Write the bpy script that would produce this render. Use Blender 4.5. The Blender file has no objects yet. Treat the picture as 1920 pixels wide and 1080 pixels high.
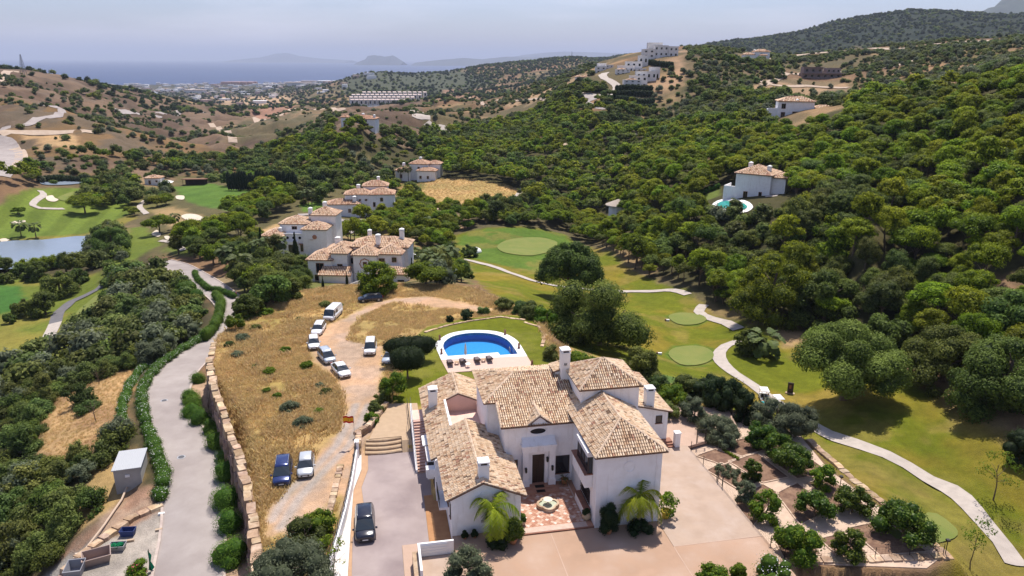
import bpy, bmesh, math, random
import numpy as np
from mathutils import Vector, Matrix, noise
random.seed(7); rng = np.random.default_rng(7)
sc = bpy.context.scene; col = sc.collection
PI = math.pi

# ------------------------------------------------------------------ camera, sky, sun, exposure
FPX = 1380.0; PITCH = math.radians(17.2); ROLL = math.radians(0.3); HC = 42.0
cd = bpy.data.cameras.new('camera'); cam = bpy.data.objects.new('camera', cd); col.objects.link(cam)
cd.sensor_width = 36.0; cd.lens = 36.0 * FPX / 1920.0; cd.clip_start = 0.5; cd.clip_end = 200000.0
cam.location = (0, 0, HC)
cam.matrix_world = Matrix.Translation((0, 0, HC)) @ Matrix.Rotation(PI/2 - PITCH, 4, 'X') @ Matrix.Rotation(ROLL, 4, 'Z')
sc.camera = cam
SUN_EL = math.radians(66.0)
SUN_AZ = math.radians(14.0)          # clockwise from +Y: the sun stands behind the scene, a little to the right
world = bpy.data.worlds.new('World'); sc.world = world; world.use_nodes = True
nt = world.node_tree; nt.nodes.clear()
out = nt.nodes.new('ShaderNodeOutputWorld'); bg = nt.nodes.new('ShaderNodeBackground'); sky = nt.nodes.new('ShaderNodeTexSky')
sky.sky_type = 'NISHITA'; sky.sun_disc = False; sky.sun_elevation = SUN_EL; sky.sun_rotation = SUN_AZ
sky.altitude = 100; sky.air_density = 1.0; sky.dust_density = 1.0; sky.ozone_density = 7.0
bg.inputs['Strength'].default_value = 0.105
tm = nt.nodes.new('ShaderNodeMix'); tm.data_type = 'RGBA'; tm.blend_type = 'MULTIPLY'; tm.inputs[0].default_value = 1.0; tm.inputs[7].default_value = (1.02, .90, .94, 1)
tc = nt.nodes.new('ShaderNodeTexCoord'); mp = nt.nodes.new('ShaderNodeMapping'); mp.inputs['Scale'].default_value = (1.2, 1.2, 9.0); cn = nt.nodes.new('ShaderNodeTexNoise'); cn.inputs['Scale'].default_value = 2.2; cn.inputs['Detail'].default_value = 6
cr = nt.nodes.new('ShaderNodeMapRange'); cr.inputs[1].default_value = .46; cr.inputs[2].default_value = .74; cr.inputs[3].default_value = 0; cr.inputs[4].default_value = .45   # thin high cloud
cm = nt.nodes.new('ShaderNodeMix'); cm.data_type = 'RGBA'; cm.inputs[7].default_value = (8.6, 8.3, 9.2, 1)
nt.links.new(tc.outputs['Generated'], mp.inputs[0]); nt.links.new(mp.outputs[0], cn.inputs['Vector']); nt.links.new(cn.outputs[0], cr.inputs[0]); nt.links.new(cr.outputs[0], cm.inputs[0])
nt.links.new(sky.outputs[0], tm.inputs[6]); nt.links.new(tm.outputs[2], cm.inputs[6]); nt.links.new(cm.outputs[2], bg.inputs['Color']); nt.links.new(bg.outputs[0], out.inputs['Surface'])
sl = bpy.data.lights.new('sun', 'SUN'); sl.energy = 4.3; sl.angle = math.radians(0.5); sl.color = (1.0, 0.94, 0.86)
so = bpy.data.objects.new('sun', sl); col.objects.link(so)
sdir = Vector((math.sin(SUN_AZ)*math.cos(SUN_EL), math.cos(SUN_AZ)*math.cos(SUN_EL), math.sin(SUN_EL)))
so.rotation_euler = sdir.to_track_quat('Z', 'Y').to_euler(); so.location = (0, 0, 300)
sc.view_settings.view_transform = 'Standard'; sc.view_settings.look = 'None'
sc.view_settings.gamma = 1.0; sc.view_settings.use_curve_mapping = False
sc.view_settings.exposure = 0.5
sc.cycles.volume_bounces = 0; sc.cycles.max_bounces = 5; sc.cycles.diffuse_bounces = 3
sc.cycles.transparent_max_bounces = 6
SKY_HAZE = 4.6e-5

# ------------------------------------------------------------------ projection helpers (world metres; camera 42 m above the villa forecourt)
def ray(px, py):
    x = px - 960.0; y = -(py - 540.0)
    c, s = math.cos(ROLL), math.sin(ROLL); x, y = x*c - y*s, x*s + y*c
    return np.array([x, FPX*math.cos(PITCH) + y*math.sin(PITCH), -FPX*math.sin(PITCH) + y*math.cos(PITCH)])
def flat_at(px, py, z):
    v = ray(px, py); t = (z - HC)/v[2]; return (v[0]*t, v[1]*t)
A_H = math.radians(11.0)
EX = np.array([math.cos(A_H), math.sin(A_H)]); EY = np.array([-math.sin(A_H), math.cos(A_H)])
ORG = np.array(flat_at(1115, 990, 0.0))
def hw(a, b):
    p = ORG + a*EX + b*EY; return float(p[0]), float(p[1])
def to_house(x, y):
    q = np.array([x, y]) - ORG; return float(q @ EX), float(q @ EY)

# ------------------------------------------------------------------ numpy noise
def _hash(ix, iy, seed):
    n = (ix.astype(np.int64)*374761393 + iy.astype(np.int64)*668265263 + seed*1442695041) & 0xffffffff
    n = ((n ^ (n >> 13))*1274126177) & 0xffffffff
    return ((n ^ (n >> 16)) & 0xffff)/65535.0
def vnoise(x, y, seed=0):
    x = np.asarray(x, float); y = np.asarray(y, float)
    ix = np.floor(x); iy = np.floor(y); fx = x-ix; fy = y-iy
    fx = fx*fx*(3-2*fx); fy = fy*fy*(3-2*fy)
    a = _hash(ix, iy, seed); b = _hash(ix+1, iy, seed); c = _hash(ix, iy+1, seed); d = _hash(ix+1, iy+1, seed)
    return (a*(1-fx)+b*fx)*(1-fy) + (c*(1-fx)+d*fx)*fy
def fbm(x, y, o=4, seed=0):
    r = 0; a = 0.5; t = 0
    for k in range(o):
        r = r + a*vnoise(x*2**k + 17*k, y*2**k - 9*k, seed+k); t += a; a *= 0.5
    return r/t
def sstep(e0, e1, x):
    t = np.clip((x-e0)/(e1-e0), 0, 1); return t*t*(3-2*t)

# ------------------------------------------------------------------ terrain: control heights seen in the photograph, interpolated
Zc = [ # px, py, ground height
(600,1079,-.2),(900,1079,0),(1300,1079,0),(600,900,-.2),(700,900,-.5),(520,1000,-.5),(480,900,-.4),(1200,1000,0),(1500,1000,-.8),(1700,1050,-1),
(600,700,-.3),(500,620,-1),(700,600,-.3),(800,540,-1.5),(900,640,0),(1000,700,0),(1100,700,-.5),(1250,740,-1),(1000,860,0),(1300,900,0),
(340,1079,-5.5),(350,950,-5.2),(330,850,-5),(310,780,-5.5),(330,715,-6.5),(390,655,-8),(430,605,-9.5),(420,565,-11),(375,525,-13),(335,503,-14),
(200,1000,-6),(250,890,-6.5),(100,980,-9),(0,1000,-11),(150,760,-9),(60,850,-10),(210,700,-9),(0,760,-14),(100,680,-17),(0,650,-22),
(90,610,-22),(160,560,-22),(0,550,-23),(250,620,-13),(330,570,-13),(250,530,-18),(0,1079,-13),(0,900,-12.5),
(450,480,-13),(480,540,-10.5),(680,530,-11.5),(570,525,-11.5),(770,520,-11.5),(560,478,-16),(620,470,-15),(680,410,-20),(640,450,-17),(760,440,-20),(860,470,-21),(780,340,-20),
(870,360,-18),(950,372,-19),(985,462,-21),(1000,425,-22),(900,500,-18),(1000,530,-15.5),(1100,545,-16),(1200,547,-15.5),(1330,600,-13),
(1240,610,-12.5),(1290,665,-11),(1350,660,-10),(1430,745,-8.5),(1560,810,-8),(1750,900,-8),(1910,1040,-9),(1900,900,-6),(1700,780,-6),
(1580,745,-6.5),(1560,650,-8),(1450,620,-9),(1850,780,-4),(1900,650,-1),(1900,550,4),(1700,560,-2),(1550,540,-7),(1420,510,-8),(1300,520,-12),(1150,460,-17),
(1250,470,-13),(1390,388,0),(1500,440,2),(1600,450,5),(1180,400,-18),
(100,400,-22),(200,370,-22),(80,475,-24),(0,490,-24),(160,480,-24),(350,365,-22),(450,370,-21),(250,440,-22),(350,440,-19.5),(400,400,-21),(500,400,-19),(560,360,-18),(300,480,-19),(200,510,-20),
(0,420,-22)]
Dc = [ # px, py, distance in metres
(1500,340,245),(1700,300,230),(1700,400,175),(1800,250,230),(1900,200,230),(1900,140,290),(1900,350,160),(1900,450,135),(1500,240,310),(1600,230,285),
(1640,190,420),(1200,220,520),(1100,300,420),(1300,300,330),(1200,350,300),(1000,300,430),(900,250,560),(1000,225,650),(1495,224,325),(1400,175,480),(1500,165,560),
(1535,145,640),(1418,114,700),(1300,108,680),(1600,98,800),(1750,84,800),(1900,78,780),(1700,140,560),(1850,120,520),(1340,200,450),
(1190,208,520),(1190,182,560),(1150,165,590),(1230,125,650),(1280,110,680),(1090,160,600),(1000,195,720),(950,200,780),
(1050,175,1500),(700,165,2300),(900,165,2200),(850,205,900),
(690,136,3000),(760,140,3000),(850,136,3000),(900,126,3000),(980,119,3000),(1030,113,3000),(1080,109,3000),(1120,116,3000),(1190,118,3000),
(640,152,3200),(590,158,4000),(540,158,4200),
(450,176,3500),(400,190,2600),(320,205,1700),(560,180,2600),(350,255,800),(420,252,850),(500,215,1150),(600,212,1100),(730,200,1700),(820,190,1500),
(0,138,900),(40,143,900),(80,153,930),(140,161,1000),(210,168,1250),(280,184,1500),(0,200,600),(100,215,600),(200,240,650),(300,258,700),(0,250,500),(100,262,480),(60,180,750),
(30,300,400),(150,290,430),(250,300,450),(350,300,480),(450,310,480),(550,275,550),(670,242,450),(700,290,430),(600,320,410),(500,245,750),(560,222,900),(330,332,420),(480,340,400),
(800,250,560),(0,340,330),(720,225,700),
(1330,90,2600),(1420,84,2600),(1500,72,2600),(1580,45,2600),(1650,31,2600),(1750,27,2600),(1850,28,2600),(1950,30,2600)]
_P = []; _S = []
for px, py, z in Zc:
    x, y = flat_at(px, py, z); r = math.hypot(x, y); _P.append((math.atan2(x, y), math.log(r))); _S.append((z-HC)/r)
for px, py, d in Dc:
    v = ray(px, py); t = d/v[1]; x, y, z = v[0]*t, d, HC+v[2]*t; r = math.hypot(x, y); _P.append((math.atan2(x, y), math.log(r))); _S.append((z-HC)/r)
for az in range(-56, 57, 8):         # the land ends in the sea; lowland before it
    t = math.radians(az)
    for r, z in ((5600, -124), (7500, -160), (10500, -260)):
        if r == 5600 and az > 6: z = 60
        if r == 7500 and az > 6: z = -60
        _P.append((t, math.log(r))); _S.append((z-HC)/r)
    if az > 15: _P.append((t, math.log(1500))); _S.append((5-HC)/1500)
    if az < -40:
        for r, z in ((40, -8), (70, -12), (120, -20), (300, -16), (600, 12), (1000, 30), (2500, -20)): _P.append((t, math.log(r))); _S.append((z-HC)/r)
    if az > 40:
        for r, z in ((40, -4), (70, -6), (120, 6), (300, 50), (600, 70), (1000, 60), (2500, 180)): _P.append((t, math.log(r))); _S.append((z-HC)/r)
    if abs(az) < 30: _P.append((t, math.log(20))); _S.append((-2-HC)/20); _P.append((t, math.log(35))); _S.append((-1-HC)/35)
_P = np.array(_P)*np.array([3.0, 1.0]); _S = np.array(_S)
def _phi(d2): return 0.5*d2*np.log(d2 + 1e-12)
def _fit():
    n = len(_P); d2 = ((_P[:, None]-_P[None])**2).sum(-1); K = _phi(d2) + np.eye(n)*2e-4
    Q = np.hstack([np.ones((n, 1)), _P]); M = np.zeros((n+3, n+3)); M[:n, :n] = K; M[:n, n:] = Q; M[n:, :n] = Q.T
    return np.linalg.solve(M, np.concatenate([_S, np.zeros(3)]))
_W = _fit()
T0, T1, NT = math.radians(-56), math.radians(56), 640
R0, R1, NR = math.log(24.0), math.log(11000.0), 900
def grid_height():
    # coarse evaluation then bilinear upsampling keeps this quick
    cT, cR = 160, 240
    tt = np.linspace(T0, T1, cT); rr = np.linspace(R0, R1, cR)
    G, L = np.meshgrid(tt, rr)
    X = np.stack([G.ravel()*3.0, L.ravel()], 1); s = np.zeros(len(X))
    for i in range(0, len(X), 4000):
        q = X[i:i+4000]; d2 = ((q[:, None]-_P[None])**2).sum(-1); s[i:i+4000] = _phi(d2) @ _W[:-3] + _W[-3] + q @ _W[-2:]
    C = s.reshape(cR, cT)
    ft = np.linspace(0, cT-1, NT); fr = np.linspace(0, cR-1, NR)
    def cub(C, f, ax):
        C = np.moveaxis(C, ax, 0); n = C.shape[0]; i = np.clip(f.astype(int), 0, n-2); u = (f-i)[:, None]
        p0 = C[np.clip(i-1, 0, n-1)]; p1 = C[i]; p2 = C[i+1]; p3 = C[np.clip(i+2, 0, n-1)]
        r = p1 + 0.5*u*(p2-p0 + u*(2*p0-5*p1+4*p2-p3 + u*(3*(p1-p2)+p3-p0)))
        return np.moveaxis(r, 0, ax)
    return cub(cub(C, fr, 0), ft, 1)
THs = np.linspace(T0, T1, NT); RHs = np.linspace(R0, R1, NR)
GT, GR = np.meshgrid(THs, RHs); RR = np.exp(GR)
GX = RR*np.sin(GT); GY = RR*np.cos(GT)
GZ = HC + grid_height()*RR
_far = sstep(260, 700, RR)
_nz = (fbm(GX/190, GY/190, 5, 3)-0.5)*2
_rg = 1-np.abs(fbm(GX/260+5, GY/260, 5, 11)*2-1)
GZ += _far*(_nz*8 + (_rg-0.78)*20)*np.clip(RR/900, 0.35, 1.6)*(1-.45*(GT < -.1))*sstep(5400, 3600, RR)*(1-0.75*((np.abs(GT+0.2) < 0.33) & (RR > 2200) & (RR < 7000)))
GZ += (1-np.abs(fbm(GX/75+3, GY/75, 4, 31)*2-1)-.78)*26*sstep(420, 650, RR)*sstep(2600, 1500, RR)*(GT < -.05)*sstep(.0, .06, -(GZ-HC)/RR)
GZ += (fbm(GX/14, GY/14, 3, 21)-0.5)*1.2*sstep(95, 160, RR)

def Hm(x, y):
    x = np.asarray(x, float); y = np.asarray(y, float)
    t = (np.arctan2(x, y)-T0)/(T1-T0)*(NT-1); r = (np.log(np.hypot(x, y))-R0)/(R1-R0)*(NR-1)
    t = np.clip(t, 0, NT-1.001); r = np.clip(r, 0, NR-1.001)
    i = t.astype(int); j = r.astype(int); u = t-i; v = r-j
    return (GZ[j, i]*(1-u)+GZ[j, i+1]*u)*(1-v) + (GZ[j+1, i]*(1-u)+GZ[j+1, i+1]*u)*v
def Hf(x, y): return float(Hm(x, y))
_TS = 22.0*1.006**np.arange(1040)
def at(px, py):
    """the point of the ground under a point of the photograph"""
    v = ray(px, py); v = v/math.hypot(v[0], v[1]); x = v[0]*_TS; y = v[1]*_TS; z = HC+v[2]*_TS
    d = z-Hm(x, y); k = np.where(d < 0)[0]
    if len(k) == 0: k = [len(_TS)-1]
    k = max(1, k[0]); a, b = d[k-1], d[k]; f = a/(a-b) if a != b else 0
    t = _TS[k-1]+(_TS[k]-_TS[k-1])*min(max(f, 0), 1)
    return (float(v[0]*t), float(v[1]*t))
def W(pts): return [at(*p) for p in pts]
def at_d(px, py, d):
    v = ray(px, py); t = d/v[1]; return (float(v[0]*t), float(d), float(HC+v[2]*t))

def seg_d(X, Y, a, b):
    dx, dy = b[0]-a[0], b[1]-a[1]; L = dx*dx+dy*dy+1e-9
    t = np.clip(((X-a[0])*dx+(Y-a[1])*dy)/L, 0, 1)
    return np.hypot(X-a[0]-t*dx, Y-a[1]-t*dy), t
def inside(X, Y, poly):
    r = np.zeros(np.shape(X), bool); n = len(poly)
    for i in range(n):
        x1, y1 = poly[i][:2]; x2, y2 = poly[(i+1) % n][:2]
        if y1 == y2: continue
        r ^= ((y1 > Y) != (y2 > Y)) & (X < (x2-x1)*(Y-y1)/(y2-y1)+x1)
    return r
def sdist(X, Y, poly):
    d = np.full(np.shape(X), 1e9); n = len(poly)
    for i in range(n): d = np.minimum(d, seg_d(X, Y, poly[i], poly[(i+1) % n])[0])
    return np.where(inside(X, Y, poly), -d, d)
def near_box(poly, m):
    xs = [p[0] for p in poly]; ys = [p[1] for p in poly]
    return (GX > min(xs)-m) & (GX < max(xs)+m) & (GY > min(ys)-m) & (GY < max(ys)+m)
def pad(poly, z, blend):
    """level the ground to z inside poly, easing out over blend metres"""
    k = near_box(poly, blend)
    d = sdist(GX[k], GY[k], poly); w = 1-sstep(0, blend, d); GZ[k] = GZ[k]*(1-w)+z*w
def catmull(P, step):
    P = [np.array(p, float) for p in P]; o = []
    for i in range(len(P)-1):
        p0 = P[max(i-1, 0)]; p1 = P[i]; p2 = P[i+1]; p3 = P[min(i+2, len(P)-1)]
        n = max(1, int(np.linalg.norm((p2-p1)[:2])/step))
        for k in range(n):
            u = k/n; o.append(p1+0.5*u*(p2-p0+u*(2*p0-5*p1+4*p2-p3+u*(3*(p1-p2)+p3-p0))))
    o.append(P[-1]); return o
def ribbon_pad(line, hw_, blend):
    """line of (x, y, z): bed for a road"""
    k = near_box(line, hw_+blend); X = GX[k]; Y = GY[k]; D = np.full(X.shape, 1e9); Zt = np.zeros(X.shape)
    for i in range(len(line)-1):
        d, t = seg_d(X, Y, line[i], line[i+1]); z = line[i][2]*(1-t)+line[i+1][2]*t; m = d < D; D[m] = d[m]; Zt[m] = z[m]
    w = 1-sstep(hw_, hw_+blend, D); GZ[k] = GZ[k]*(1-w)+Zt*w

# ------------------------------------------------------------------ levels
F = lambda px, py, z: flat_at(px, py, z)
PLATEAU = [F(*p) for p in [(398,650,-.3),(425,622,-.6),(470,590,-1),(560,552,-1),(640,540,-1),(740,537,-1),(860,542,-1.2),(935,560,-.6),(1010,588,-.2),(1030,640,-.2),(1180,690,-.4),(1290,740,-.6),(1390,778,-.6),(1475,805,-.6),(1560,880,-.6),(1670,960,-.6),(1779,1046,-.6),(1470,1055,-.6),(1452,1062,-.4),(1440,1160,-.4),(484,1160,-.4),(479,980,-.4),(463,900,-.4),(444,840,-.4),(419,770,-.4),(398,700,-.3)]]
pad(PLATEAU, -0.35, 3.8)
LEFT_EDGE = [F(*p) for p in [(405,645,-.3),(396,672,-.3),(398,700,-.3),(419,770,-.4),(444,840,-.4),(463,900,-.4),(479,980,-.4),(486,1060,-.4),(490,1160,-.4)]]
k = near_box(PLATEAU, 1); dd = sdist(GX[k], GY[k], PLATEAU); GZ[k] += np.where(dd < -1, (fbm(GX[k]/9, GY[k]/9, 3, 5)-0.5)*0.35, 0)
ROAD_L = [(*F(*p), p[2]) for p in [(346,1250,-5.7),(352,1080,-5.5),(364,960,-5.3),(352,860,-5.1),(324,800,-5.3),(311,750,-5.9),(328,705,-6.8),(372,662,-8),(418,628,-9),(436,598,-9.8),(432,570,-10.8),(398,540,-12),(357,514,-13.2),(330,500,-14),(300,492,-15)]]
ROAD_L = catmull(ROAD_L, 3.0)
# cut between the road and the plateau
ribbon_pad(ROAD_L, 4.6, 2.6)
def offset_line(P, o):
    P = np.array(P); T = np.gradient(P, axis=0); T /= np.linalg.norm(T, axis=1)[:, None]; return P+np.stack([T[:, 1], -T[:, 0]], 1)*o
LE_FINE = np.array([p[:2] for p in catmull([(*p, 0) for p in LEFT_EDGE], 2.0)])
def road_z(x, y): k_ = min(ROAD_L, key=lambda p: (p[0]-x)**2+(p[1]-y)**2); return float(k_[2])
_foot = offset_line(LE_FINE, 2.3)
ribbon_pad([(p[0], p[1], road_z(*p)+.12) for p in _foot], 1.6, .75)
SHRUB_STRIP = [tuple(p) for p in offset_line(LE_FINE, .9)]+[tuple(p) for p in offset_line(LE_FINE, 3.9)[::-1]]
YARD = [F(*p,-6.0) for p in [(300,960),(300,1160),(60,1160),(150,1060),(225,1005)]]
pad(YARD, -5.9, 3.5)
HOUSE_PAD = [hw(*p) for p in [(-14.5,-12),(-14.5,29),(16,29),(15.5,12),(14.9,-12)]]
pad(HOUSE_PAD, 0.0, 0.5)
LAWN = [F(*p,0) for p in [(742,755),(745,720),(770,640),(800,612),(870,597),(940,590),(990,592),(1012,605),(1025,640),(1060,690),(1240,740),(1270,800),(1200,760),(780,760)]]
pad(LAWN, 0.0, 1.0)
DRIVE = [F(*p,-1) for p in [(622,1160),(648,985),(656,900),(668,852),(780,850),(806,860),(836,1000),(842,1160)]]
DRIVE_H = [to_house(*p) for p in DRIVE]
DRIVE = [hw(-25.4,-14),hw(-24.2,0),hw(-22.4,12),hw(-21.9,19.2),hw(-14.4,19.2),hw(-14.4,8.8),hw(-13.25,8.8),hw(-13.25,-14)]
pad(DRIVE, -1.0, 0.35); pad([hw(-21.5,18.5),hw(-16.7,18.5),hw(-16.7,21.0),hw(-21.5,21.0)], -1.02, .3)
GARDEN = [hw(15.3,12.8),hw(14.95,-7.5),hw(27.5,-10.5)]+[F(*p,-.6) for p in [(1776,1047),(1665,958),(1558,880),(1500,812),(1400,778),(1365,772)]]
pad(GARDEN, -0.6, 0.4)
pad([hw(*p) for p in [(-9.3,44.0),(-9.6,48.8),(-8.9,50.7),(-7.6,52.5),(-5.6,53.4),(-3.6,53.5),(-1.6,52.9),(0,51.5),(1.0,49.3),(1.35,46.8),(1.5,43.0)]], -1.7, .45)
LOW_YARD = [hw(15.25,-8.3),hw(15.5,-20),hw(30,-20),hw(28.8,-11.6),hw(27.6,-11.3)]
pad(LOW_YARD, -2.7, .35)
GREEN_PAD = [F(*p,-21) for p in [(930,462),(955,450),(1000,445),(1040,452),(1020,482),(975,482)]]
POND = [F(*p,-24) for p in [(-220,492),(-100,478),(0,456),(80,452),(165,445),(162,470),(140,488),(100,500),(0,508),(-220,520)]]
pad(POND, -25.0, 5)
# ------------------------------------------------------------------ mesh and object helpers
def prop(o, label=None, cat=None, group=None, kind=None):
    if label: o['label'] = label
    if cat: o['category'] = cat
    if group: o['group'] = group
    if kind: o['kind'] = kind
    return o
def np_mesh(name, V, Fq, mat=None, smooth=False, cols=None, fmat=None):
    V = np.asarray(V, np.float32).reshape(-1, 3); Fq = np.asarray(Fq, np.int32); n = Fq.shape[1]
    me = bpy.data.meshes.new(name); me.vertices.add(len(V)); me.vertices.foreach_set('co', V.ravel())
    me.loops.add(Fq.size); me.loops.foreach_set('vertex_index', Fq.ravel())
    me.polygons.add(len(Fq)); me.polygons.foreach_set('loop_start', np.arange(0, Fq.size, n, dtype=np.int32))
    me.polygons.foreach_set('loop_total', np.full(len(Fq), n, np.int32))
    if smooth: me.polygons.foreach_set('use_smooth', np.ones(len(Fq), bool))
    for m in (mat if isinstance(mat, (list, tuple)) else [mat]):
        if m: me.materials.append(m)
    if fmat is not None: me.polygons.foreach_set('material_index', np.asarray(fmat, np.int32))
    if cols is not None:
        a = me.color_attributes.new('Col', 'FLOAT_COLOR', 'POINT'); c = np.ones((len(V), 4), np.float32); c[:, :3] = cols; a.data.foreach_set('color', c.ravel())
    me.update(calc_edges=True); return me
def link(name, me, parent=None, loc=None, rot=None):
    o = bpy.data.objects.new(name, me); col.objects.link(o)
    if parent: o.parent = parent
    if loc is not None: o.location = loc
    if rot is not None: o.rotation_euler = (0, 0, rot) if not hasattr(rot, '__len__') else rot
    return o
def thing(name, label, cat, loc=(0, 0, 0), rot=0, group=None):
    o = bpy.data.objects.new(name, None); col.objects.link(o); o.empty_display_size = 0.3
    o.location = loc; o.rotation_euler = (0, 0, rot) if not hasattr(rot, '__len__') else rot
    return prop(o, label, cat, group)
def kids(o): return [c for c in bpy.data.objects if c.parent == o]
class MB:
    """collects shapes; build() links them as one mesh object"""
    def __init__(s): s.v = []; s.f = []; s.c = []; s.m = []; s.cur = (1, 1, 1); s.mi = 0
    def add(s, vs, fs):
        n = len(s.v); s.v += [tuple(map(float, v)) for v in vs]; s.c += [s.cur]*len(vs)
        for f in fs: s.f.append(tuple(i+n for i in f)); s.m.append(s.mi)
        return s
    def box(s, x0, x1, y0, y1, z0, z1):
        return s.add([(x0,y0,z0),(x1,y0,z0),(x1,y1,z0),(x0,y1,z0),(x0,y0,z1),(x1,y0,z1),(x1,y1,z1),(x0,y1,z1)],
                     [(0,3,2,1),(4,5,6,7),(0,1,5,4),(1,2,6,5),(2,3,7,6),(3,0,4,7)])
    def cbox(s, c, sz, rz=0.0, taper=1.0):
        x, y, z = c; a, b, h = sz[0]/2, sz[1]/2, sz[2]; cr, sr = math.cos(rz), math.sin(rz); v = []
        for zz, k in ((0, 1), (h, taper)):
            for dx, dy in ((-a,-b),(a,-b),(a,b),(-a,b)): v.append((x+(dx*cr-dy*sr)*k, y+(dx*sr+dy*cr)*k, z+zz))
        return s.add(v, [(0,3,2,1),(4,5,6,7),(0,1,5,4),(1,2,6,5),(2,3,7,6),(3,0,4,7)])
    def prism(s, poly, z0, z1):
        """poly of (x, y), counter-clockwise; z0/z1 numbers or lists"""
        n = len(poly); a = z0 if hasattr(z0, '__len__') else [z0]*n; b = z1 if hasattr(z1, '__len__') else [z1]*n
        v = [(p[0], p[1], a[i]) for i, p in enumerate(poly)]+[(p[0], p[1], b[i]) for i, p in enumerate(poly)]
        f = [tuple(range(n-1, -1, -1)), tuple(range(n, 2*n))]+[(i, (i+1) % n, n+(i+1) % n, n+i) for i in range(n)]
        return s.add(v, f)
    def cyl(s, p0, p1, r0, r1=None, n=8, cap=True):
        r1 = r0 if r1 is None else r1; p0 = Vector(p0); p1 = Vector(p1); d = (p1-p0).normalized()
        u = d.orthogonal().normalized(); w = d.cross(u); v = []
        for p, r in ((p0, r0), (p1, r1)):
            for k in range(n): a = 2*PI*k/n; v.append(p+(u*math.cos(a)+w*math.sin(a))*r)
        f = [(k, (k+1) % n, n+(k+1) % n, n+k) for k in range(n)]
        if cap: f += [tuple(range(n-1, -1, -1)), tuple(range(n, 2*n))]
        return s.add(v, f)
    def lathe(s, prof, n=14, c=(0, 0, 0)):
        v = []; f = []
        for r, z in prof:
            for k in range(n): a = 2*PI*k/n; v.append((c[0]+r*math.cos(a), c[1]+r*math.sin(a), c[2]+z))
        for i in range(len(prof)-1):
            for k in range(n): f.append((i*n+k, i*n+(k+1) % n, (i+1)*n+(k+1) % n, (i+1)*n+k))
        f.append(tuple(range(n-1, -1, -1))); f.append(tuple((len(prof)-1)*n+k for k in range(n)))
        return s.add(v, f)
    def tube(s, pts, r, n=5):
        rs = r if hasattr(r, '__len__') else [r]*len(pts)
        for i in range(len(pts)-1): s.cyl(pts[i], pts[i+1], rs[i], rs[i+1], n, cap=(i in (0, len(pts)-2)))
        return s
    def mesh(s, name, mat, smooth=False):
        me = bpy.data.meshes.new(name); me.from_pydata(s.v, [], s.f)
        for m in (mat if isinstance(mat, (list, tuple)) else [mat]): me.materials.append(m)
        if any(s.m): me.polygons.foreach_set('material_index', s.m)
        a = me.color_attributes.new('Col', 'FLOAT_COLOR', 'POINT'); c = np.ones((len(s.v), 4), np.float32); c[:, :3] = np.array(s.c).reshape(-1, 3); a.data.foreach_set('color', c.ravel())
        if smooth: me.polygons.foreach_set('use_smooth', [True]*len(me.polygons))
        me.update(); return me
    def build(s, name, mat, parent=None, smooth=False, loc=None, rot=None): return link(name, s.mesh(name, mat, smooth), parent, loc, rot)
def copy_tree(o, parent=None, depth=0):
    c = o.copy(); col.objects.link(c)
    if parent: c.parent = parent
    for ch in CH.get(o.name) or CH.setdefault(o.name, kids(o)): copy_tree(ch, c, depth+1)
    return c
CH = {}

# ------------------------------------------------------------------ materials
def newmat(name):
    m = bpy.data.materials.new(name); m.use_nodes = True; n = m.node_tree; b = n.nodes['Principled BSDF']; return m, n, b
def N(n, t, **k):
    x = n.nodes.new(t)
    for a, v in k.items(): setattr(x, a, v)
    return x
def mixc(n, f, a, b, mode='MIX'):
    m = N(n, 'ShaderNodeMix', data_type='RGBA', blend_type=mode)
    for idx, v in ((0, f), (6, a), (7, b)):
        if hasattr(v, 'is_linked') or hasattr(v, 'links'): n.links.new(v, m.inputs[idx])
        elif idx == 0: m.inputs[0].default_value = v
        else: m.inputs[idx].default_value = (*v, 1) if len(v) == 3 else v
    return m.outputs[2]
def noise_fac(n, scale, lo=0.35, hi=0.65, detail=4, vec=None, rough=0.6, stretch=None):
    t = N(n, 'ShaderNodeTexNoise'); t.inputs['Scale'].default_value = scale; t.inputs['Detail'].default_value = detail; t.inputs['Roughness'].default_value = rough
    if vec is None: vec = N(n, 'ShaderNodeTexCoord').outputs['Object']
    if stretch:
        mp = N(n, 'ShaderNodeMapping'); mp.inputs['Scale'].default_value = stretch; n.links.new(vec, mp.inputs[0]); vec = mp.outputs[0]
    n.links.new(vec, t.inputs['Vector'])
    r = N(n, 'ShaderNodeMapRange'); r.inputs[1].default_value = lo; r.inputs[2].default_value = hi; n.links.new(t.outputs[0], r.inputs[0])
    return r.outputs[0]
def bump(n, b, h, dist=0.03, strength=0.6):
    bp = N(n, 'ShaderNodeBump'); bp.inputs['Distance'].default_value = dist; bp.inputs['Strength'].default_value = strength
    n.links.new(h, bp.inputs['Height']); n.links.new(bp.outputs[0], b.inputs['Normal'])
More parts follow.
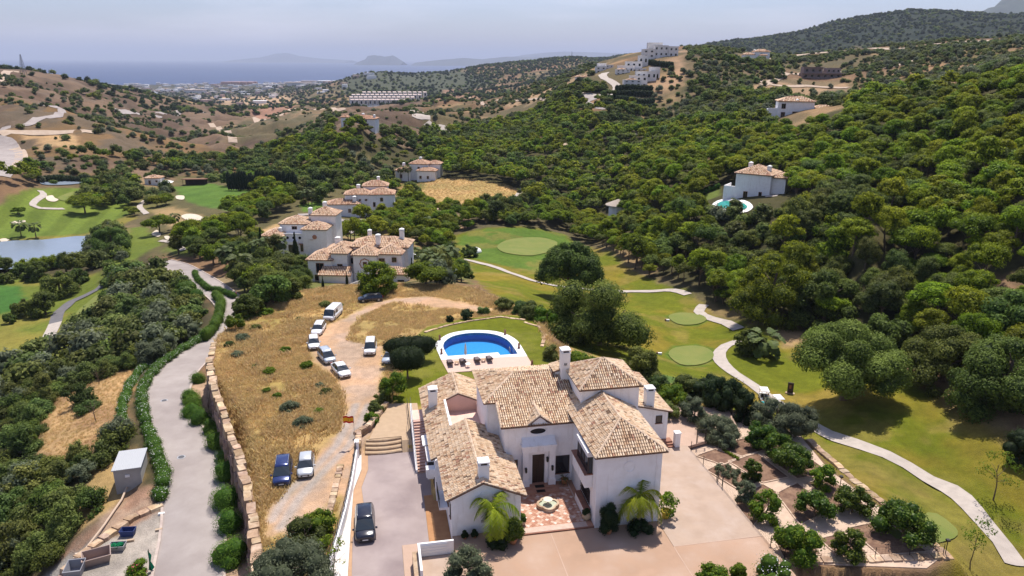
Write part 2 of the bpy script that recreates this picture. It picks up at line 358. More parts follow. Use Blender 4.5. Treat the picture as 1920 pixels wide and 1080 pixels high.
def mat(name, c, rough=0.85, c2=None, scale=1.0, spec=0.3, metal=0.0, bmp=None, detail=4, lo=.35, hi=.65, c3=None, scale3=None, attr=False, rand=0.0, world=True):
    m, n, b = newmat(name)
    b.inputs['Roughness'].default_value = rough; b.inputs['Specular IOR Level'].default_value = spec; b.inputs['Metallic'].default_value = metal
    vec = N(n, 'ShaderNodeNewGeometry').outputs['Position'] if world else N(n, 'ShaderNodeTexCoord').outputs['Object']
    src = None
    if c2 is not None: src = mixc(n, noise_fac(n, scale, lo, hi, detail, vec), c, c2)
    if c3 is not None: src = mixc(n, noise_fac(n, scale3, .45, .7, 5, vec), src, c3)
    if attr:
        at_ = N(n, 'ShaderNodeVertexColor', layer_name='Col'); src = mixc(n, 1.0, src if src is not None else c, at_.outputs[0], 'MULTIPLY')
    if rand:
        oi = N(n, 'ShaderNodeObjectInfo'); hs = N(n, 'ShaderNodeHueSaturation')
        mr = N(n, 'ShaderNodeMapRange'); mr.inputs[3].default_value = 1-rand; mr.inputs[4].default_value = 1+rand; n.links.new(oi.outputs['Random'], mr.inputs[0]); n.links.new(mr.outputs[0], hs.inputs['Value'])
        if src is not None: n.links.new(src, hs.inputs['Color'])
        else: hs.inputs['Color'].default_value = (*c, 1)
        src = hs.outputs[0]
    if src is None: b.inputs['Base Color'].default_value = (*c, 1)
    else: n.links.new(src, b.inputs['Base Color'])
    if bmp: bump(n, b, noise_fac(n, bmp[0], 0.2, 0.8, 5, vec), bmp[1], bmp[2] if len(bmp) > 2 else 0.6)
    return m
def leafmat(name, c, c2, rand=0.22, hue=0.02, trans=0.38, rough=0.6):
    """foliage: per-leaf tone from the mesh, per-tree tone from the object"""
    m, n, b = newmat(name); o = n.nodes['Material Output']
    va = N(n, 'ShaderNodeVertexColor', layer_name='Col'); sp = N(n, 'ShaderNodeSeparateColor'); n.links.new(va.outputs[0], sp.inputs[0])
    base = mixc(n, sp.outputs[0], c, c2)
    oi = N(n, 'ShaderNodeObjectInfo'); hs = N(n, 'ShaderNodeHueSaturation'); n.links.new(base, hs.inputs['Color'])
    mr = N(n, 'ShaderNodeMapRange'); mr.inputs[3].default_value = 1-rand; mr.inputs[4].default_value = 1+rand; n.links.new(oi.outputs['Random'], mr.inputs[0]); n.links.new(mr.outputs[0], hs.inputs['Value'])
    wn = N(n, 'ShaderNodeTexWhiteNoise', noise_dimensions='1D'); n.links.new(oi.outputs['Random'], wn.inputs['W'])
    m2 = N(n, 'ShaderNodeMapRange'); m2.inputs[3].default_value = 0.5-hue; m2.inputs[4].default_value = 0.5+hue; n.links.new(wn.outputs[0], m2.inputs[0]); n.links.new(m2.outputs[0], hs.inputs['Hue'])
    n.links.new(hs.outputs[0], b.inputs['Base Color']); b.inputs['Roughness'].default_value = rough; b.inputs['Specular IOR Level'].default_value = 0.14
    tr = N(n, 'ShaderNodeBsdfTranslucent'); n.links.new(hs.outputs[0], tr.inputs[0]); mx = N(n, 'ShaderNodeMixShader'); mx.inputs[0].default_value = trans
    n.links.new(b.outputs[0], mx.inputs[1]); n.links.new(tr.outputs[0], mx.inputs[2]); n.links.new(mx.outputs[0], o.inputs['Surface'])
    return m

# ------------------------------------------------------------------ ground colours by zone
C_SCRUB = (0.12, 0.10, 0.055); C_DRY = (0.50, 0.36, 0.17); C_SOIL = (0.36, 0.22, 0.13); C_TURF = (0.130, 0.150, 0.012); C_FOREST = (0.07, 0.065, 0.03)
C_BROWN = (0.20, 0.125, 0.075); C_TAN = (0.40, 0.27, 0.15); C_GRAVEL = (0.30, 0.27, 0.25); C_DUST = (0.50, 0.34, 0.24)
COLG = np.zeros(GX.shape+(3,)); COLG[:] = C_SCRUB
_n1 = fbm(GX/120, GY/120, 4, 41)[..., None]; _n2 = fbm(GX/30, GY/30, 4, 42)[..., None]
COLG = COLG*(1-sstep(.42, .6, _n1)) + np.array(C_BROWN)*sstep(.42, .6, _n1)
COLG = COLG*(1-.5*sstep(.55, .7, _n2)) + np.array(C_TAN)*.5*sstep(.55, .7, _n2)
_lh = ((GT < -.12) & (RR > 450) & (RR < 1500))[..., None]*.92; COLG = COLG*(1-_lh)+_lh*(np.array((.105,.072,.054))*(1-sstep(.4,.6,_n2))+np.array((.175,.122,.088))*sstep(.4,.6,_n2))
_fr = sstep(2600, 3600, RR)[..., None]; COLG = COLG*(1-_fr)+(np.array((0.045,0.05,0.035))*(1-sstep(.5,.66,_n2))+np.array((.17,.14,.10))*sstep(.5,.66,_n2))*_fr
def zone(pts, c, blend=2.0, jag=0.0, world=False, amt=1.0, c2=None, sc2=20.0):
    poly = pts if world else W(pts); k = near_box(poly, blend*2+jag)
    if not k.any(): return poly
    X, Y = GX[k], GY[k]; d = sdist(X, Y, poly)
    if jag: d = d+(fbm(X/(jag*1.5), Y/(jag*1.5), 3, 77)-0.5)*2*jag
    w = ((1-sstep(-blend/2, blend/2, d))*amt)[:, None]; cc = np.array(c)
    if c2 is not None: f = sstep(.42, .6, fbm(X/sc2, Y/sc2, 4, 91))[:, None]; cc = cc*(1-f)+np.array(c2)*f
    COLG[k] = COLG[k]*(1-w)+cc*w
    return poly
def zline(pts, c, half, blend=1.5, world=False):
    line = pts if world else W(pts); k = near_box(line, half+blend*2); X, Y = GX[k], GY[k]; D = np.full(X.shape, 1e9)
    for i in range(len(line)-1): D = np.minimum(D, seg_d(X, Y, line[i], line[i+1])[0])
    w = (1-sstep(half-blend/2, half+blend/2, D))[:, None]; COLG[k] = COLG[k]*(1-w)+np.array(c)*w
    return line
# zones, far to near
zone([(640,178),(900,178),(930,150),(640,150)], (0.07,.08,.05), 60)
for c_, P_ in (((.40,.28,.18), [(390,180),(540,178),(560,195),(430,200)]), ((.34,.24,.15), [(1000,165),(1070,150),(1080,182),(1010,196),(930,190)]), ((.27,.17,.12), [(830,168),(910,165),(920,182),(820,190)]),
               ((.38,.25,.16), [(1200,205),(1290,95),(1340,100),(1250,190)])): zone(P_, c_, 20, 20)
zone([(1300,30),(1960,20),(1960,75),(1600,88),(1300,110)], (.018,.028,.018), 60, 40, c2=(.03,.04,.022))
zone([(0,190),(60,195),(240,240),(400,280),(560,260),(560,300),(380,330),(200,300),(0,320)], (0.19,.12,.06), 15, 20, c2=(.13,.10,.07), sc2=25)
zone([(30,245),(110,250),(150,260),(150,285),(40,262)], (.36,.24,.13), 6, 5)
zone([(80,250),(140,248),(150,270),(80,280)], (.42,.28,.15), 5, 5)
zone([(430,170),(520,225),(480,250),(430,230)], (.19,.13,.09), 20, 20)
zone([(400,240),(560,205),(620,215),(600,235),(500,262),(430,268)], (.13,.11,.065), 15, 10, c2=(.22,.16,.10))
zone([(475,208),(500,196),(540,190),(560,205),(530,218),(480,222)], (.33,.19,.14), 12, 8)
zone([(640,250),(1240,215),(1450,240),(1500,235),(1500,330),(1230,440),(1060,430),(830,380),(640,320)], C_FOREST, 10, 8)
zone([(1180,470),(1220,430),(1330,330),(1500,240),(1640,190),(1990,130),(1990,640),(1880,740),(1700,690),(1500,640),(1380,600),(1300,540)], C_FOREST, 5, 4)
zone([(1100,225),(1250,215),(1290,115),(1460,120),(1500,230),(1440,240),(1230,230)], (.085,.08,.04), 10, 8, c2=(.16,.12,.07))
zone([(1540,165),(1700,125),(1950,85),(1950,125),(1800,150),(1640,190),(1540,210)], (.13,.11,.055), 10, 8, c2=(.26,.17,.10))
zone([(1430,150),(1500,148),(1580,150),(1600,165),(1540,185),(1440,180),(1400,165)], (.34,.23,.14), 8, 4, c2=(.2,.15,.09))
zone([(1300,290),(1340,280),(1345,300),(1310,310)], C_TAN, 5, 4); zone([(1250,248),(1300,243),(1310,262),(1255,262)], (.36,.26,.12), 5, 4)
zone([(1830,520),(1930,505),(1960,580),(1850,560)], (.30,.19,.12), 5, 4)
# left: scrub near the road
zone([(-150,480),(280,470),(340,500),(430,600),(310,720),(310,800),(340,1079),(-200,1079)], (0.075,.065,.035), 5, 3)
zone([(330,330),(560,300),(700,300),(760,420),(560,480),(340,480),(250,470)], (.12,.105,.05), 6, 5)
D1 = zone([(70,790),(110,745),(190,712),(262,690),(245,760),(225,820),(110,880),(75,850)], (.46,.30,.15), 3, 2.5, c2=(.36,.22,.12), sc2=6)
zone([(175,880),(240,850),(262,905),(200,975),(110,1010)], (.40,.27,.12), 2, 1.5)
zone([(255,912),(300,935),(300,962),(225,1005),(130,1060),(110,1050),(200,960)], (.33,.20,.14), 2, 1.2, c2=(.40,.28,.21), sc2=2.5)
zone([(60,1100),(130,1040),(225,1005),(300,960),(312,960),(300,1200),(60,1200)], C_GRAVEL, 1.2, .8, c2=(.40,.36,.33), sc2=4)
zone([(395,520),(450,520),(452,560),(420,590),(400,560)], (.25,.2,.12), 2, 2)
# golf turf
TURF1 = zone([(848,470),(850,442),(905,428),(985,425),(1060,440),(1150,480),(1200,515),(1290,548),(1320,572),(1400,610),(1500,640),(1590,665),(1700,710),(1830,790),(1990,900),(1990,1250),(1760,1250),(1779,1050),(1560,880),(1440,800),(1250,735),(1050,640),(1000,592),(930,555),(880,520)], C_TURF, 3, 2, c2=(.200,.165,.022), sc2=13)
zone([(850,445),(905,430),(985,427),(1060,440),(1110,470),(1060,520),(950,500),(870,480)], (.10,.165,.025), 4, 2)
zone([(1640,850),(1760,900),(1850,1000),(1900,1079),(1800,1079),(1740,960),(1620,900)], (.25,.20,.05), 4, 3, amt=.6)
zone([(1440,620),(1500,610),(1520,640),(1470,650)], (.40,.27,.15), 3, 2); zone([(1700,700),(1740,690),(1860,745),(1880,800),(1800,780)], (.34,.25,.12), 4, 4, amt=.8)
zone([(1330,570),(1400,580),(1380,600),(1330,590)], (.20,.15,.07), 3, 2)
zone([(-150,400),(0,385),(65,352),(150,352),(245,375),(250,400),(165,438),(90,452),(-150,460)], (.125,.175,.03), 4, 2)
zone([(-150,440),(165,438),(250,400),(255,410),(180,446),(0,458),(-150,470)], (.22,.19,.045), 3, 2)
zone([(320,350),(400,344),(487,358),(482,372),(425,395),(350,378)], (.09,.165,.03), 3, 2)
zone([(240,428),(275,425),(305,458),(280,470),(225,500),(195,508),(230,470)], (.13,.17,.03), 3, 2)
zone([(345,450),(480,450),(470,480),(360,480),(300,470)], (.13,.165,.035), 4, 3)
TURF5 = zone([(-150,522),(40,512),(192,508),(207,560),(175,598),(95,655),(0,705),(-150,740)], (.14,.175,.03), 4, 3, c2=(.22,.20,.045), sc2=18)
zone([(-150,545),(40,535),(45,580),(-150,620)], (.06,.15,.03), 3, 2)
zone([(240,372),(262,350),(320,350),(330,372),(300,400),(250,400)], (.15,.14,.05), 4, 3)
zone([(280,395),(330,385),(420,420),(330,440)], (.34,.24,.12), 4, 4)
# dry knoll beyond the villas, banks
zone([(742,345),(830,335),(890,336),(985,360),(982,380),(880,384),(800,380),(760,372)], (.46,.31,.14), 5, 3, c2=(.36,.27,.11), sc2=12)
zone([(800,385),(860,384),(870,396),(800,395)], (.5,.38,.28), 3, 2); zone([(840,400),(880,405),(875,430),(845,430)], (.38,.26,.17), 3, 2)
zone([(745,346),(790,338),(800,352),(770,365)], (.13,.14,.035), 4, 3)
zone([(590,395),(650,390),(660,400),(600,410)], (.42,.29,.14), 3, 2); zone([(480,435),(520,420),(540,430),(500,445)], (.44,.30,.15), 3, 2)
zone([(1295,365),(1345,352),(1352,365),(1305,385)], (.13,.17,.04), 2, 1)
zone([(450,560),(480,480),(500,440),(620,440),(640,410),(750,420),(790,460),(880,490),(880,530),(790,535),(560,548)], (.14,.15,.05), 4, 3, c2=(.24,.18,.09), sc2=8); zone([(535,500),(572,495),(572,520),(540,525)], (.11,.19,.03), 2, 1); zone([(560,385),(605,375),(608,392),(570,398)], (.11,.19,.03), 2, 1)
# the plateau: dry grass, bare tracks, lawn
zone([p for p in PLATEAU], (.46,.315,.135), 2, 1.5, world=True, c2=(.33,.245,.085), sc2=7)
TRACK = [F(*p) for p in [(655,1000,-.4),(670,900,-.4),(693,830,-.4),(720,790,-.4),(715,720,-.4),(722,650,-.4),(738,607,-.6),(800,583,-.8),(870,583,-.8),(905,590,-.6),(925,583,-.6),(880,575,-.8),(800,562,-1),(745,566,-1),(690,578,-1),(650,600,-.7),(600,620,-.6),(580,640,-.6),(590,680,-.5),(630,712,-.4),(652,760,-.4),(640,810,-.4),(600,845,-.4),(560,900,-.4),(505,960,-.4),(508,1010,-.4),(545,1000,-.4),(600,960,-.4),(640,930,-.4)]]
zone(TRACK, (.52,.34,.22), 1.6, .8, world=True, c2=(.46,.33,.25), sc2=5)
ISLAND = [F(*p) for p in [(655,640,-.5),(690,650,-.5),(740,650,-.5),(800,612,-.6),(850,592,-.6),(800,580,-.8),(740,572,-1),(690,592,-.8),(660,612,-.6)]]
zone(ISLAND, (.48,.33,.145), 1.2, .6, world=True, c2=(.36,.26,.10), sc2=6)
for L_ in ([(690,760,-.4),(655,835,-.4),(610,880,-.4),(560,935,-.4),(525,990,-.4)], [(668,760,-.4),(632,835,-.4),(588,880,-.4),(538,925,-.4),(510,975,-.4)]):
    zline([F(*p) for p in L_], (.40,.34,.31), .5, .8, world=True)
zone(LAWN, (.130,.150,.012), .8, 0, world=True, c2=(.17,.175,.03), sc2=5)
zone([hw(*p) for p in [(-24.6,-8),(-22.6,16),(-21.6,16),(-23,-8)]], (.30,.2,.12), .8, .3, world=True)
zone([hw(*p) for p in [(12,11.5),(22,15),(24,21),(14,22)]], (.46,.32,.22), 1, .5, world=True)
zone(SHRUB_STRIP, (.45,.31,.22), 1, 0, world=True)
zone([hw(-13,-12),hw(-13,.5),hw(16,.5),hw(16,-12)], (.46,.31,.21), .5, 0, world=True)
zone(GARDEN, (.22,.14,.09), .4, 0, world=True)
zone(POND, (.12,.10,.06), 3, 0, world=True)

for P_ in ([(932,463),(948,452),(985,446),(1020,447),(1045,455),(1035,470),(1010,478),(975,479),(945,474)], [(1253,594),(1275,587),(1310,590),(1325,600),(1305,609),(1270,608)], [(1253,665),(1268,652),(1305,649),(1333,658),(1337,672),(1315,684),(1275,684)]):
    w_ = W(P_); cx_, cy_ = sum(p[0] for p in w_)/len(w_), sum(p[1] for p in w_)/len(w_); zone([(cx_+(p[0]-cx_)*1.22, cy_+(p[1]-cy_)*1.22) for p in w_], (.085,.145,.02), 1.5, world=True)
zone([(1225,700),(1290,712),(1370,748),(1350,760),(1260,725)], (.10,.17,.045), 1.5)
k = near_box(TURF1, 1); X_, Y_ = GX[k], GY[k]; f_ = (sstep(.56, .68, fbm(X_/7, Y_/7, 4, 88))*.45*inside(X_, Y_, TURF1))[:, None]; COLG[k] = COLG[k]*(1-f_)+np.array((.27,.20,.06))*f_
def mow(pts, period, ang, amt, world=False):
    poly = pts if world else W(pts); k = near_box(poly, 1); X, Y = GX[k], GY[k]; m = inside(X, Y, poly); u = X*math.cos(ang)+Y*math.sin(ang)+2.5*(fbm(X/40, Y/40, 2, 15)-.5)
    c = COLG[k]; f = 1+amt*np.tanh(4*np.sin(2*PI*u/period)); c[m] = c[m]*f[m][:, None]; COLG[k] = c
mow([(-150,400),(0,385),(65,352),(150,352),(245,375),(250,400),(165,438),(90,452),(-150,460)], 11, .30, .13); mow([(320,350),(400,344),(487,358),(482,372),(425,395),(350,378)], 14, -.4, .06)
mow(TURF1, 4.2, .55, .035, world=True); mow(TURF5, 5, -.3, .035, world=True)
# ------------------------------------------------------------------ the ground mesh
COLG *= (1+0.25*(fbm(GX/3, GY/3, 3, 9)-0.5)*sstep(400, 100, RR))[..., None]
def ground_material():
    m, n, b = newmat('ground'); pos = N(n, 'ShaderNodeNewGeometry').outputs['Position']
    vc = N(n, 'ShaderNodeVertexColor', layer_name='Col').outputs[0]
    f1 = noise_fac(n, 0.9, .3, .7, 6, pos); f2 = noise_fac(n, 0.12, .3, .7, 5, pos); f3 = noise_fac(n, 7.0, .3, .7, 4, pos); f4 = noise_fac(n, 0.02, .35, .65, 6, pos)
    c = mixc(n, f1, (.80,.80,.78), (1.16,1.14,1.1)); c = mixc(n, 1.0, vc, c, 'MULTIPLY')
    c = mixc(n, 1.0, c, mixc(n, f2, (.86,.88,.86), (1.12,1.08,1.06)), 'MULTIPLY')
    c = mixc(n, 1.0, c, mixc(n, f3, (.82,.82,.80), (1.15,1.15,1.15)), 'MULTIPLY')
    c = mixc(n, 1.0, c, mixc(n, f4, (.85,.88,.9), (1.1,1.05,1.0)), 'MULTIPLY')
    n.links.new(c, b.inputs['Base Color']); b.inputs['Roughness'].default_value = 0.95; b.inputs['Specular IOR Level'].default_value = 0.1
    bump(n, b, f3, 0.12, 0.5); return m
GROUND = ground_material()
V = np.stack([GX, GY, GZ], -1).reshape(-1, 3); I = np.arange(NR*NT).reshape(NR, NT)
Q = np.stack([I[:-1, :-1].ravel(), I[:-1, 1:].ravel(), I[1:, 1:].ravel(), I[1:, :-1].ravel()], 1)
prop(link('ground', np_mesh('ground', V, Q, GROUND, smooth=True, cols=COLG.reshape(-1, 3))), kind='structure')

# sea
SEA = -124.0
m_sea = mat('sea', (0.012,0.035,0.11), 0.6, (0.016,0.045,0.13), 0.0008, spec=0.4, bmp=(0.02, 3.0, 0.3))
prop(link('sea', np_mesh('sea', [(-90000,2500,SEA),(90000,2500,SEA),(90000,110000,SEA),(-90000,110000,SEA)], [(0,1,2,3)], m_sea)), kind='structure')

# far mountains: real ridges with depth, seen through the haze
def ridge(name, pts, d, depth, c, base=SEA-5, jag=.02, seed=1):
    """pts: skyline points (px, py) of a range whose crest stands d metres away"""
    P = [at_d(px, py, d) for px, py in pts]; xs = np.array([p[0] for p in P]); zs = np.array([p[2] for p in P])
    n = 120; m = 14; X = np.linspace(xs[0], xs[-1], n); Z = np.interp(X, xs, zs); w = (xs[-1]-xs[0])/n
    Z = Z + (fbm(X/(w*9), X*0, 4, seed)-0.5)*2*jag*(Z-base)
    V = []
    for j in range(m):
        v = (j/(m-1))*2-1; h = (1-abs(v))**0.9; nn = (fbm(X/(w*7), X*0+j*.7, 3, seed+3)-0.5)*0.25*(Z-base)*(abs(v) > .01)*(abs(v) < .99)
        V.append(np.stack([X, d+v*depth+nn, base+(Z-base)*h+nn*.3], 1))
    V = np.concatenate(V); I = np.arange(n*m).reshape(m, n)
    Q = np.stack([I[:-1, :-1].ravel(), I[:-1, 1:].ravel(), I[1:, 1:].ravel(), I[1:, :-1].ravel()], 1)
    return prop(link(name, np_mesh(name, V, Q, mat(name, c, .95, tuple(x*.6 for x in c), 0.004, world=True), smooth=True)), kind='structure')
ridge('rock_mountain', [(672,116),(686,110),(690,104),(700,102),(712,103),(722,105),(736,102.5),(745,108),(757,116)], 24000, 900, (.05,.06,.06), jag=.01, seed=4)
ridge('far_coast', [(780,117),(830,111),(870,108),(905,110),(950,105),(1000,107),(1060,103),(1120,106),(1180,112)], 24000, 1500, (.07,.08,.07), seed=7)
ridge('far_coast', [(930,110),(980,102),(1020,97),(1060,95.5),(1110,97),(1180,99),(1240,104),(1290,112)], 33000, 2000, (.08,.09,.08), seed=8)
ridge('far_coast', [(440,112),(490,107),(520,99),(540,98),(560,104),(600,109),(660,113)], 38000, 2000, (.07,.08,.09), seed=9)
ridge('far_mountain', [(1810,45),(1840,20),(1870,2),(1900,-12),(1950,-20),(2050,-10),(2200,-30)], 8500, 1500, (.07,.09,.06), base=-60, seed=5)

# ------------------------------------------------------------------ draped sheets: roads, paths, greens, water
def strip(name, line, width, m, lift=0.05, cols=5, kerb=None, zfix=None):
    """ribbon mesh along (x, y[, z]) points draped on the ground"""
    P = np.array([p[:2] for p in line], float); T = np.gradient(P, axis=0); T /= np.linalg.norm(T, axis=1)[:, None]+1e-9; Nn = np.stack([-T[:, 1], T[:, 0]], 1)
    wd = np.array(width if hasattr(width, '__len__') else [width]*len(P)); V = []
    for j in range(cols):
        u = (j/(cols-1)-0.5); q = P+Nn*(u*wd)[:, None]; z = Hm(q[:, 0], q[:, 1]) if zfix is None else np.full(len(q), zfix)
        V.append(np.stack([q[:, 0], q[:, 1], z+lift+np.hypot(q[:, 0], q[:, 1])*0.0005], 1))
    V = np.stack(V, 1); n = len(P); I = np.arange(n*cols).reshape(n, cols)
    Q = np.stack([I[:-1, :-1].ravel(), I[:-1, 1:].ravel(), I[1:, 1:].ravel(), I[1:, :-1].ravel()], 1)
    o = prop(link(name, np_mesh(name, V.reshape(-1, 3), Q, m, smooth=True)), kind='structure')
    if kerb:
        kw, kh, km = kerb
        for side in (-1, 1):
            b = MB(); pr = []
            for i in range(n):
                z0 = V[i, 0 if side < 0 else -1, 2]
                for w_, h_ in ((0, -.1), (0, kh), (kw, kh), (kw, -.25)):
                    q = P[i]+Nn[i]*side*(wd[i]/2+w_); pr.append((q[0], q[1], z0+h_))
            fs = []
            for i in range(n-1):
                for k_ in range(3): fs.append((i*4+k_, i*4+k_+1, i*4+k_+5, i*4+k_+4))
            b.add(pr, fs); prop(b.build('road_kerb', km), kind='structure')
    return o
def fan(name, poly, m, lift=0.09, rings=6, zfix=None, sub=3, kind='structure'):
    """star-shaped patch draped on the ground"""
    P = catmull(list(poly)+[poly[0]], 1e9)[:-1] if sub <= 1 else []
    if sub > 1:
        Pn = list(poly); n0 = len(Pn); P = []
        for i in range(n0):
            p0, p1, p2, p3 = [np.array(Pn[(i+k_) % n0][:2], float) for k_ in (-1, 0, 1, 2)]
            for k_ in range(sub): u = k_/sub; P.append(p1+0.5*u*(p2-p0+u*(2*p0-5*p1+4*p2-p3+u*(3*(p1-p2)+p3-p0))))
    P = np.array([p[:2] for p in P]); c = P.mean(0); n = len(P); V = [c]
    for r in range(1, rings+1): V += list(c+(P-c)*r/rings)
    V = np.array(V); z = Hm(V[:, 0], V[:, 1]) if zfix is None else np.full(len(V), zfix)
    V = np.concatenate([V, (z+lift+np.hypot(V[:, 0], V[:, 1])*0.0005)[:, None]], 1)
    b = MB(); fs = [(0, 1+k_, 1+(k_+1) % n) for k_ in range(n)]
    for r in range(rings-1): fs += [(1+r*n+k_, 1+(r+1)*n+k_, 1+(r+1)*n+(k_+1) % n, 1+r*n+(k_+1) % n) for k_ in range(n)]
    b.add(V, fs); return prop(b.build(name, m, smooth=True), kind=kind)
M_ROAD = mat('road_asphalt', (.31,.268,.245), .9, (.365,.32,.295), .35, c3=(.255,.215,.20), scale3=.09, bmp=(9, .01))
M_KERB = mat('kerb_stone', (.5,.42,.36), .9, (.4,.32,.28), 1.2)
M_PATH = mat('path_concrete', (.46,.40,.345), .9, (.38,.33,.285), .8, bmp=(8, .01))
M_PATHD = mat('path_asphalt', (.16,.15,.155), .9, (.12,.115,.12), .8)
M_GREEN = mat('green_turf', (.14,.175,.035), .95, (.18,.19,.045), .25, bmp=(20, .01))
M_SAND = mat('bunker_sand', (.62,.54,.42), .95, (.55,.46,.35), .6)
M_DIRTROAD = mat('dirt_road', (.46,.36,.27), .95, (.4,.3,.22), .3)
strip('road', ROAD_L, 6.3, M_ROAD, lift=.03, kerb=(.28, .12, M_KERB))
def path(pts, w, m=M_PATH, name='golf_path', lift=.07, step=2.0):
    return strip(name, catmull(W(pts), step), w, m, lift=lift, cols=5)
path([(1905,1062),(1880,1022),(1840,975),(1780,918),(1700,873),(1620,838),(1530,803),(1485,775),(1440,745),(1410,722),(1375,700),(1353,680),(1348,663),(1362,648),(1385,640)], 2.4)
path([(1385,618),(1362,606),(1330,597),(1310,585),(1320,572)], 2.4); path([(1290,553),(1262,545),(1200,547),(1140,546),(1075,540),(1020,532),(985,522),(930,502),(885,490),(857,485)], 2.2)
path([(75,662),(90,636),(104,606)], 3.0); path([(104,606),(112,585),(135,566),(160,555),(185,542),(200,528)], 3.0, M_PATHD)
path([(75,358),(82,366),(66,378),(62,386),(75,391),(120,392)], 2.6); path([(272,376),(262,388),(275,402)], 2.4)
path([(300,452),(320,455),(345,470)], 2.0)
fan('putting_green', W([(932,463),(948,452),(985,446),(1020,447),(1045,455),(1035,470),(1010,478),(975,479),(945,474)]), M_GREEN)
fan('putting_green', W([(1253,594),(1275,587),(1310,590),(1325,600),(1305,609),(1270,608)]), M_GREEN)
fan('putting_green', W([(1253,665),(1268,652),(1305,649),(1333,658),(1337,672),(1315,684),(1275,684)]), M_GREEN)
fan('putting_green', W([(1660,990),(1690,965),(1740,962),(1785,985),(1795,1005),(1765,1018),(1700,1012)]), M_GREEN)
fan('putting_green', W([(142,590),(160,572),(185,552),(196,560),(185,585),(160,592)]), M_GREEN)
fan('putting_green', W([(108,372),(130,362),(160,360),(150,370),(125,378)]), M_GREEN)
for p_ in ([(86,370),(98,367),(103,372),(110,375),(103,379),(90,377)], [(20,417),(46,414),(46,418),(28,420)], [(0,450),(10,448),(18,451),(5,456)], [(284,440),(294,432),(302,440),(296,445)], [(308,444),(318,444),(320,450),(312,450)],
           [(340,408),(350,402),(372,404),(392,415),(370,418)], [(305,368),(320,367),(322,374),(306,375)],[(330,368),(345,368),(344,375),(332,374)]):
    fan('bunker', W(p_), M_SAND, rings=3)
M_POND = mat('pond_water', (.20,.24,.29), .22, (.24,.28,.33), .03, spec=.6, bmp=(1.5, .03, .4))
fan('pond_water', POND, M_POND, zfix=-23.6, lift=0, rings=10)
fan('pond_water', W([(75,343),(100,340),(150,341),(152,345),(90,348)]), M_POND, rings=2, lift=.2)
# distant roads and tracks
for pts, w, m in [([(-20,262),(8,268),(18,285),(14,305),(-10,330)], 12, M_ROAD), ([(25,275),(40,290),(35,320)], 6, M_DIRTROAD), ([(0,244),(40,236),(85,222),(112,212),(115,205),(100,200),(80,197)], 6, M_ROAD),
        ([(-5,152),(10,140),(28,134)], 9, M_DIRTROAD), ([(0,252),(60,250),(130,248),(180,250)], 7, M_DIRTROAD), ([(395,232),(410,240),(428,252),(437,268)], 7, M_DIRTROAD),
        ([(222,210),(300,212),(380,211)], 9, M_ROAD), ([(480,221),(520,218),(560,206),(600,205),(640,208)], 12, M_DIRTROAD), ([(770,205),(785,215),(790,225)], 16, M_PATH), ([(800,230),(830,240),(850,246)], 7, M_PATH),
        ([(860,252),(885,258),(905,263),(920,268)], 9, M_PATH), ([(1170,258),(1180,255),(1205,250)], 6, M_PATH), ([(1050,272),(1090,268),(1120,262),(1150,257)], 4, M_DIRTROAD), ([(985,355),(978,365),(970,376)], 5, M_PATH),
        ([(1155,200),(1130,204),(1112,200),(1098,192),(1112,186),(1098,180),(1085,178)], 6, M_ROAD), ([(1085,178),(1120,180),(1148,178),(1157,168),(1155,160),(1140,150),(1130,143),(1135,137)], 7, M_PATH),
        ([(1430,160),(1490,140),(1540,132),(1640,130),(1720,112),(1735,108)], 6, M_DIRTROAD), ([(1430,110),(1500,104),(1560,98),(1650,92),(1750,84),(1850,78),(1950,74)], 8, M_DIRTROAD), ([(1425,152),(1450,160),(1520,162),(1590,165)], 5, M_DIRTROAD),
        ([(880,180),(905,196),(930,188),(1000,186),(1080,182)], 4, M_DIRTROAD),
        ([(560,404),(590,402),(615,428),(640,440),(655,436),(640,425)], 4.5, M_ROAD), ([(615,410),(650,415),(690,413)], 4, M_ROAD), ([(1445,370),(1460,355),(1475,340)], 3.5, M_PATH)]:
    path(pts, w, m, 'road' if m is M_ROAD else 'track', lift=.1, step=6)
# ------------------------------------------------------------------ haze: even air round the camera and everything in the scene
hb = MB().box(-95000, 95000, -60, 112000, -270, 900).mesh('haze', mat('haze_shell', (1,1,1)))
hz = link('haze', hb); prop(hz, kind='stuff')
hm = hb.materials[0]; hn = hm.node_tree; hn.nodes.clear(); ho = hn.nodes.new('ShaderNodeOutputMaterial'); hv = hn.nodes.new('ShaderNodeVolumePrincipled')
hv.inputs['Color'].default_value = (.72,.80,1,1); hv.inputs['Density'].default_value = SKY_HAZE; hv.inputs['Anisotropy'].default_value = 0.0
hn.links.new(hv.outputs[0], ho.inputs['Volume'])
# ------------------------------------------------------------------ vegetation prototypes
M_BARK = mat('bark', (.17,.12,.085), .95, (.10,.07,.05), 3, bmp=(14, .03), world=False)
M_PINE = leafmat('pine_foliage', (.052,.088,.005), (.31,.38,.018), rand=.30, hue=.03)
M_OAK = leafmat('oak_foliage', (.040,.066,.012), (.20,.25,.045), rand=.30, hue=.03)
M_SCRUB = leafmat('scrub_foliage', (.052,.078,.016), (.20,.24,.06), rand=.38, hue=.035)
M_OLIVE = leafmat('olive_foliage', (.075,.095,.050), (.21,.235,.135), rand=.18, hue=.015)
M_BRIGHT = leafmat('bright_foliage', (.055,.115,.008), (.22,.29,.02), rand=.15, hue=.015)
M_CITRUS = leafmat('citrus_foliage', (.028,.065,.006), (.16,.22,.028), rand=.18, hue=.02, rough=.42)
M_DARK = leafmat('dark_foliage', (.018,.036,.012), (.055,.085,.024), rand=.2, hue=.015)
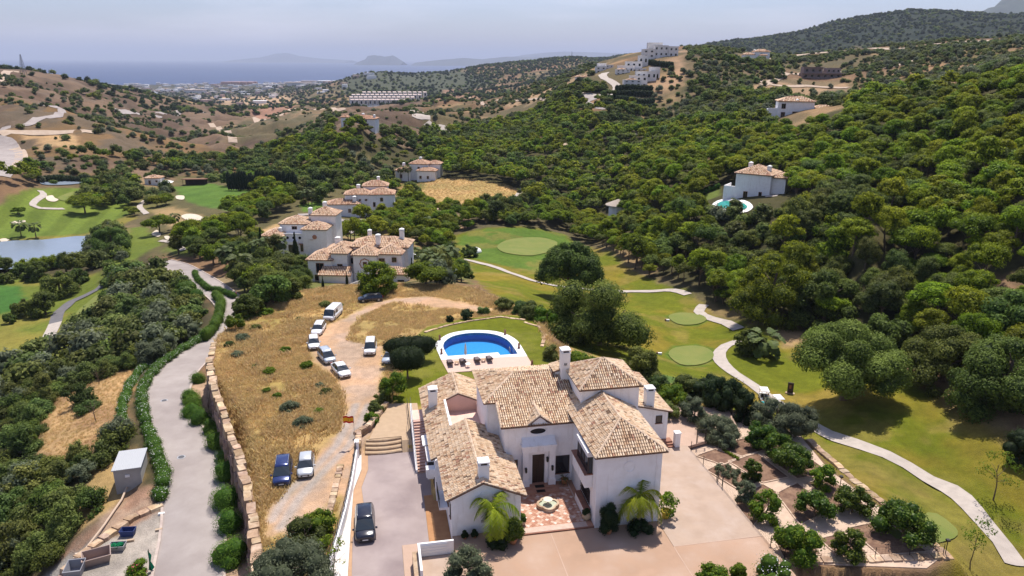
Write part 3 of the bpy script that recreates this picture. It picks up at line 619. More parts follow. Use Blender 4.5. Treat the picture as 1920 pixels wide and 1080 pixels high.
M_HEDGE = leafmat('hedge_foliage', (.05,.115,.012), (.17,.28,.03), rand=.2, hue=.015)
M_FROND = leafmat('palm_frond', (.06,.12,.010), (.32,.36,.02), rand=.15, hue=.015, trans=.3)
M_FROND2 = leafmat('fan_palm_frond', (.045,.07,.02), (.14,.17,.05), rand=.2, hue=.015, trans=.2)
M_PETAL = mat('white_petals', (.75,.74,.70), .8)
M_DRYLEAF = leafmat('dry_grass_blades', (.48,.33,.13), (.76,.58,.30), rand=.15, hue=.012, trans=.5)

def rdir(r, n, zmin=-1.0):
    z = r.uniform(zmin, 1, n); a = r.uniform(0, 2*PI, n); s = np.sqrt(1-z*z); return np.stack([s*np.cos(a), s*np.sin(a), z], 1)
def dome(nl, W_, H, z0, r0, seed, low=-.15, fill=.25, squash=.75):
    """sub-crowns spread over a dome W_ wide and H high standing on z0"""
    r = np.random.default_rng(seed); L = []
    D = rdir(r, nl, low)
    for k, d in enumerate(D):
        q = r0*r.uniform(.65, 1.25); f = 1.0 if r.random() > fill else r.uniform(.35, .8)
        L.append((d[0]*(W_/2-q*.8)*f*r.uniform(.85, 1.1), d[1]*(W_/2-q*.8)*f*r.uniform(.85, 1.1), z0+H*.30+d[2]*(H*.70-q*.6)*f, q, q, q*squash))
    return L
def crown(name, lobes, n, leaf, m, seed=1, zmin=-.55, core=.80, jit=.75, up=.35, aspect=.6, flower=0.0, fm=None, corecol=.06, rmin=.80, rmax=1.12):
    r = np.random.default_rng(seed); L = np.array(lobes, float); w = L[:, 3]*L[:, 4]+L[:, 3]*L[:, 5]; w /= w.sum()
    k = r.choice(len(L), n, p=w); d = rdir(r, n, zmin); tone_l = r.uniform(0, 1, len(L))
    rad = r.uniform(rmin, rmax, n)+0.10*np.sin(d[:, 0]*7+k)*np.cos(d[:, 1]*6+k*2)
    p = L[k, :3]+d*L[k, 3:6]*rad[:, None]
    nr = d+r.normal(0, jit*.5, (n, 3)); nr[:, 2] += up; nr /= np.linalg.norm(nr, axis=1)[:, None]
    t = np.cross(nr, r.normal(0, 1, (n, 3))); t /= np.linalg.norm(t, axis=1)[:, None]; b = np.cross(nr, t)
    s = (leaf*r.uniform(.6, 1.3, n))[:, None]/2
    bend = nr*s*.25
    Vv = np.stack([p-t*s-bend, p-b*s*aspect, p+t*s-bend, p+b*s*aspect], 1).reshape(-1, 3)
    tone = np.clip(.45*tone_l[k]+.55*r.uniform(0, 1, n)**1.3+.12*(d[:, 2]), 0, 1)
    C = np.repeat(tone, 4); Fq = np.arange(4*n).reshape(n, 4); fmi = np.zeros(n, np.int32)
    if flower > 0: fmi[(r.random(n) < flower) & (d[:, 2] > -.1)] = 1
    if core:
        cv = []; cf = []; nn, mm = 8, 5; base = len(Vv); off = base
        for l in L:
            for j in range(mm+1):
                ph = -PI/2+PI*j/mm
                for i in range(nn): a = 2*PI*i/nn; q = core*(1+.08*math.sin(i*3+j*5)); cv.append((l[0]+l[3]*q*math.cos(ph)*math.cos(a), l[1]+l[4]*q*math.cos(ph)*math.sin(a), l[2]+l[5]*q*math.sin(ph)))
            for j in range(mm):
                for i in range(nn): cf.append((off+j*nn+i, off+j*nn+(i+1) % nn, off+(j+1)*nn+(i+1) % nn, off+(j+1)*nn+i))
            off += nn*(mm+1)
        Vv = np.concatenate([Vv, cv]); Fq = np.concatenate([Fq, cf]); C = np.concatenate([C, np.full(len(cv), corecol)]); fmi = np.concatenate([fmi, np.zeros(len(cf), np.int32)])  # cores take a dark tone that paints the shade inside the crown
    ms = [m, fm] if fm else m
    return np_mesh(name, Vv, Fq, ms, cols=np.repeat(C[:, None], 3, 1), fmat=fmi if fm else None)
def trunk_mesh(name, h, r0, limbs, seed=1, lean=.15, m=None, fork=.45, reach=.5):
    r = random.Random(seed); b = MB(); x = y = 0; pts = [(0, 0, -.4)]; rs = [r0*1.25]
    for k in range(1, 6):
        x += r.uniform(-1, 1)*lean*h/5; y += r.uniform(-1, 1)*lean*h/5; pts.append((x, y, h*k/5)); rs.append(r0*(1-.6*k/5))
    b.tube(pts, rs, 7)
    for k in range(limbs):
        a = 2*PI*k/limbs+r.uniform(-.4, .4); f = r.uniform(fork, .8); i = min(4, int(f*5)); p = Vector(pts[i]).lerp(Vector(pts[i+1]), f*5-i); L = h*reach*r.uniform(.7, 1.15)
        q = p+Vector((math.cos(a)*L*.5, math.sin(a)*L*.5, L*.35)); e = q+Vector((math.cos(a+.3)*L*.45, math.sin(a+.3)*L*.45, L*.3))
        b.tube([p, q, e], [r0*.45, r0*.3, r0*.12], 5)
    return b.mesh(name, m or M_BARK)
# forest meshes: (high, mid, far) detail
PR = {}
def proto(kind, detail, crowns, trunks=None): PR[(kind, detail)] = (crowns, trunks)
def forest_set(kind, m, W_, H, z0, nl, r0, squash, th, tr, leaf, seeds, low=-.15):
    for det, n, lf, k_ in (('hi', 8000, leaf*.58, 1.15), ('mid', 3000, leaf*.85, 1.0), ('far', 480, leaf*1.7, .5)):
        cs = []
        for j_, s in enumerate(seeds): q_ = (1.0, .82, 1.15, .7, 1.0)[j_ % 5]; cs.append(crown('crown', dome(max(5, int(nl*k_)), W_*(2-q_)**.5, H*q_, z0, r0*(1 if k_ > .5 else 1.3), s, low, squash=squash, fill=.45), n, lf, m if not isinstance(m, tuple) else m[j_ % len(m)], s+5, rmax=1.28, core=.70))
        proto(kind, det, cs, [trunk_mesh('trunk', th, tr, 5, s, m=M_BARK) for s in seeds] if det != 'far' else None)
forest_set('pine', (M_PINE, M_PINE, M_PINE, M_OAK, M_PINE), 7.6, 4.8, 4.0, 30, 1.15, .72, 5.8, .24, .55, (11, 12, 13, 14, 15), low=-.05)
forest_set('oak', (M_OAK, M_OAK, M_SCRUB, M_PINE), 7.8, 5.8, 1.4, 30, 1.2, .85, 4.0, .28, .50, (21, 22, 23, 24))
forest_set('scrub', (M_SCRUB, M_SCRUB, M_OLIVE, M_OAK, M_SCRUB), 4.0, 2.9, -.1, 20, .68, .85, 1.6, .1, .28, (31, 32, 33, 34, 35))
forest_set('hill', (M_DARK, M_OAK, M_DARK), 4.2, 3.2, -.1, 14, .9, .85, 1.6, .1, .36, (41, 42, 43))
# ------------------------------------------------------------------ where the woods and scrub grow
KD = np.zeros(GX.shape, np.int8); DN = np.zeros(GX.shape, np.float32)   # kind: 1 pine 2 oak 3 scrub ; density 0..1
def plant(pts, kind, dens, world=False, jag=0, mix=None):
    poly = pts if world else W(pts); k = near_box(poly, jag+1); X, Y = GX[k], GY[k]; d = sdist(X, Y, poly)
    if jag: d = d+(fbm(X/(jag*1.5), Y/(jag*1.5), 3, 78)-0.5)*2*jag
    m = d < 0; a = KD[k]; c = DN[k]; kk = np.full(m.sum(), kind)
    if mix: f = fbm(X[m]/35, Y[m]/35, 3, 55); kk = np.where(f > mix[1], mix[0], kk)
    a[m] = kk; c[m] = dens; KD[k] = a; DN[k] = c
m = RR > 380; KD[m] = 3; DN[m] = (0.10+.80*sstep(.44, .60, fbm(GX/70, GY/70, 5, 60)))[m]
m = (GT < -.1) & (RR > 450) & (RR < 1700); DN[m] = (.03+.75*sstep(.55, .66, fbm(GX/60, GY/60, 5, 63)))[m]
m = RR > 1500; DN[m] = np.maximum(DN[m], .4)
m = (RR > 2300) & (RR < 6000) & (GT < -.06); DN[m] = .15
plant([(-60,185),(60,185),(240,235),(560,255),(560,310),(300,330),(-60,330)], 3, .16)
plant([(100,170),(300,185),(420,240),(440,262),(250,245),(120,200)], 3, .35, mix=(2, .55))
plant([(210,265),(330,262),(480,300),(560,330),(330,345),(180,330)], 3, .55, mix=(2, .5))
plant([(430,262),(700,238),(1000,215),(1240,215),(1450,240),(1500,235),(1500,330),(1230,440),(1060,430),(870,395),(830,380),(700,330),(560,350),(440,330),(330,335),(350,300)], 2, .85, mix=(1, .5))
plant([(500,232),(640,235),(640,262),(470,262)], 3, .55)
plant([(640,330),(660,270),(760,262),(820,290),(730,330)], 3, .5, mix=(2, .5))
plant([(1180,470),(1220,430),(1330,330),(1500,240),(1640,190),(1990,130),(1990,520),(1880,600),(1860,640),(1700,600),(1600,600),(1480,600),(1380,590),(1300,540),(1230,530)], 1, 1.0, mix=(2, .62))
plant([(1060,430),(1230,440),(1300,540),(1230,530),(1180,500),(1140,470)], 2, 1.0, mix=(1, .55))
plant([(1400,590),(1440,500),(1700,520),(1980,560),(1980,700),(1880,720),(1820,690),(1700,640),(1640,600),(1560,600),(1480,590)], 2, .9, mix=(1, .6))
plant([(1100,225),(1250,215),(1290,115),(1460,125),(1500,230),(1440,240),(1230,230)], 3, .8, mix=(2, .55))
plant([(1540,165),(1700,125),(1950,85),(1950,125),(1800,150),(1640,190),(1540,210)], 3, .6)
plant([(1430,150),(1500,148),(1580,150),(1600,165),(1540,185),(1440,180),(1400,165)], 3, .08)
plant([(1440,240),(1500,232),(1560,212),(1640,192),(1700,175),(1560,230),(1500,260)], 2, .6)
plant([(0,190),(110,195),(150,200),(160,225),(0,235)], 3, .2)
# woods between and around the neighbouring villas
plant([(390,455),(470,430),(540,400),(500,345),(430,345),(420,395),(480,372),(560,395),(470,420),(400,440)], 2, .7, mix=(1, .5))
plant([(420,398),(480,376),(550,372),(545,398),(470,425),(420,425)], 1, .8)
plant([(330,455),(395,440),(480,440),(490,470),(480,540),(560,560),(520,600),(470,590),(445,560),(370,500),(330,480)], 2, .7, mix=(1, .55))
plant([(630,440),(720,415),(760,395),(860,405),(900,425),(850,440),(850,480),(880,520),(800,520),(760,450),(700,445)], 2, 1.0, mix=(1, .5))
plant([(740,400),(770,360),(800,352),(790,395),(840,400),(760,420)], 1, .6)
plant([(540,345),(640,335),(740,345),(740,362),(600,372),(545,365)], 2, .55)
plant([(970,385),(985,352),(1060,380),(1060,430),(990,428),(880,420),(870,395),(950,392)], 2, 1.0, mix=(1, .55))
plant([(130,345),(180,330),(250,322),(265,345),(262,378),(230,390),(190,385),(140,378)], 1, 1.0, mix=(2, .6))
plant([(-100,330),(0,318),(60,320),(75,340),(55,375),(30,390),(-100,395)], 1, 1.0)
plant([(180,290),(330,295),(330,335),(280,350),(180,345),(90,330),(60,300)], 2, .5, mix=(3, .5))
plant([(30,280),(70,290),(200,340),(150,350),(100,325)], 3, .35)
plant([(165,440),(200,425),(232,430),(240,470),(225,505),(165,500),(150,480)], 3, .8, mix=(2, .55))
plant([(-150,500),(0,508),(110,500),(160,500),(140,518),(40,520),(-150,532)], 2, .45)
_d = DN.copy(); plant([(0,188),(150,185),(300,200),(620,200),(600,240),(500,260),(500,290),(330,305),(200,285),(110,262),(0,245)], 3, .5); m = DN != _d; m &= (GT < 0) & (RR > 380); DN[m & (DN == .5)] = (.03+.7*sstep(.53, .66, fbm(GX/45, GY/45, 5, 64)))[m & (DN == .5)]
plant([(180,300),(330,300),(440,305),(560,300),(560,335),(330,345),(180,335)], 2, .7, mix=(3, .5))
# the scrub below the road
plant([(215,500),(330,500),(365,540),(415,590),(425,615),(372,650),(300,690),(262,690),(190,712),(110,745),(70,790),(75,850),(110,880),(225,820),(235,850),(175,880),(110,1000),(60,1080),(-250,1110),(-250,760),(0,710),(95,660),(175,602),(207,560),(195,520)], 3, 1.0)
plant([(-250,870),(40,830),(90,900),(160,930),(130,1030),(50,1090),(-250,1120)], 2, .0)
plant([(-250,900),(30,860),(90,890),(190,940),(110,1050),(50,1110),(-250,1150)], 3, 1.0)
plant([(100,750),(180,720),(215,740),(200,830),(120,860),(90,820)], 3, .06)
plant([(1232,200),(1250,140),(1300,112),(1320,130),(1270,200)], 3, .4)
plant([(440,560),(470,490),(486,484),(575,490),(572,545),(520,580)], 2, .75, mix=(3, .5)); plant([(622,478),(625,436),(700,425),(760,440),(790,470),(700,470)], 2, .8, mix=(1, .5)); plant([(788,470),(870,485),(890,525),(840,538),(792,535)], 2, .45, mix=(3, .5)); plant([(746,412),(742,372),(600,345),(560,360),(560,395),(600,400)], 3, .4, mix=(2, .5))
# clearings
for P_ in ([(1295,385),(1350,355),(1440,335),(1485,335),(1485,395),(1440,450),(1330,448)], [(1432,246),(1445,200),(1590,200),(1595,235),(1500,252)], [(628,262),(630,225),(712,225),(714,262)], [(1105,412),(1125,392),(1190,392),(1185,412)],
           [(1375,120),(1380,100),(1445,100),(1445,122)], [(1490,150),(1500,130),(1580,130),(1585,152)], [(1105,160),(1120,120),(1200,95),(1290,95),(1290,128),(1240,130),(1225,200),(1150,205),(1140,170)],
           [(1060,172),(1070,145),(1115,145),(1120,168)], [(484,486),(486,436),(620,436),(622,480)], [(572,552),(574,474),(788,466),(790,540)], [(604,412),(608,372),(742,366),(745,412)], [(735,345),(735,312),(830,312),(835,345)],
           [(742,345),(830,335),(890,336),(985,360),(982,385),(880,392),(800,398),(760,372)], [(265,350),(270,332),(390,332),(400,350),(300,356)], [(1070,480),(1060,440),(850,435),(845,480)]):
    plant(P_, 0, 0.0)
plant([(1330,404),(1440,404),(1445,455),(1325,452)], 3, .9)
for P_ in ([(-150,385),(65,352),(150,350),(245,375),(250,400),(165,438),(0,458),(-150,480)], [(320,350),(400,344),(487,358),(482,372),(425,395),(330,378)], [(240,425),(275,422),(308,458),(230,500),(228,465)]): plant(P_, 0, 0.0)
plant([(133,370),(195,348),(255,343),(270,372),(238,392),(190,391),(145,386)], 1, 1.0, mix=(2, .6))
plant(TURF5, 0, 0, world=True); plant(TURF1, 0, 0, world=True); plant(PLATEAU, 0, 0, world=True); plant(POND, 0, 0, world=True)
plant(YARD, 0, 0, world=True)
for line, half in ((ROAD_L, 5.5), (W([(-20,262),(8,268),(18,285),(14,305),(-10,330)]), 9), (W([(1155,200),(1130,204),(1112,200),(1098,192),(1112,186),(1098,180),(1120,180),(1148,178),(1157,168),(1155,160),(1140,150)]), 6),
                   (W([(560,404),(590,402),(615,428),(640,440),(655,436)]), 4)):
    k = near_box(line, half+1); X, Y = GX[k], GY[k]; D = np.full(X.shape, 1e9)
    for i in range(len(line)-1): D = np.minimum(D, seg_d(X, Y, line[i], line[i+1])[0])
    c = DN[k]; c[D < half] = 0; DN[k] = c

def lookup(A, x, y):
    t = (np.arctan2(x, y)-T0)/(T1-T0)*(NT-1); r = (np.log(np.hypot(x, y))-R0)/(R1-R0)*(NR-1)
    return A[np.clip(r.round().astype(int), 0, NR-1), np.clip(t.round().astype(int), 0, NT-1)]
ELV = (GZ-HC)/RR; HORZ = np.maximum.accumulate(ELV, axis=0)
def scatter(sp, r0, r1, kinds, az=(-46, 46), seed=3):
    a0, a1 = math.radians(az[0]), math.radians(az[1]); r = np.random.default_rng(seed)
    x = np.arange(-r1, r1, sp); y = np.arange(0, r1, sp); X, Y = np.meshgrid(x, y); X = X.ravel()+r.uniform(-.42, .42, X.size)*sp; Y = Y.ravel()+r.uniform(-.42, .42, Y.size)*sp
    R = np.hypot(X, Y); T = np.arctan2(X, Y); m = (R > r0) & (R < r1) & (T > a0) & (T < a1); X, Y, R = X[m], Y[m], R[m]
    kd = lookup(KD, X, Y); dn = lookup(DN, X, Y); u = r.random(len(X)); m = np.isin(kd, kinds) & (u < dn); X, Y, R, kd = X[m], Y[m], R[m], kd[m]
    Z = Hm(X, Y); vis = (Z+9-HC)/R > lookup(HORZ, X, Y)-np.where(R > 250, .004, .05); vis &= (Z > SEA)
    return X[vis], Y[vis], Z[vis], R[vis], kd[vis], r
POOLS = {}
def pool(name, kind, det, X, Y, Z, S, r): POOLS.setdefault((name, kind, det), []).append((X, Y, Z, S))
INDIV = []
def grow(kind_id, kind, sp, r0, r1, det, smin, smax, seed, keep=0, cull=None):
    X, Y, Z, R, kd, r = scatter(sp, r0, r1, [kind_id], seed=seed); S = r.uniform(smin, smax, len(X))
    if keep:
        o = np.argsort(R)[:keep]; rest = np.setdiff1d(np.arange(len(X)), o)
        for i in o: INDIV.append((kind, X[i], Y[i], Z[i], S[i], R[i]))
        X, Y, Z, S = X[rest], Y[rest], Z[rest], S[rest]
    pool(kind, kind, det, X, Y, Z, S, r)
grow(1, 'pine', 4.5, 90, 330, 'mid', .55, 1.08, 1, keep=290); grow(2, 'oak', 4.6, 90, 330, 'mid', .5, 1.02, 2, keep=280)
grow(1, 'pine', 5.0, 330, 760, 'far', .6, 1.15, 3); grow(2, 'oak', 5.0, 330, 760, 'far', .55, 1.15, 4)
grow(3, 'scrub', 2.75, 40, 140, 'mid', .75, 1.35, 5, keep=290); grow(3, 'scrub', 4.2, 140, 420, 'far', 1.0, 1.9, 6)
grow(3, 'scrub', 5.0, 420, 1100, 'far', .6, 1.7, 7); grow(3, 'hill', 9.5, 1100, 2000, 'far', 1.1, 2.6, 8); grow(3, 'hill', 14, 2000, 4200, 'far', 1.3, 3.0, 9)
grow(1, 'pine', 10, 760, 1600, 'far', 1, 1.5, 10); grow(2, 'oak', 10, 760, 1600, 'far', .9, 1.4, 11)

def in_frame(x, y, z):
    d = Vector((x, y, z-HC)); X = d.x; Y = d.y*math.sin(PITCH)+d.z*math.cos(PITCH); Zf = d.y*math.cos(PITCH)-d.z*math.sin(PITCH)
    if Zf <= 1: return None
    return 960+FPX*X/Zf, 540-FPX*Y/Zf
def where(x, y, z):
    p = in_frame(x, y, z); 
    if p is None: return 'hill', 'hill'
    px, py = p
    if px > 1150 and py < 560:
        a = 'high up' if py < 250 else ('halfway up' if py < 330 else ('low down' if py < 430 else 'at the foot'))
        b = 'the slope left of the hill villa' if px < 1300 else ('the wood round the hill villa' if px < 1490 else ('the slope right of the hill villa' if px < 1620 else ('the middle of the right-hand hillside' if px < 1780 else 'the right end of the hillside')))
        return ('%s on %s' % (a, b)) if a != 'at the foot' else 'at the foot of %s' % b.replace('the foot of ', ''), 'hillside'
    if px > 1150: return ('in the wood edge above the fairway %s' % ('near the cart path' if px < 1500 else 'behind the lone oak' if px < 1720 else 'at its right end')), 'fairway'
    if px < 330: return ('beside the mown fairway and pond' if py > 420 else 'around the upper left golf green') if py > 300 else 'on the left-hand hill', 'left golf hole'
    if px < 480: return 'between the tee and the neighbouring villas', 'villas'
    if px < 600: return 'below the stepped villa', 'villas'
    if px < 860: return ('behind the tiled villa' if py > 380 else 'behind the far villa'), 'valley'
    return ('beyond the big putting green' if py > 360 else 'in the valley beyond the dry knoll'), 'valley'
NAMES_T = {'pine': ('pine_tree', 'dense green pine', 'pine tree', 'pines'), 'oak': ('oak_tree', 'dark evergreen oak', 'oak tree', 'evergreen oaks'), 'scrub': ('wild_shrub', 'dense grey green wild shrub', 'shrub', 'wild shrubs')}
for kind, x, y, z, s, R_ in INDIV:
    x, y, z, s = float(x), float(y), float(z), float(s)
    nm, lab, cat_, grp = NAMES_T[kind]; det = 'hi' if R_ < (75 if kind == 'scrub' else 170) else 'mid'
    cs, ts = PR[(kind, det)]; i = random.randrange(len(cs)); rz = random.uniform(0, 2*PI)
    wl, wk = where(x, y, z+3)
    if kind == 'scrub':
        p = in_frame(x, y, z+1) or (0, 0)
        if p[1] > 480: wl = ('beside the road %s' % ('above the shed' if p[1] > 760 else 'at its upper bend') if p[0] > 200 else ('along the golf turf' if p[1] < 720 else ('beside the bare dry slope' if p[1] < 880 else ('in the bottom left corner' if p[0] < 90 else 'below the gravel yard')))); wk = 'slope below the road'
    t = thing(nm, '%s %s %s' % ('small' if s < (.72 if kind != 'scrub' else .92) else ('large' if s > (.9 if kind != 'scrub' else 1.16) else 'medium'), lab, wl), cat_, (x, y, z-.2), rz, '%s, %s' % (grp, wk))
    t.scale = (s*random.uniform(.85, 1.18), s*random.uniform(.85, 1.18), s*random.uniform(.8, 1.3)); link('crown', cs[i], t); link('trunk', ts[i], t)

def gn_scatter(name, meshes, P, S, label_kind='stuff', seed=1):
    """one object that sets a plant on every point"""
    me = bpy.data.meshes.new(name); me.vertices.add(len(P)); me.vertices.foreach_set('co', np.asarray(P, np.float32).ravel())
    a = me.attributes.new('size', 'FLOAT', 'POINT'); a.data.foreach_set('value', np.asarray(S, np.float32))
    o = link(name, me); o['kind'] = 'stuff'
    ng = bpy.data.node_groups.new(name, 'GeometryNodeTree'); ng.interface.new_socket('Geometry', in_out='INPUT', socket_type='NodeSocketGeometry'); ng.interface.new_socket('Geometry', in_out='OUTPUT', socket_type='NodeSocketGeometry')
    n = ng.nodes; gi = n.new('NodeGroupInput'); go = n.new('NodeGroupOutput'); ip = n.new('GeometryNodeInstanceOnPoints'); g2 = n.new('GeometryNodeGeometryToInstance')
    for m_ in meshes:
        ob = bpy.data.objects.new(name+'_plant', m_); oi = n.new('GeometryNodeObjectInfo'); oi.inputs['Object'].default_value = ob; oi.inputs['As Instance'].default_value = False; ng.links.new(oi.outputs['Geometry'], g2.inputs[0])
    ng.links.new(gi.outputs[0], ip.inputs['Points']); ng.links.new(g2.outputs[0], ip.inputs['Instance']); ip.inputs['Pick Instance'].default_value = True
    rn = n.new('FunctionNodeRandomValue'); rn.data_type = 'INT'; rn.inputs[5].default_value = len(meshes)-1; rn.inputs['Seed'].default_value = seed
    ng.links.new(rn.outputs[2], ip.inputs['Instance Index'])
    rr_ = n.new('FunctionNodeRandomValue'); rr_.data_type = 'FLOAT'; rr_.inputs[3].default_value = 2*PI; cx = n.new('ShaderNodeCombineXYZ'); ng.links.new(rr_.outputs[1], cx.inputs[2]); ng.links.new(cx.outputs[0], ip.inputs['Rotation'])
    na = n.new('GeometryNodeInputNamedAttribute'); na.data_type = 'FLOAT'; na.inputs['Name'].default_value = 'size'; ng.links.new(na.outputs[0], ip.inputs['Scale'])
    ng.links.new(ip.outputs[0], go.inputs[0]); md = o.modifiers.new('plants', 'NODES'); md.node_group = ng; return o
STUFFNAME = {'hill': 'hill_scrub_vegetation', 'pine': 'pine_wood', 'oak': 'oak_wood', 'scrub': 'scrub_vegetation'}
for (nm, kind, det), L_ in POOLS.items():
    P = np.concatenate([np.stack([a[0], a[1], a[2]-.2], 1) for a in L_]); S = np.concatenate([a[3] for a in L_])
    if len(P): gn_scatter(STUFFNAME[nm], PR[(kind, det)][0], P, S, seed=len(P)); print(nm, det, len(P))
# tufts of dry grass over the plateau
def tuft_mesh(name, m, n=22, h=.24, w=.03, r0=.30, seed=1):
    r = random.Random(seed); b = MB()
    for k in range(n):
        a = r.uniform(0, 2*PI); q = r0*math.sqrt(r.random()); x, y = q*math.cos(a), q*math.sin(a); hh = h*r.uniform(.5, 1.2); lx, ly = r.uniform(-.9, .9)*hh, r.uniform(-.9, .9)*hh; t = r.uniform(0, PI); c = r.random(); b.cur = (c, c, c)
        dx, dy = w*math.cos(t), w*math.sin(t); b.add([(x-dx, y-dy, -.03), (x+dx, y+dy, -.03), (x+lx*.5+dx*.6, y+ly*.5+dy*.6, hh*.6), (x+lx, y+ly, hh)], [(0, 1, 2), (0, 2, 3)])
    return b.mesh(name, m)
TUFTS = [tuft_mesh('tuft', M_DRYLEAF, seed=s) for s in (1, 2, 3)]
def fill_poly(poly, spacing, seed, cond=None):
    r = np.random.default_rng(seed); xs = [p[0] for p in poly]; ys = [p[1] for p in poly]
    X, Y = np.meshgrid(np.arange(min(xs), max(xs), spacing), np.arange(min(ys), max(ys), spacing)); X = X.ravel()+r.uniform(-.5, .5, X.size)*spacing; Y = Y.ravel()+r.uniform(-.5, .5, Y.size)*spacing
    m = inside(X, Y, poly); X, Y = X[m], Y[m]
    if cond is not None: m = cond(X, Y, r); X, Y = X[m], Y[m]
    return X, Y, Hm(X, Y), r
HOUSE_ZONE = [hw(*p) for p in [(-25,-14),(-23.4,17),(-23,23),(-20,31),(17,31),(17,-14)]]
def dry_cond(X, Y, r):
    d = np.minimum(sdist(X, Y, TRACK), 1e9); isl = inside(X, Y, ISLAND); ok = (d > .4) | isl
    ok &= ~inside(X, Y, HOUSE_ZONE) & ~inside(X, Y, LAWN) & ~inside(X, Y, GARDEN) & (X < 40)
    f = fbm(X/4, Y/4, 3, 66); ok &= (f > .40) | (r.random(len(X)) < .15)
    ok &= ~((X > 8) & (Y < 115)); return ok
X, Y, Z, r = fill_poly(PLATEAU, .36, 5, dry_cond); print('tufts', len(X))
gn_scatter('dry_grass', TUFTS, np.stack([X, Y, Z], 1), r.uniform(.6, 1.7, len(X))*(1+.8*(fbm(X/6, Y/6, 3, 8) > .55)))
KN = W([(742,345),(830,335),(890,336),(985,360),(982,380),(880,384),(800,380),(760,372)])
X, Y, Z, r = fill_poly(KN, 1.6, 6); gn_scatter('dry_grass', TUFTS, np.stack([X, Y, Z], 1), r.uniform(1.2, 2.5, len(X)))
X, Y, Z, r = fill_poly(D1, .7, 7); gn_scatter('dry_grass', TUFTS, np.stack([X, Y, Z], 1), r.uniform(.6, 1.3, len(X)))
# ------------------------------------------------------------------ building kit
M_WALL = mat('white_render', (.88,.86,.85), .9, (.84,.82,.81), .6, c3=(.80,.77,.75), scale3=1.3, bmp=(12, .006))
_n = M_WALL.node_tree; _b = _n.nodes['Principled BSDF']; _src = _b.inputs['Base Color'].links[0].from_socket; _pos = N(_n, 'ShaderNodeNewGeometry').outputs['Position']
_n.links.new(mixc(_n, noise_fac(_n, 2.2, .56, .80, 6, _pos, stretch=(1, 1, .12)), _src, (.68,.64,.60)), _b.inputs['Base Color'])
M_PINKW = mat('pink_render', (.72,.50,.42), .9, (.66,.45,.37), .9)
M_TILE = mat('roof_tile', (1,1,1), .88, (.78,.74,.72), 9, attr=True, world=False)
M_PAN = mat('shaded_roof_base', (.20,.115,.075), .95, (.14,.085,.06), 4)  # roof base under the tiles, darkened to paint the shadow gaps between columns
M_GLASS = mat('window_glass', (.012,.014,.018), .06, spec=.7)
M_FRAME = mat('dark_wood', (.055,.035,.028), .6); M_BROWN = mat('brown_tile', (.23,.10,.065), .7, (.30,.14,.09), 3)
M_METAL = mat('dark_iron', (.04,.038,.035), .5, metal=.6); M_GREY = mat('grey_metal', (.42,.42,.42), .45, metal=.5)
M_CAP = mat('white_paint', (.82,.81,.79), .7)
PAL = np.array([(.80,.61,.41),(.72,.52,.33),(.85,.68,.49),(.62,.41,.25),(.50,.28,.185),(.76,.58,.40),(.34,.21,.13),(.24,.165,.11)])
def roof_frame(poly):
    P = np.array(poly, float); n = np.zeros(3)
    for i in range(len(P)):
        a, b = P[i], P[(i+1) % len(P)]; n += np.array([(a[1]-b[1])*(a[2]+b[2]), (a[2]-b[2])*(a[0]+b[0]), (a[0]-b[0])*(a[1]+b[1])])
    n /= np.linalg.norm(n); n = n if n[2] > 0 else -n
    d = np.array([n[0]*n[2], n[1]*n[2], -(n[0]**2+n[1]**2)]); d /= np.linalg.norm(d); u = np.cross(n, d); return P, n, d, u
def tile_plane(poly, sp=.235, ln=.36, seed=1, reddish=0.0, bias=None):
    """half-round clay tiles in courses over a roof plane -> (verts, quads, colours)"""
    P, n, d, u = roof_frame(poly); o = P[0]; U = (P-o) @ u; D = (P-o) @ d; r = np.random.default_rng(seed)
    xs = np.arange(U.min()+sp*.5, U.max(), sp); ys = np.arange(D.max()-ln*.45, D.min(), -ln); X, Y = np.meshgrid(xs, ys); X = X.ravel(); Y = Y.ravel()
    m = inside(X, Y, np.stack([U, D], 1)); X, Y = X[m], Y[m]; k = len(X)
    if k == 0: return None
    jx = r.normal(0, sp*.03, k); jz = r.uniform(0, .018, k); a = np.array([0, .25, .5, .75, 1])*PI; R0_, R1_ = sp*.31, sp*.385
    T = [(np.cos(a)*R0_, np.full(5, -ln*.55), np.sin(a)*R0_*1.25), (np.cos(a)*R1_, np.full(5, ln*.5), np.sin(a)*R1_*1.25+.022)]
    lu = np.concatenate([T[0][0], T[1][0]]); ld = np.concatenate([T[0][1], T[1][1]]); lz = np.concatenate([T[0][2], T[1][2]])
    V = o+(X[:, None]+jx[:, None]+lu)[..., None]*u+(Y[:, None]+ld)[..., None]*d+(jz[:, None]+lz+.01)[..., None]*n
    q = np.array([(i, i+1, i+6, i+5) for i in range(4)]); Q = (np.arange(k)[:, None, None]*10+q).reshape(-1, 4)
    f = fbm(X*.35+seed*7, Y*.35, 3, seed); w = r.random(k)*.75+f*.5; pr = np.clip(((w-.15)/1.0*8).astype(int), 0, 7)
    order = np.array([2, 0, 5, 2, 1, 0, 3, 4]); idx = order[pr]; flip = r.random(k) < .24; idx[flip] = r.integers(0, 8, flip.sum()); C = PAL[idx]*r.uniform(.85, 1.12, k)[:, None]
    if reddish: C = C*(1-reddish)+np.array((.50,.26,.17))*reddish
    return V.reshape(-1, 3), Q, np.repeat(C, 10, 0)
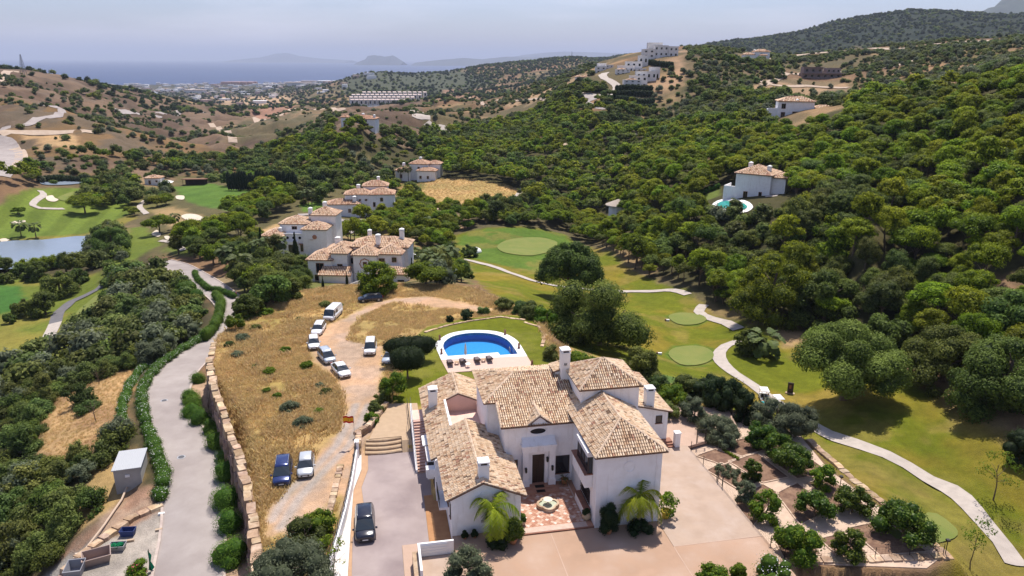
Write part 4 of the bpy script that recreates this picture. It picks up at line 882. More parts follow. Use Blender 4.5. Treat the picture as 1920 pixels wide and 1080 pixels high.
def cap_line(a, b, r=.13, ln=.38, seed=1, tint=(.66,.50,.36)):
    a, b = np.array(a, float), np.array(b, float); L = np.linalg.norm(b-a); k = max(1, int(L/ln)); d = (b-a)/L; s = np.cross(d, (0, 0, 1)); s /= np.linalg.norm(s); up = np.cross(s, d); rr_ = np.random.default_rng(seed)
    V = []; Q = []; C = []
    for i in range(k):
        c = np.array(tint)*rr_.uniform(.75, 1.12); n0 = len(V)
        for t, q, h in ((i-.05, r*.85, 0.05), (i+1.05, r, .075)):
            for ang in np.linspace(0, PI, 5): V.append(a+d*ln*t*(L/ln/k)+s*math.cos(ang)*q+up*(math.sin(ang)*q*.9+h-.03)); C.append(c)
        for j in range(4): Q.append((n0+j, n0+j+1, n0+j+6, n0+j+5))
    return np.array(V), np.array(Q), np.array(C)
def merge(parts):
    V = []; Q = []; C = []; o = 0
    for p in parts:
        if p is None: continue
        V.append(p[0]); Q.append(p[1]+o); C.append(p[2]); o += len(p[0])
    return np.concatenate(V), np.concatenate(Q), np.concatenate(C)
def slab(mb, poly, t=.14):
    P, n, d, u = roof_frame(poly); k = len(P); top = [tuple(p) for p in P]; bot = [tuple(p-np.array([0, 0, t])) for p in P]
    mb.add(top+bot, [tuple(range(k)), tuple(range(2*k-1, k-1, -1))]+[(i, k+i, k+(i+1) % k, (i+1) % k) for i in range(k)])
def add_roof(parent, planes, caps, sp=.235, ln=.36, seed=1, reddish=0.0, name='roof', capr=.13):
    mb = MB()
    for p in planes: slab(mb, p)
    rf = mb.build(name, M_PAN, parent)
    t = merge([tile_plane(p, sp, ln, seed+i, reddish) for i, p in enumerate(planes)]+[cap_line(a, b, capr, ln*1.1, seed+50+i, tint=(.66,.50,.36) if not reddish else (.58,.38,.27)) for i, (a, b) in enumerate(caps)])
    o = link('roof_tiles', np_mesh('roof_tiles', t[0], t[1], M_TILE, cols=t[2]), rf); o['kind'] = 'stuff'; return rf
def hip_planes(x0, x1, y0, y1, z, s):
    w, l = x1-x0, y1-y0
    if w <= l:
        h = w/2*s; a = ((x0+x1)/2, y0+w/2, z+h); b = ((x0+x1)/2, y1-w/2, z+h)
        P = [[(x0,y0,z),(x1,y0,z),a], [(x1,y0,z),(x1,y1,z),b,a], [(x1,y1,z),(x0,y1,z),b], [(x0,y1,z),(x0,y0,z),a,b]]
    else:
        h = l/2*s; a = (x0+l/2, (y0+y1)/2, z+h); b = (x1-l/2, (y0+y1)/2, z+h)
        P = [[(x0,y0,z),(x1,y0,z),b,a], [(x1,y0,z),(x1,y1,z),b], [(x1,y1,z),(x0,y1,z),a,b], [(x0,y1,z),(x0,y0,z),a]]
    P = [p if np.linalg.norm(np.array(p[-1])-np.array(p[-2])) > .05 else p[:-1] for p in P]
    caps = [((x0,y0,z), a), ((x1,y0,z), a if w <= l else b), ((x1,y1,z), b), ((x0,y1,z), b if w <= l else a)]
    if np.linalg.norm(np.array(a)-np.array(b)) > .3: caps.append((a, b))
    return P, caps
def gable_planes_y(x0, x1, y0, y1, z, s):
    c = (x0+x1)/2; h = (x1-x0)/2*s
    return [[(x0,y0,z),(x0,y1,z),(c,y1,z+h),(c,y0,z+h)], [(x1,y0,z),(x1,y1,z),(c,y1,z+h),(c,y0,z+h)]], [((c,y0,z+h),(c,y1,z+h))]
def chimney(parent, x, y, z0, z1, w=.8, holes=True, lab=None):
    b = MB(); b.box(x-w/2, x+w/2, y-w/2, y+w/2, z0, z1-.75); b.box(x-w/2-.05, x+w/2+.05, y-w/2-.05, y+w/2+.05, z1-.75, z1-.62)
    for dx in (-1, 1):
        for dy in (-1, 1): b.cbox((x+dx*(w/2-.09), y+dy*(w/2-.09), z1-.62), (.17, .17, .22))
    b.cbox((x, y, z1-.62), (w-.3, w-.3, .22)); b.cbox((x, y, z1-.40), (w+.12, w+.12, .1)); b.cbox((x, y, z1-.30), (w+.08, w+.08, .3), taper=.03)
    o = b.build('chimney', M_CAP, parent)
    if holes: MB().box(x-w/2-.004+.17, x+w/2-.17, y-w/2+.02, y-w/2+.1, z1-.6, z1-.42).build('vent', M_FRAME, o)  # dark panel standing in for the shade of the vent hole
    return o
def win(parent, face, c, w, h, z, depth=.12, bars=1, sill=True, m_f=None, name='window', arch=False):
    """window on a wall; face 'y-' (normal -y at y=c[1]) or 'x-','x+' ; c = centre on the wall plane"""
    m_f = m_f or M_FRAME; x, y = c; f = MB(); g = MB(); t = .07; s = MB()
    def bx(m, u0, u1, z0, z1, d0, d1):
        if face == 'y-': m.box(x+u0, x+u1, y-d1, y-d0, z0, z1)
        elif face == 'y+': m.box(x+u0, x+u1, y+d0, y+d1, z0, z1)
        elif face == 'x-': m.box(x-d1, x-d0, y+u0, y+u1, z0, z1)
        else: m.box(x+d0, x+d1, y+u0, y+u1, z0, z1)
    bx(f, -w/2, -w/2+t, z, z+h, -.02, depth*.6); bx(f, w/2-t, w/2, z, z+h, -.02, depth*.6); bx(f, -w/2+t, w/2-t, z, z+t, -.02, depth*.6); bx(f, -w/2+t, w/2-t, z+h-t, z+h, -.02, depth*.6)
    for k in range(bars): u = -w/2+w*(k+1)/(bars+1); bx(f, u-.025, u+.025, z+t, z+h-t, -.02, depth*.5)
    bx(g, -w/2+t, w/2-t, z+t, z+h-t, -.01, .02)
    o = f.build(name, m_f, parent); g.build('pane', M_GLASS, o)
    if sill: bx(s, -w/2-.08, w/2+.08, z-.07, z-.002, -.02, depth); s.build('sill', M_BROWN if m_f is M_FRAME else M_WALL, o)
    return o
def lantern(parent, x, y, z, d=(0, -1)):
    b = MB(); b.cbox((x+d[0]*.12, y+d[1]*.12, z), (.2, .2, .38)); b.cbox((x+d[0]*.12, y+d[1]*.12, z+.38), (.26, .26, .14), taper=.2); b.cbox((x+d[0]*.12, y+d[1]*.12, z-.1), (.12,.12,.1)); b.box(x-.03, x+.03, y-.03, y+.03, z+.1, z+.25)
    return b.build('wall_lantern', M_METAL, parent)
def gable_wall(mb, x0, x1, y0, y1, z0, ze, zr, xr=None, ze2=None):
    """wall block whose top follows a gable (ridge along y)"""
    c = (x0+x1)/2 if xr is None else xr; ze2 = ze if ze2 is None else ze2
    mb.add([(x0,y0,z0),(x1,y0,z0),(x1,y0,ze2),(c,y0,zr),(x0,y0,ze),(x0,y1,z0),(x1,y1,z0),(x1,y1,ze2),(c,y1,zr),(x0,y1,ze)],
           [(0,1,2,3,4),(9,8,7,6,5),(0,5,6,1),(1,6,7,2),(2,7,8,3),(3,8,9,4),(4,9,5,0)])

# ------------------------------------------------------------------ the main villa (its own frame: x across the front, y away from the forecourt)
V_ = thing('villa', 'large white villa with clay tile roofs around a front courtyard', 'villa', (float(ORG[0]), float(ORG[1]), 0), A_H)
def HB(name, m, f, parent=None):
    b = MB(); f(b); return b.build(name, m, parent or V_)
zM = lambda b: 7.0+(b-7.9)*.32
zL = lambda a: 5.45-.45*abs(a+10.4)
HB('wall', M_WALL, lambda b: (b.prism([(-7.1,8.3),(0.3,8.3),(0.3,11.8),(-7.1,11.8)], 0, [6.95,6.95,8.05,8.05])))
HB('wall', M_WALL, lambda b: b.box(-8.3,.9,11.8,19.6,0,8.05))
HB('wall', M_WALL, lambda b: b.box(0,6.2,0,9.1,0,7.52))
HB('wall', M_WALL, lambda b: b.box(1.0,7.2,9.1,15.2,0,9.93))
HB('wall', M_WALL, lambda b: b.prism([(7.2,14.2),(12.9,14.2),(12.9,24.5),(7.2,24.5)], -.3, [5.36,3.92,3.92,5.36]))
HB('wall', M_WALL, lambda b: gable_wall(b, -13.3, -6.92, 1.2, 8.6, -1.05, zL(-13.3)-.13, 5.30, -10.4, zL(-6.92)-.13))
HB('wall', M_WALL, lambda b: b.prism([(-14.1,8.6),(-12,8.6),(-12,25.7),(-14.1,25.7)], -1.05, [zL(-14.1)-.12,zL(-12)-.12,zL(-12)-.12,zL(-14.1)-.12]))
HB('wall', M_WALL, lambda b: gable_wall(b, -12, -7.102, 8.602, 13.35, -.5, zL(-12)-.13, 5.30, -10.4, zL(-7.1)-.13))
HB('wall', M_PINKW, lambda b: gable_wall(b, -12, -8.0, 20.0, 25.7, -.5, zL(-12)-.13, 5.28, -10.4, zL(-8)-.13))
HB('terrace_floor', M_PINKW, lambda b: b.box(-12,-7.0,13.35,20.0,0,3.2))
HB('parapet', M_PINKW, lambda b: b.box(-12.12,-11.9,13.35,20,3.2,4.78))
HB('parapet', M_PINKW, lambda b: b.box(-8.35,-8.15,19.62,25.7,3.2,4.15))
# roofs
pm = [(-7.55,7.9,zM(7.9)),(1,7.9,zM(7.9)),(1,15.7,zM(15.7)),(-4.8,15.7,zM(15.7)),(-8.75,11.4,zM(11.4)),(-7.45,11.4,zM(11.4))]; zc = zM(11.4)
add_roof(V_, [pm, [(-8.75,11.4,zc),(-4.8,15.7,zM(15.7)),(-8.75,20,zc)], [(-8.75,20,zc),(-4.8,15.7,zM(15.7)),(1,15.7,zM(15.7)),(1,20,zc)]],
         [((-8.75,11.4,zc),(-4.8,15.7,zM(15.7))), ((-8.75,20,zc),(-4.8,15.7,zM(15.7))), ((-4.8,15.7,zM(15.7)),(1,15.7,zM(15.7))), ((-7.5,7.95,zM(7.9)),(-7.42,11.4,zM(11.4)))], seed=1)
h_, a1, a2 = 9.54, (3.17,3.2,9.54), (3.17,12.5,9.54)
add_roof(V_, [[(-.35,-.35,7.6),(6.7,-.35,7.6),a1], [(-.35,-.35,7.6),a1,a2,(-.35,12.5,7.6)], [(6.7,-.35,7.6),(6.7,9.08,7.6),(3.17,9.08,9.54),a1]],
         [((-.35,-.35,7.6),a1), ((6.7,-.35,7.6),a1), (a1,(3.17,9.05,9.54))], seed=11)
P_, C_ = hip_planes(.7,7.55,8.8,15.5,10.0,.58); add_roof(V_, P_, C_, seed=21)
add_roof(V_, [[(-.6,14.6,9.7),(.72,14.6,10.0),(.72,16.6,10.0),(-.6,16.6,9.7)]], [((-.6,16.6,9.7),(.72,16.6,10.0))], seed=25)
HB('wall', M_WALL, lambda b: b.box(-.3,.98,14.8,16.3,8.0,9.55))
add_roof(V_, [[(7.2,13.9,5.53),(13.3,13.9,3.99),(13.3,25,3.99),(7.2,25,5.53)]], [((7.2,13.95,5.53),(13.3,13.95,3.99))], seed=31)
pl = [(a, b, zL(a)) for a, b in [(-13.75,.85),(-13.75,8.9),(-14.5,8.9),(-14.5,26),(-10.4,26),(-10.4,19.9),(-12,19.9),(-12,13.45),(-10.4,13.45),(-10.4,.85)]]
pr = [(a, b, zL(a)) for a, b in [(-6.4,.85),(-6.4,8.15),(-7.12,8.15),(-7.12,13.45),(-10.4,13.45),(-10.4,.85)]]
pb = [(a, b, zL(a)) for a, b in [(-7.7,19.9),(-7.7,26),(-10.4,26),(-10.4,19.9)]]
add_roof(V_, [pl, pr, pb], [((-10.4,.85,5.45),(-10.4,13.45,5.45)), ((-10.4,19.9,5.45),(-10.4,26,5.45)), ((-12,19.95,zL(-12)),(-10.4,19.95,5.45)), ((-7.7,19.95,zL(-7.7)),(-10.4,19.95,5.45)), ((-10.4,13.4,5.45),(-12,13.4,zL(-12)))], seed=41)
HB('verge', M_CAP, lambda b: (b.box(-12.1,-11.86,13.5,19.8,4.74,4.9),))
# small arched gable over the entrance
def _gab(b):
    b.add([(-4.8,8.0,6.6),(-2.35,8.0,6.6),(-2.35,8.0,7.02),(-2.9,8.0,7.22),(-3.3,8.0,7.72),(-3.57,8.0,7.88),(-3.85,8.0,7.72),(-4.25,8.0,7.22),(-4.8,8.0,7.02)]+[(-4.8,8.6,6.6),(-2.35,8.6,6.6),(-2.35,8.6,7.02),(-2.9,8.6,7.22),(-3.3,8.6,7.72),(-3.57,8.6,7.88),(-3.85,8.6,7.72),(-4.25,8.6,7.22),(-4.8,8.6,7.02)],
          [tuple(range(9)), tuple(range(17, 8, -1))]+[(i, 9+i, 9+(i+1) % 9, (i+1) % 9) for i in range(9)])
HB('gable', M_WALL, _gab)
add_roof(V_, [[(-4.75,7.9,7.15),(-3.57,7.9,8.0),(-3.57,11.0,8.0),(-4.75,8.6,7.2)], [(-2.4,7.9,7.15),(-3.57,7.9,8.0),(-3.57,11.0,8.0),(-2.4,8.6,7.2)]], [((-4.75,7.93,7.12),(-3.57,7.93,8.0)), ((-2.4,7.93,7.12),(-3.57,7.93,8.0)), ((-3.57,7.95,8.0),(-3.57,10.9,8.02))], seed=61)
chimney(V_, -13.3, 20.0, 3.8, 6.7, .95); chimney(V_, -10.2, 2.2, 5.0, 7.35, .95); c3 = chimney(V_, .62, 14.4, 8.0, 12.7, .95); chimney(V_, 10.7, 14.75, 4.2, 7.2, .95)
# iron letters of a monogram on the tall chimney
mb = MB(); mb.tube([(.42,13.9,10.6),(.5,13.9,10.95),(.58,13.9,10.6)], .022, 4); mb.tube([(.45,13.9,10.73),(.56,13.9,10.73)], .018, 4); mb.tube([(.64,13.9,10.6),(.64,13.9,10.9),(.74,13.9,10.86),(.72,13.9,10.76),(.64,13.9,10.75),(.76,13.9,10.6)], .018, 4); mb.build('monogram', M_METAL, c3)
# entrance
HB('portico_column', M_WALL, lambda b: (b.box(-5.35,-4.75,7.5,8.3,.32,4.2), b.box(-5.43,-4.67,7.42,8.3,.3,1.0)))
HB('portico_column', M_WALL, lambda b: (b.box(-2.6,-2.0,7.5,8.3,.32,4.2), b.box(-2.68,-1.92,7.42,8.3,.3,1.0)))
HB('portico_beam', M_WALL, lambda b: (b.box(-5.4,-1.95,7.46,8.3,4.2,4.75), b.box(-5.5,-1.85,7.36,8.3,4.75,4.95), b.prism([(-5.4,7.5),(-1.95,7.5),(-1.95,8.3),(-5.4,8.3)], 4.95, [5.0,5.0,5.55,5.55])))
HB('portico_wall', M_WALL, lambda b: (b.box(-4.75,-4.3,7.9,8.3,.3,4.2), b.box(-3.0,-2.6,7.9,8.3,.3,4.2), b.box(-4.3,-3.0,7.9,8.3,3.7,4.2)))
dr = HB('front_door', mat('door_wood', (.05,.028,.018), .5, (.035,.02,.014), 6), lambda b: (b.box(-4.28,-3.66,8.12,8.28,.32,3.68), b.box(-3.64,-3.02,8.12,8.28,.32,3.68)))
HB('handle', M_METAL, lambda b: b.box(-3.72,-3.69,8.06,8.12,1.5,1.9), dr)
lantern(V_, -5.05, 7.5, 2.1); lantern(V_, -2.3, 7.5, 2.1); lantern(V_, -.02, 5.9, 2.6, (-1, 0)); lantern(V_, -2.75, 7.9, 2.9)
win(V_, 'y-', (-1.02, 8.3), 1.45, 2.05, 1.05, bars=0); win(V_, 'y-', (-6.3, 8.3), 1.1, 2.0, 1.1, bars=0)
ov = MB(); ov.add([(-3.67+.8*math.cos(t), 8.27, 6.15+.30*math.sin(t)) for t in np.linspace(0, 2*PI, 24, False)]+[(-3.67+.8*math.cos(t), 8.33, 6.15+.30*math.sin(t)) for t in np.linspace(0, 2*PI, 24, False)], [tuple(range(24)), tuple(range(47, 23, -1))]+[(i, 24+i, 24+(i+1) % 24, (i+1) % 24) for i in range(24)])
ov.build('oval_window', M_GLASS, V_)
rg = MB(); rg.tube([(-3.67+.86*math.cos(t), 8.28, 6.15+.36*math.sin(t)) for t in np.linspace(0, 2*PI, 25)], .06, 5); rg.build('window_surround', M_WALL, V_)
# bay windows on the right wing, facing the court
HB('bay', M_WALL, lambda b: b.prism([(-.02,1.25),(-.02,5.9),(-.75,5.6),(-.75,1.25)], [3.6]*4, [4.95]*4))
HB('bay_ledge', M_BROWN, lambda b: b.box(-.82,0,1.2,5.9,4.95,5.05))
w1 = HB('corner_window', M_FRAME, lambda b: [b.box(-.5,-.42,y_,y_+.08,5.05,6.85) for y_ in (1.3,2.45,3.6,4.75)]+[b.box(-.5,-.02,1.3,1.38,6.77,6.85), b.box(-.5,-.42,1.3,4.83,6.77,6.85), b.box(-.5,-.42,1.3,4.83,5.05,5.13)])
HB('pane', M_GLASS, lambda b: (b.box(-.47,-.45,1.38,4.8,5.1,6.8), b.box(-.45,-.02,1.33,1.35,5.1,6.8)), w1)
HB('bay_roof', M_WALL, lambda b: b.box(-.6,0,1.2,4.95,6.86,7.3))
HB('planter_ledge', M_WALL, lambda b: b.box(-.62,0,1.45,4.7,0,1.05)); HB('planter_top', M_BROWN, lambda b: b.box(-.66,0,1.4,4.75,1.05,1.13))
w2 = HB('grille_window', M_GLASS, lambda b: b.box(-.03,.01,1.8,4.6,1.3,2.9))
HB('grille', M_METAL, lambda b: [b.box(-.16,-.13,y_,y_+.03,1.3,2.9) for y_ in np.arange(1.8,4.61,.31)]+[b.box(-.16,-.12,1.8,4.62,z_,z_+.03) for z_ in (1.3,1.8,2.35,2.87)], w2)
# moulded arches and corner strips on the shaded gables
for q in ((-.04,.5,-.05,.0,0,7.5), (5.7,6.24,-.05,0,0,7.5), (-13.34,-12.85,1.15,1.2,-1,3.9), (-7.4,-6.88,1.15,1.2,0,3.7)): HB('corner_strip', M_WALL, lambda b: b.box(*q))
HB('roundel', M_WALL, lambda b: (b.tube([(3.1+.55*math.cos(t), -.01, 6.2+.55*math.sin(t)) for t in np.linspace(0, 2*PI, 19)], .05, 4)))
HB('roundel', M_WALL, lambda b: (b.tube([(-10.1+.8*math.cos(t), 1.19, 3.6+.8*math.sin(t)) for t in np.linspace(0, PI, 12)], .05, 4)))
HB('wall_lamp', M_GREY, lambda b: b.cbox((-10.4,1.12,1.2), (.45,.14,.2)))
# side of the left wing
win(V_, 'x-', (-13.3, 2.2), .5, 1.5, 1.4, bars=0); win(V_, 'x-', (-13.3, 3.9), .5, 1.5, 1.6, bars=0); win(V_, 'x-', (-14.1, 10.4), .9, 2.0, -.9, bars=0, name='door', sill=False)
HB('balcony', M_WALL, lambda b: b.box(-14.15,-13.3,4.6,7.6,.6,.85)); HB('balcony_rail', M_METAL, lambda b: [b.box(-14.13,-14.1,y_,y_+.03,.85,1.8) for y_ in np.arange(4.65,7.6,.15)]+[b.box(-14.15,-14.08,4.6,7.6,1.8,1.85), b.box(-14.13,-14.1,4.6,7.6,.9,.93)])
win(V_, 'x-', (-13.3, 6.1), 1.3, 2.0, .9, bars=1, sill=False, name='balcony_door')
HB('canopy', M_CAP, lambda b: b.prism([(-15.0,13.6),(-14.1,13.6),(-14.1,15.8),(-15.0,15.8)], [2.6,2.75,2.75,2.6], [2.7,2.85,2.85,2.7]))
HB('bay', M_WALL, lambda b: (b.box(-15.0,-14.1,8.95,9.8,1.6,2.5),)); HB('side_window', M_GLASS, lambda b: b.box(-14.75,-14.1,10.4,13.2,.9,2.6)); HB('bay', M_WALL, lambda b: (b.box(-14.8,-14.1,10.3,13.3,.6,.9), b.box(-14.8,-14.1,10.3,13.3,2.6,2.75)))
lantern(V_, -14.1, 9.6, 1.6, (-1, 0))
win(V_, 'y-', (11.83, 14.2), .75, .95, 2.55, bars=0); win(V_, 'x+', (6.2, 4.5), 1.2, 1.5, 4.2); win(V_, 'x+', (6.2, 4.5), 1.2, 2.0, .6); win(V_, 'x+', (12.9, 19), 1.2, 1.4, 1.2)
win(V_, 'y+', (-3, 19.6), 1.6, 1.6, 4.6); win(V_, 'y+', (4, 15.2), 1.4, 1.5, 6.5)
# outside stair up to the terrace
st = HB('stair', M_PINKW, lambda b: [b.box(-15.6,-14.3,14.3+i*.34,14.3+(i+1)*.34,-1,-1+.18*(i+1)) for i in range(18)]+[b.box(-15.6,-14.15,20.42,23.0,-1,2.3)])
HB('stair_tread', M_BROWN, lambda b: [b.box(-15.62,-14.28,14.26+i*.34,14.26+i*.34+.1,-1+.18*(i+1)-.03,-1+.18*(i+1)+.012) for i in range(18)], st)
HB('stair_wall', M_WALL, lambda b: b.prism([(-15.8,14.3),(-15.6,14.3),(-15.6,23.0),(-15.8,23.0)], -1, [-.6,-.6,3.2,3.2]))
HB('stair_rail', M_METAL, lambda b: [b.cyl((-15.7,y_,z_), (-15.7,y_,z_+.8), .015, n=4) for y_, z_ in [(14.5+i*.5, -.6+i*.5*.437) for i in range(17)]]+[b.tube([(-15.7,14.4,.2),(-15.7,23,4.0),(-15.7,27,1.0)], .025, 4)])
# front steps and court
HB('court_step', M_BROWN, lambda b: (b.box(-6.9,-.02,.05,.2,0,.13),))
M_TERR = mat('terracotta_floor', (.46,.24,.15), .8, (.40,.20,.13), 5)
HB('court_floor', M_TERR, lambda b: b.box(-6.9,-.02,.2,8.28,0,.12))
M_BORDER = mat('pale_stone_border', (.55,.42,.34), .85, (.48,.35,.28), 3)
HB('court_border', M_BORDER, lambda b: (b.box(-6.9,-.6,.22,1.0,.12,.135), b.box(-.62,-.5,1.0,8.2,.12,.14), b.box(-6.9,-.6,6.9,7.05,.12,.14)))
HB('door_step', M_TERR, lambda b: (b.box(-5.6,-1.7,6.3,8.28,.12,.24), b.box(-5.2,-2.1,7.05,8.28,.24,.34)))
HB('door_mat', M_METAL, lambda b: (b.box(-4.1,-3.15,7.1,7.6,.34,.36), b.box(-4.1,-3.2,6.4,6.85,.24,.26)))
mb = MB(); r = random.Random(4)
cs_ = [(.56,.36,.26),(.50,.28,.19),(.46,.23,.15),(.60,.42,.32),(.42,.20,.13)]
s_ = .31; c45 = math.sqrt(.5)
for i in range(-30, 30):
    for j in range(-30, 30):
        x = -3.5+(i-j)*s_*c45; y = 3.9+(i+j)*s_*c45
        if -6.75 < x < -.8 and 1.15 < y < 6.8: mb.cur = (.70,.58,.50) if (i % 3 == 0 and j % 3 == 0) else r.choice(cs_); mb.cbox((x, y, .12), (s_-.015, s_-.015, .012+r.random()*.003), PI/4)
o = mb.build('floor_tiles', mat('court_tile', (1,1,1), .8, (.85,.82,.8), 6, attr=True), V_); o['kind'] = 'stuff'
# ------------------------------------------------------------------ paving round the villa
def house_struct(name, poly, z0, z1, m, kind='structure'):
    b = MB(); b.prism(poly, z0, z1); o = b.build(name, m, loc=(float(ORG[0]), float(ORG[1]), 0), rot=A_H); return prop(o, kind=kind)
M_FORE = mat('forecourt_paving', (.405,.262,.178), .9, (.345,.222,.148), .5, c3=(.45,.315,.235), scale3=.25, bmp=(14, .008))
M_FORE2 = mat('side_paving', (.42,.31,.235), .9, (.37,.27,.203), .6, c3=(.43,.33,.265), scale3=.5, bmp=(14, .008))
M_DRIVE = mat('drive_paving', (.31,.25,.235), .9, (.355,.29,.272), .4, c3=(.235,.185,.18), scale3=.15, bmp=(16, .01))
M_TAN = mat('tan_paving', (.46,.29,.17), .9, (.41,.25,.15), 1.2); M_PINKP = mat('pink_paving', (.48,.335,.255), .9, (.43,.30,.225), .8)
M_PALE = mat('pale_block_paving', (.45,.325,.21), .9, (.39,.28,.175), 1.5, c3=(.42,.30,.2), scale3=3)
M_STONE = mat('sandstone', (.44,.31,.20), .95, (.32,.22,.145), 2.2, c3=(.60,.48,.35), scale3=.7, bmp=(5, .05), attr=True)
M_STONED = mat('reddish_stone', (.30,.20,.155), .95, (.22,.145,.115), 2.0, c3=(.40,.28,.2), scale3=.8, bmp=(4, .06), attr=True)
house_struct('forecourt', [(-13.25,-14),(14.95,-14),(14.95,-4.1),(6.2,-4.0),(6.1,-.05),(-6.9,-.05),(-6.9,1.15),(-13.3,1.15)], -.3, .035, M_FORE)
house_struct('forecourt', [(6.22,-3.98),(14.95,-4.08),(14.95,13.0),(11,13.4),(9,14.15),(7.25,14.15),(6.22,9.1)], -.3, .04, M_FORE2)
house_struct('side_path', [(12.95,13.2),(15.0,12.8),(22.5,15),(24,21),(13,24)], -.3, .03, M_PINKP)
house_struct('driveway', [(-22.4,-14),(-22.4,3.9),(-21.3,8.5),(-21.6,12.5),(-20.9,16),(-20.9,19.0),(-15.8,19.0),(-15.8,14.2),(-14.3,14.2),(-14.3,9.8),(-15.3,9.8),(-15.4,2.0),(-17.9,2.0),(-17.9,-14)], -1.3, -.96, M_DRIVE)
house_struct('driveway_border', [(-23.0,-14),(-22.42,-14),(-22.42,3.9),(-21.32,8.5),(-21.62,12.5),(-20.92,16),(-20.92,19.0),(-21.6,19.2),(-21.6,16),(-22.4,12),(-22.5,8.5),(-22.6,4)], -1.3, -.95, M_TAN)
house_struct('side_walk', [(-15.28,9.78),(-15.38,2.02),(-14.2,1.9),(-13.32,1.2),(-13.32,8.58),(-14.12,8.58),(-14.12,9.78)], -1.3, -.94, mat('ochre_paving', (.42,.22,.10), .9, (.36,.18,.08), 1.2))
house_struct('driveway_border', [(-17.88,-14),(-13.4,-14),(-13.4,1.1),(-14.2,1.88),(-15.4,1.98),(-17.88,1.98)], -1.3, -.93, M_PINKP)
house_struct('terrace_path', [(-20.7,21.0),(-17.0,21.0),(-17.0,20.0),(-15.9,20.0),(-15.9,24),(-14.6,24),(-14.6,29.4),(-18.4,29.9)], -.3, .06, M_PALE)
house_struct('ramp', [(-17.0,19.0),(-15.85,19.0),(-15.85,20.0),(-17.0,20.0)], -1, [-.95,-.95,.05,.05], M_PALE)
def H3(a, b, z): x, y = hw(a, b); return (x, y, z)
def hthing(name, label, cat_, a, b, z, rot=0, group=None): x, y = hw(a, b); return thing(name, label, cat_, (x, y, z), A_H+rot, group)
# steps
t = hthing('garden_steps', 'broad curved stone steps between the grey driveway and the terrace', 'steps', -19, 19, -1)
for i in range(4):
    b = MB(); w = 2.2-.05*i; y0 = i*.55; pts = [(-w, y0+.25), (-w*.5, y0+.02), (0, y0-.06), (w*.5, y0+.02), (w, y0+.25), (w, 2.2), (-w, 2.2)]; b.prism(pts, i*.25-.05, (i+1)*.25-.04); st_ = b.build('step', M_STONE, t)
    b = MB(); b.prism([(p[0], p[1]+.10) for p in pts[:5]]+[(w, 2.0), (-w, 2.0)], (i+1)*.25-.04, (i+1)*.25+.0); b.build('tread', M_PALE, st_)
# retaining walls with real stones
def stone_wall(label, line, z_of, n_rows, thick, m, cat_='retaining wall', name='retaining_wall', sl=(.7, 1.3), rh=.5, seed=1, base=True, batter=0.0, cap=None, house=False, group=None):
    """line of points; z_of(x, y) -> (bottom, top). Stones are parts"""
    r = random.Random(seed); P = [Vector((*((hw(*p)) if house else p[:2]), 0)) for p in line]; t = thing(name, label, cat_, (P[0].x, P[0].y, 0), 0, group); O_ = P[0]; n = 0; core = MB()
    for i in range(len(P)-1):
        a, b = P[i], P[i+1]; L = (b-a).length; d = (b-a).normalized(); nn = Vector((d.y, -d.x, 0)); ang = math.atan2(d.y, d.x)
        za0, za1 = z_of(a.x, a.y); zb0, zb1 = z_of(b.x, b.y)
        q = [a-O_, b-O_]; core.add([(q[0].x, q[0].y, za0-.3), (q[1].x, q[1].y, zb0-.3), (q[1].x, q[1].y, zb1-.12), (q[0].x, q[0].y, za1-.12)]+[(v.x-nn.x*thick*.8, v.y-nn.y*thick*.8, z) for v, z in ((q[0], za0-.3), (q[1], zb0-.3), (q[1], zb1-.12), (q[0], za1-.12))], [(0,1,2,3), (7,6,5,4), (3,2,6,7), (1,0,4,5), (0,3,7,4), (2,1,5,6)])
        for row in range(n_rows):
            x = -r.uniform(0, .3)
            while x < L:
                w = r.uniform(*sl)*(r.choice((.6, 1, 1.25)) if batter else 1); f = min(max((x+w/2)/L, 0), 1); z0 = za0+(zb0-za0)*f; z1 = za1+(zb1-za1)*f; h = (z1-z0)/n_rows; c = a+d*(x+w/2)+nn*(batter*(n_rows-row-.5)*h+r.uniform(-.15,.15)*(batter > 0))-nn*thick*.3; top = row == n_rows-1
                s_ = MB(); cc = r.uniform(.72, 1.2); s_.cur = (cc, cc*r.uniform(.93, 1), cc*r.uniform(.85, 1)); hx, hy, hh = w/2*.97, thick*(.5 if not top else .62)*r.uniform(.85, 1.15), h*r.uniform(.88, 1.04)*(1.25 if batter else 1)
                vv = []
                for zz, k_ in ((0, .93), (hh*.5, 1.0), (hh, .90)):
                    for dx, dy in ((-1,-1), (0,-1.08), (1,-1), (1.04,0), (1,1), (0,1.05), (-1,1), (-1.05,0)): vv.append((dx*hx*k_*r.uniform(.93, 1.04), dy*hy*k_*r.uniform(.9, 1.06), zz+r.uniform(-.03, .03)*(zz > 0)))
                s_.add(vv, [(k_, (k_+1) % 8, 8+(k_+1) % 8, 8+k_) for k_ in range(8)]+[(8+k_, 8+(k_+1) % 8, 16+(k_+1) % 8, 16+k_) for k_ in range(8)]+[tuple(range(16, 24)), tuple(range(7, -1, -1))])
                mm = cap if (top and cap) else m
                o = s_.build('stone', mm, t, loc=(c.x-O_.x, c.y-O_.y, z0+row*h), rot=ang+r.uniform(-.06, .06)*(2.5 if batter else 1)); n += 1; x += w
                if n > 290: break
            if n > 290: break
    core.build('core', M_STONED, t); return t
# the long boulder wall above the road
LE = [(float(p[0]), float(p[1])) for p in offset_line(LE_FINE, .35)][::2]
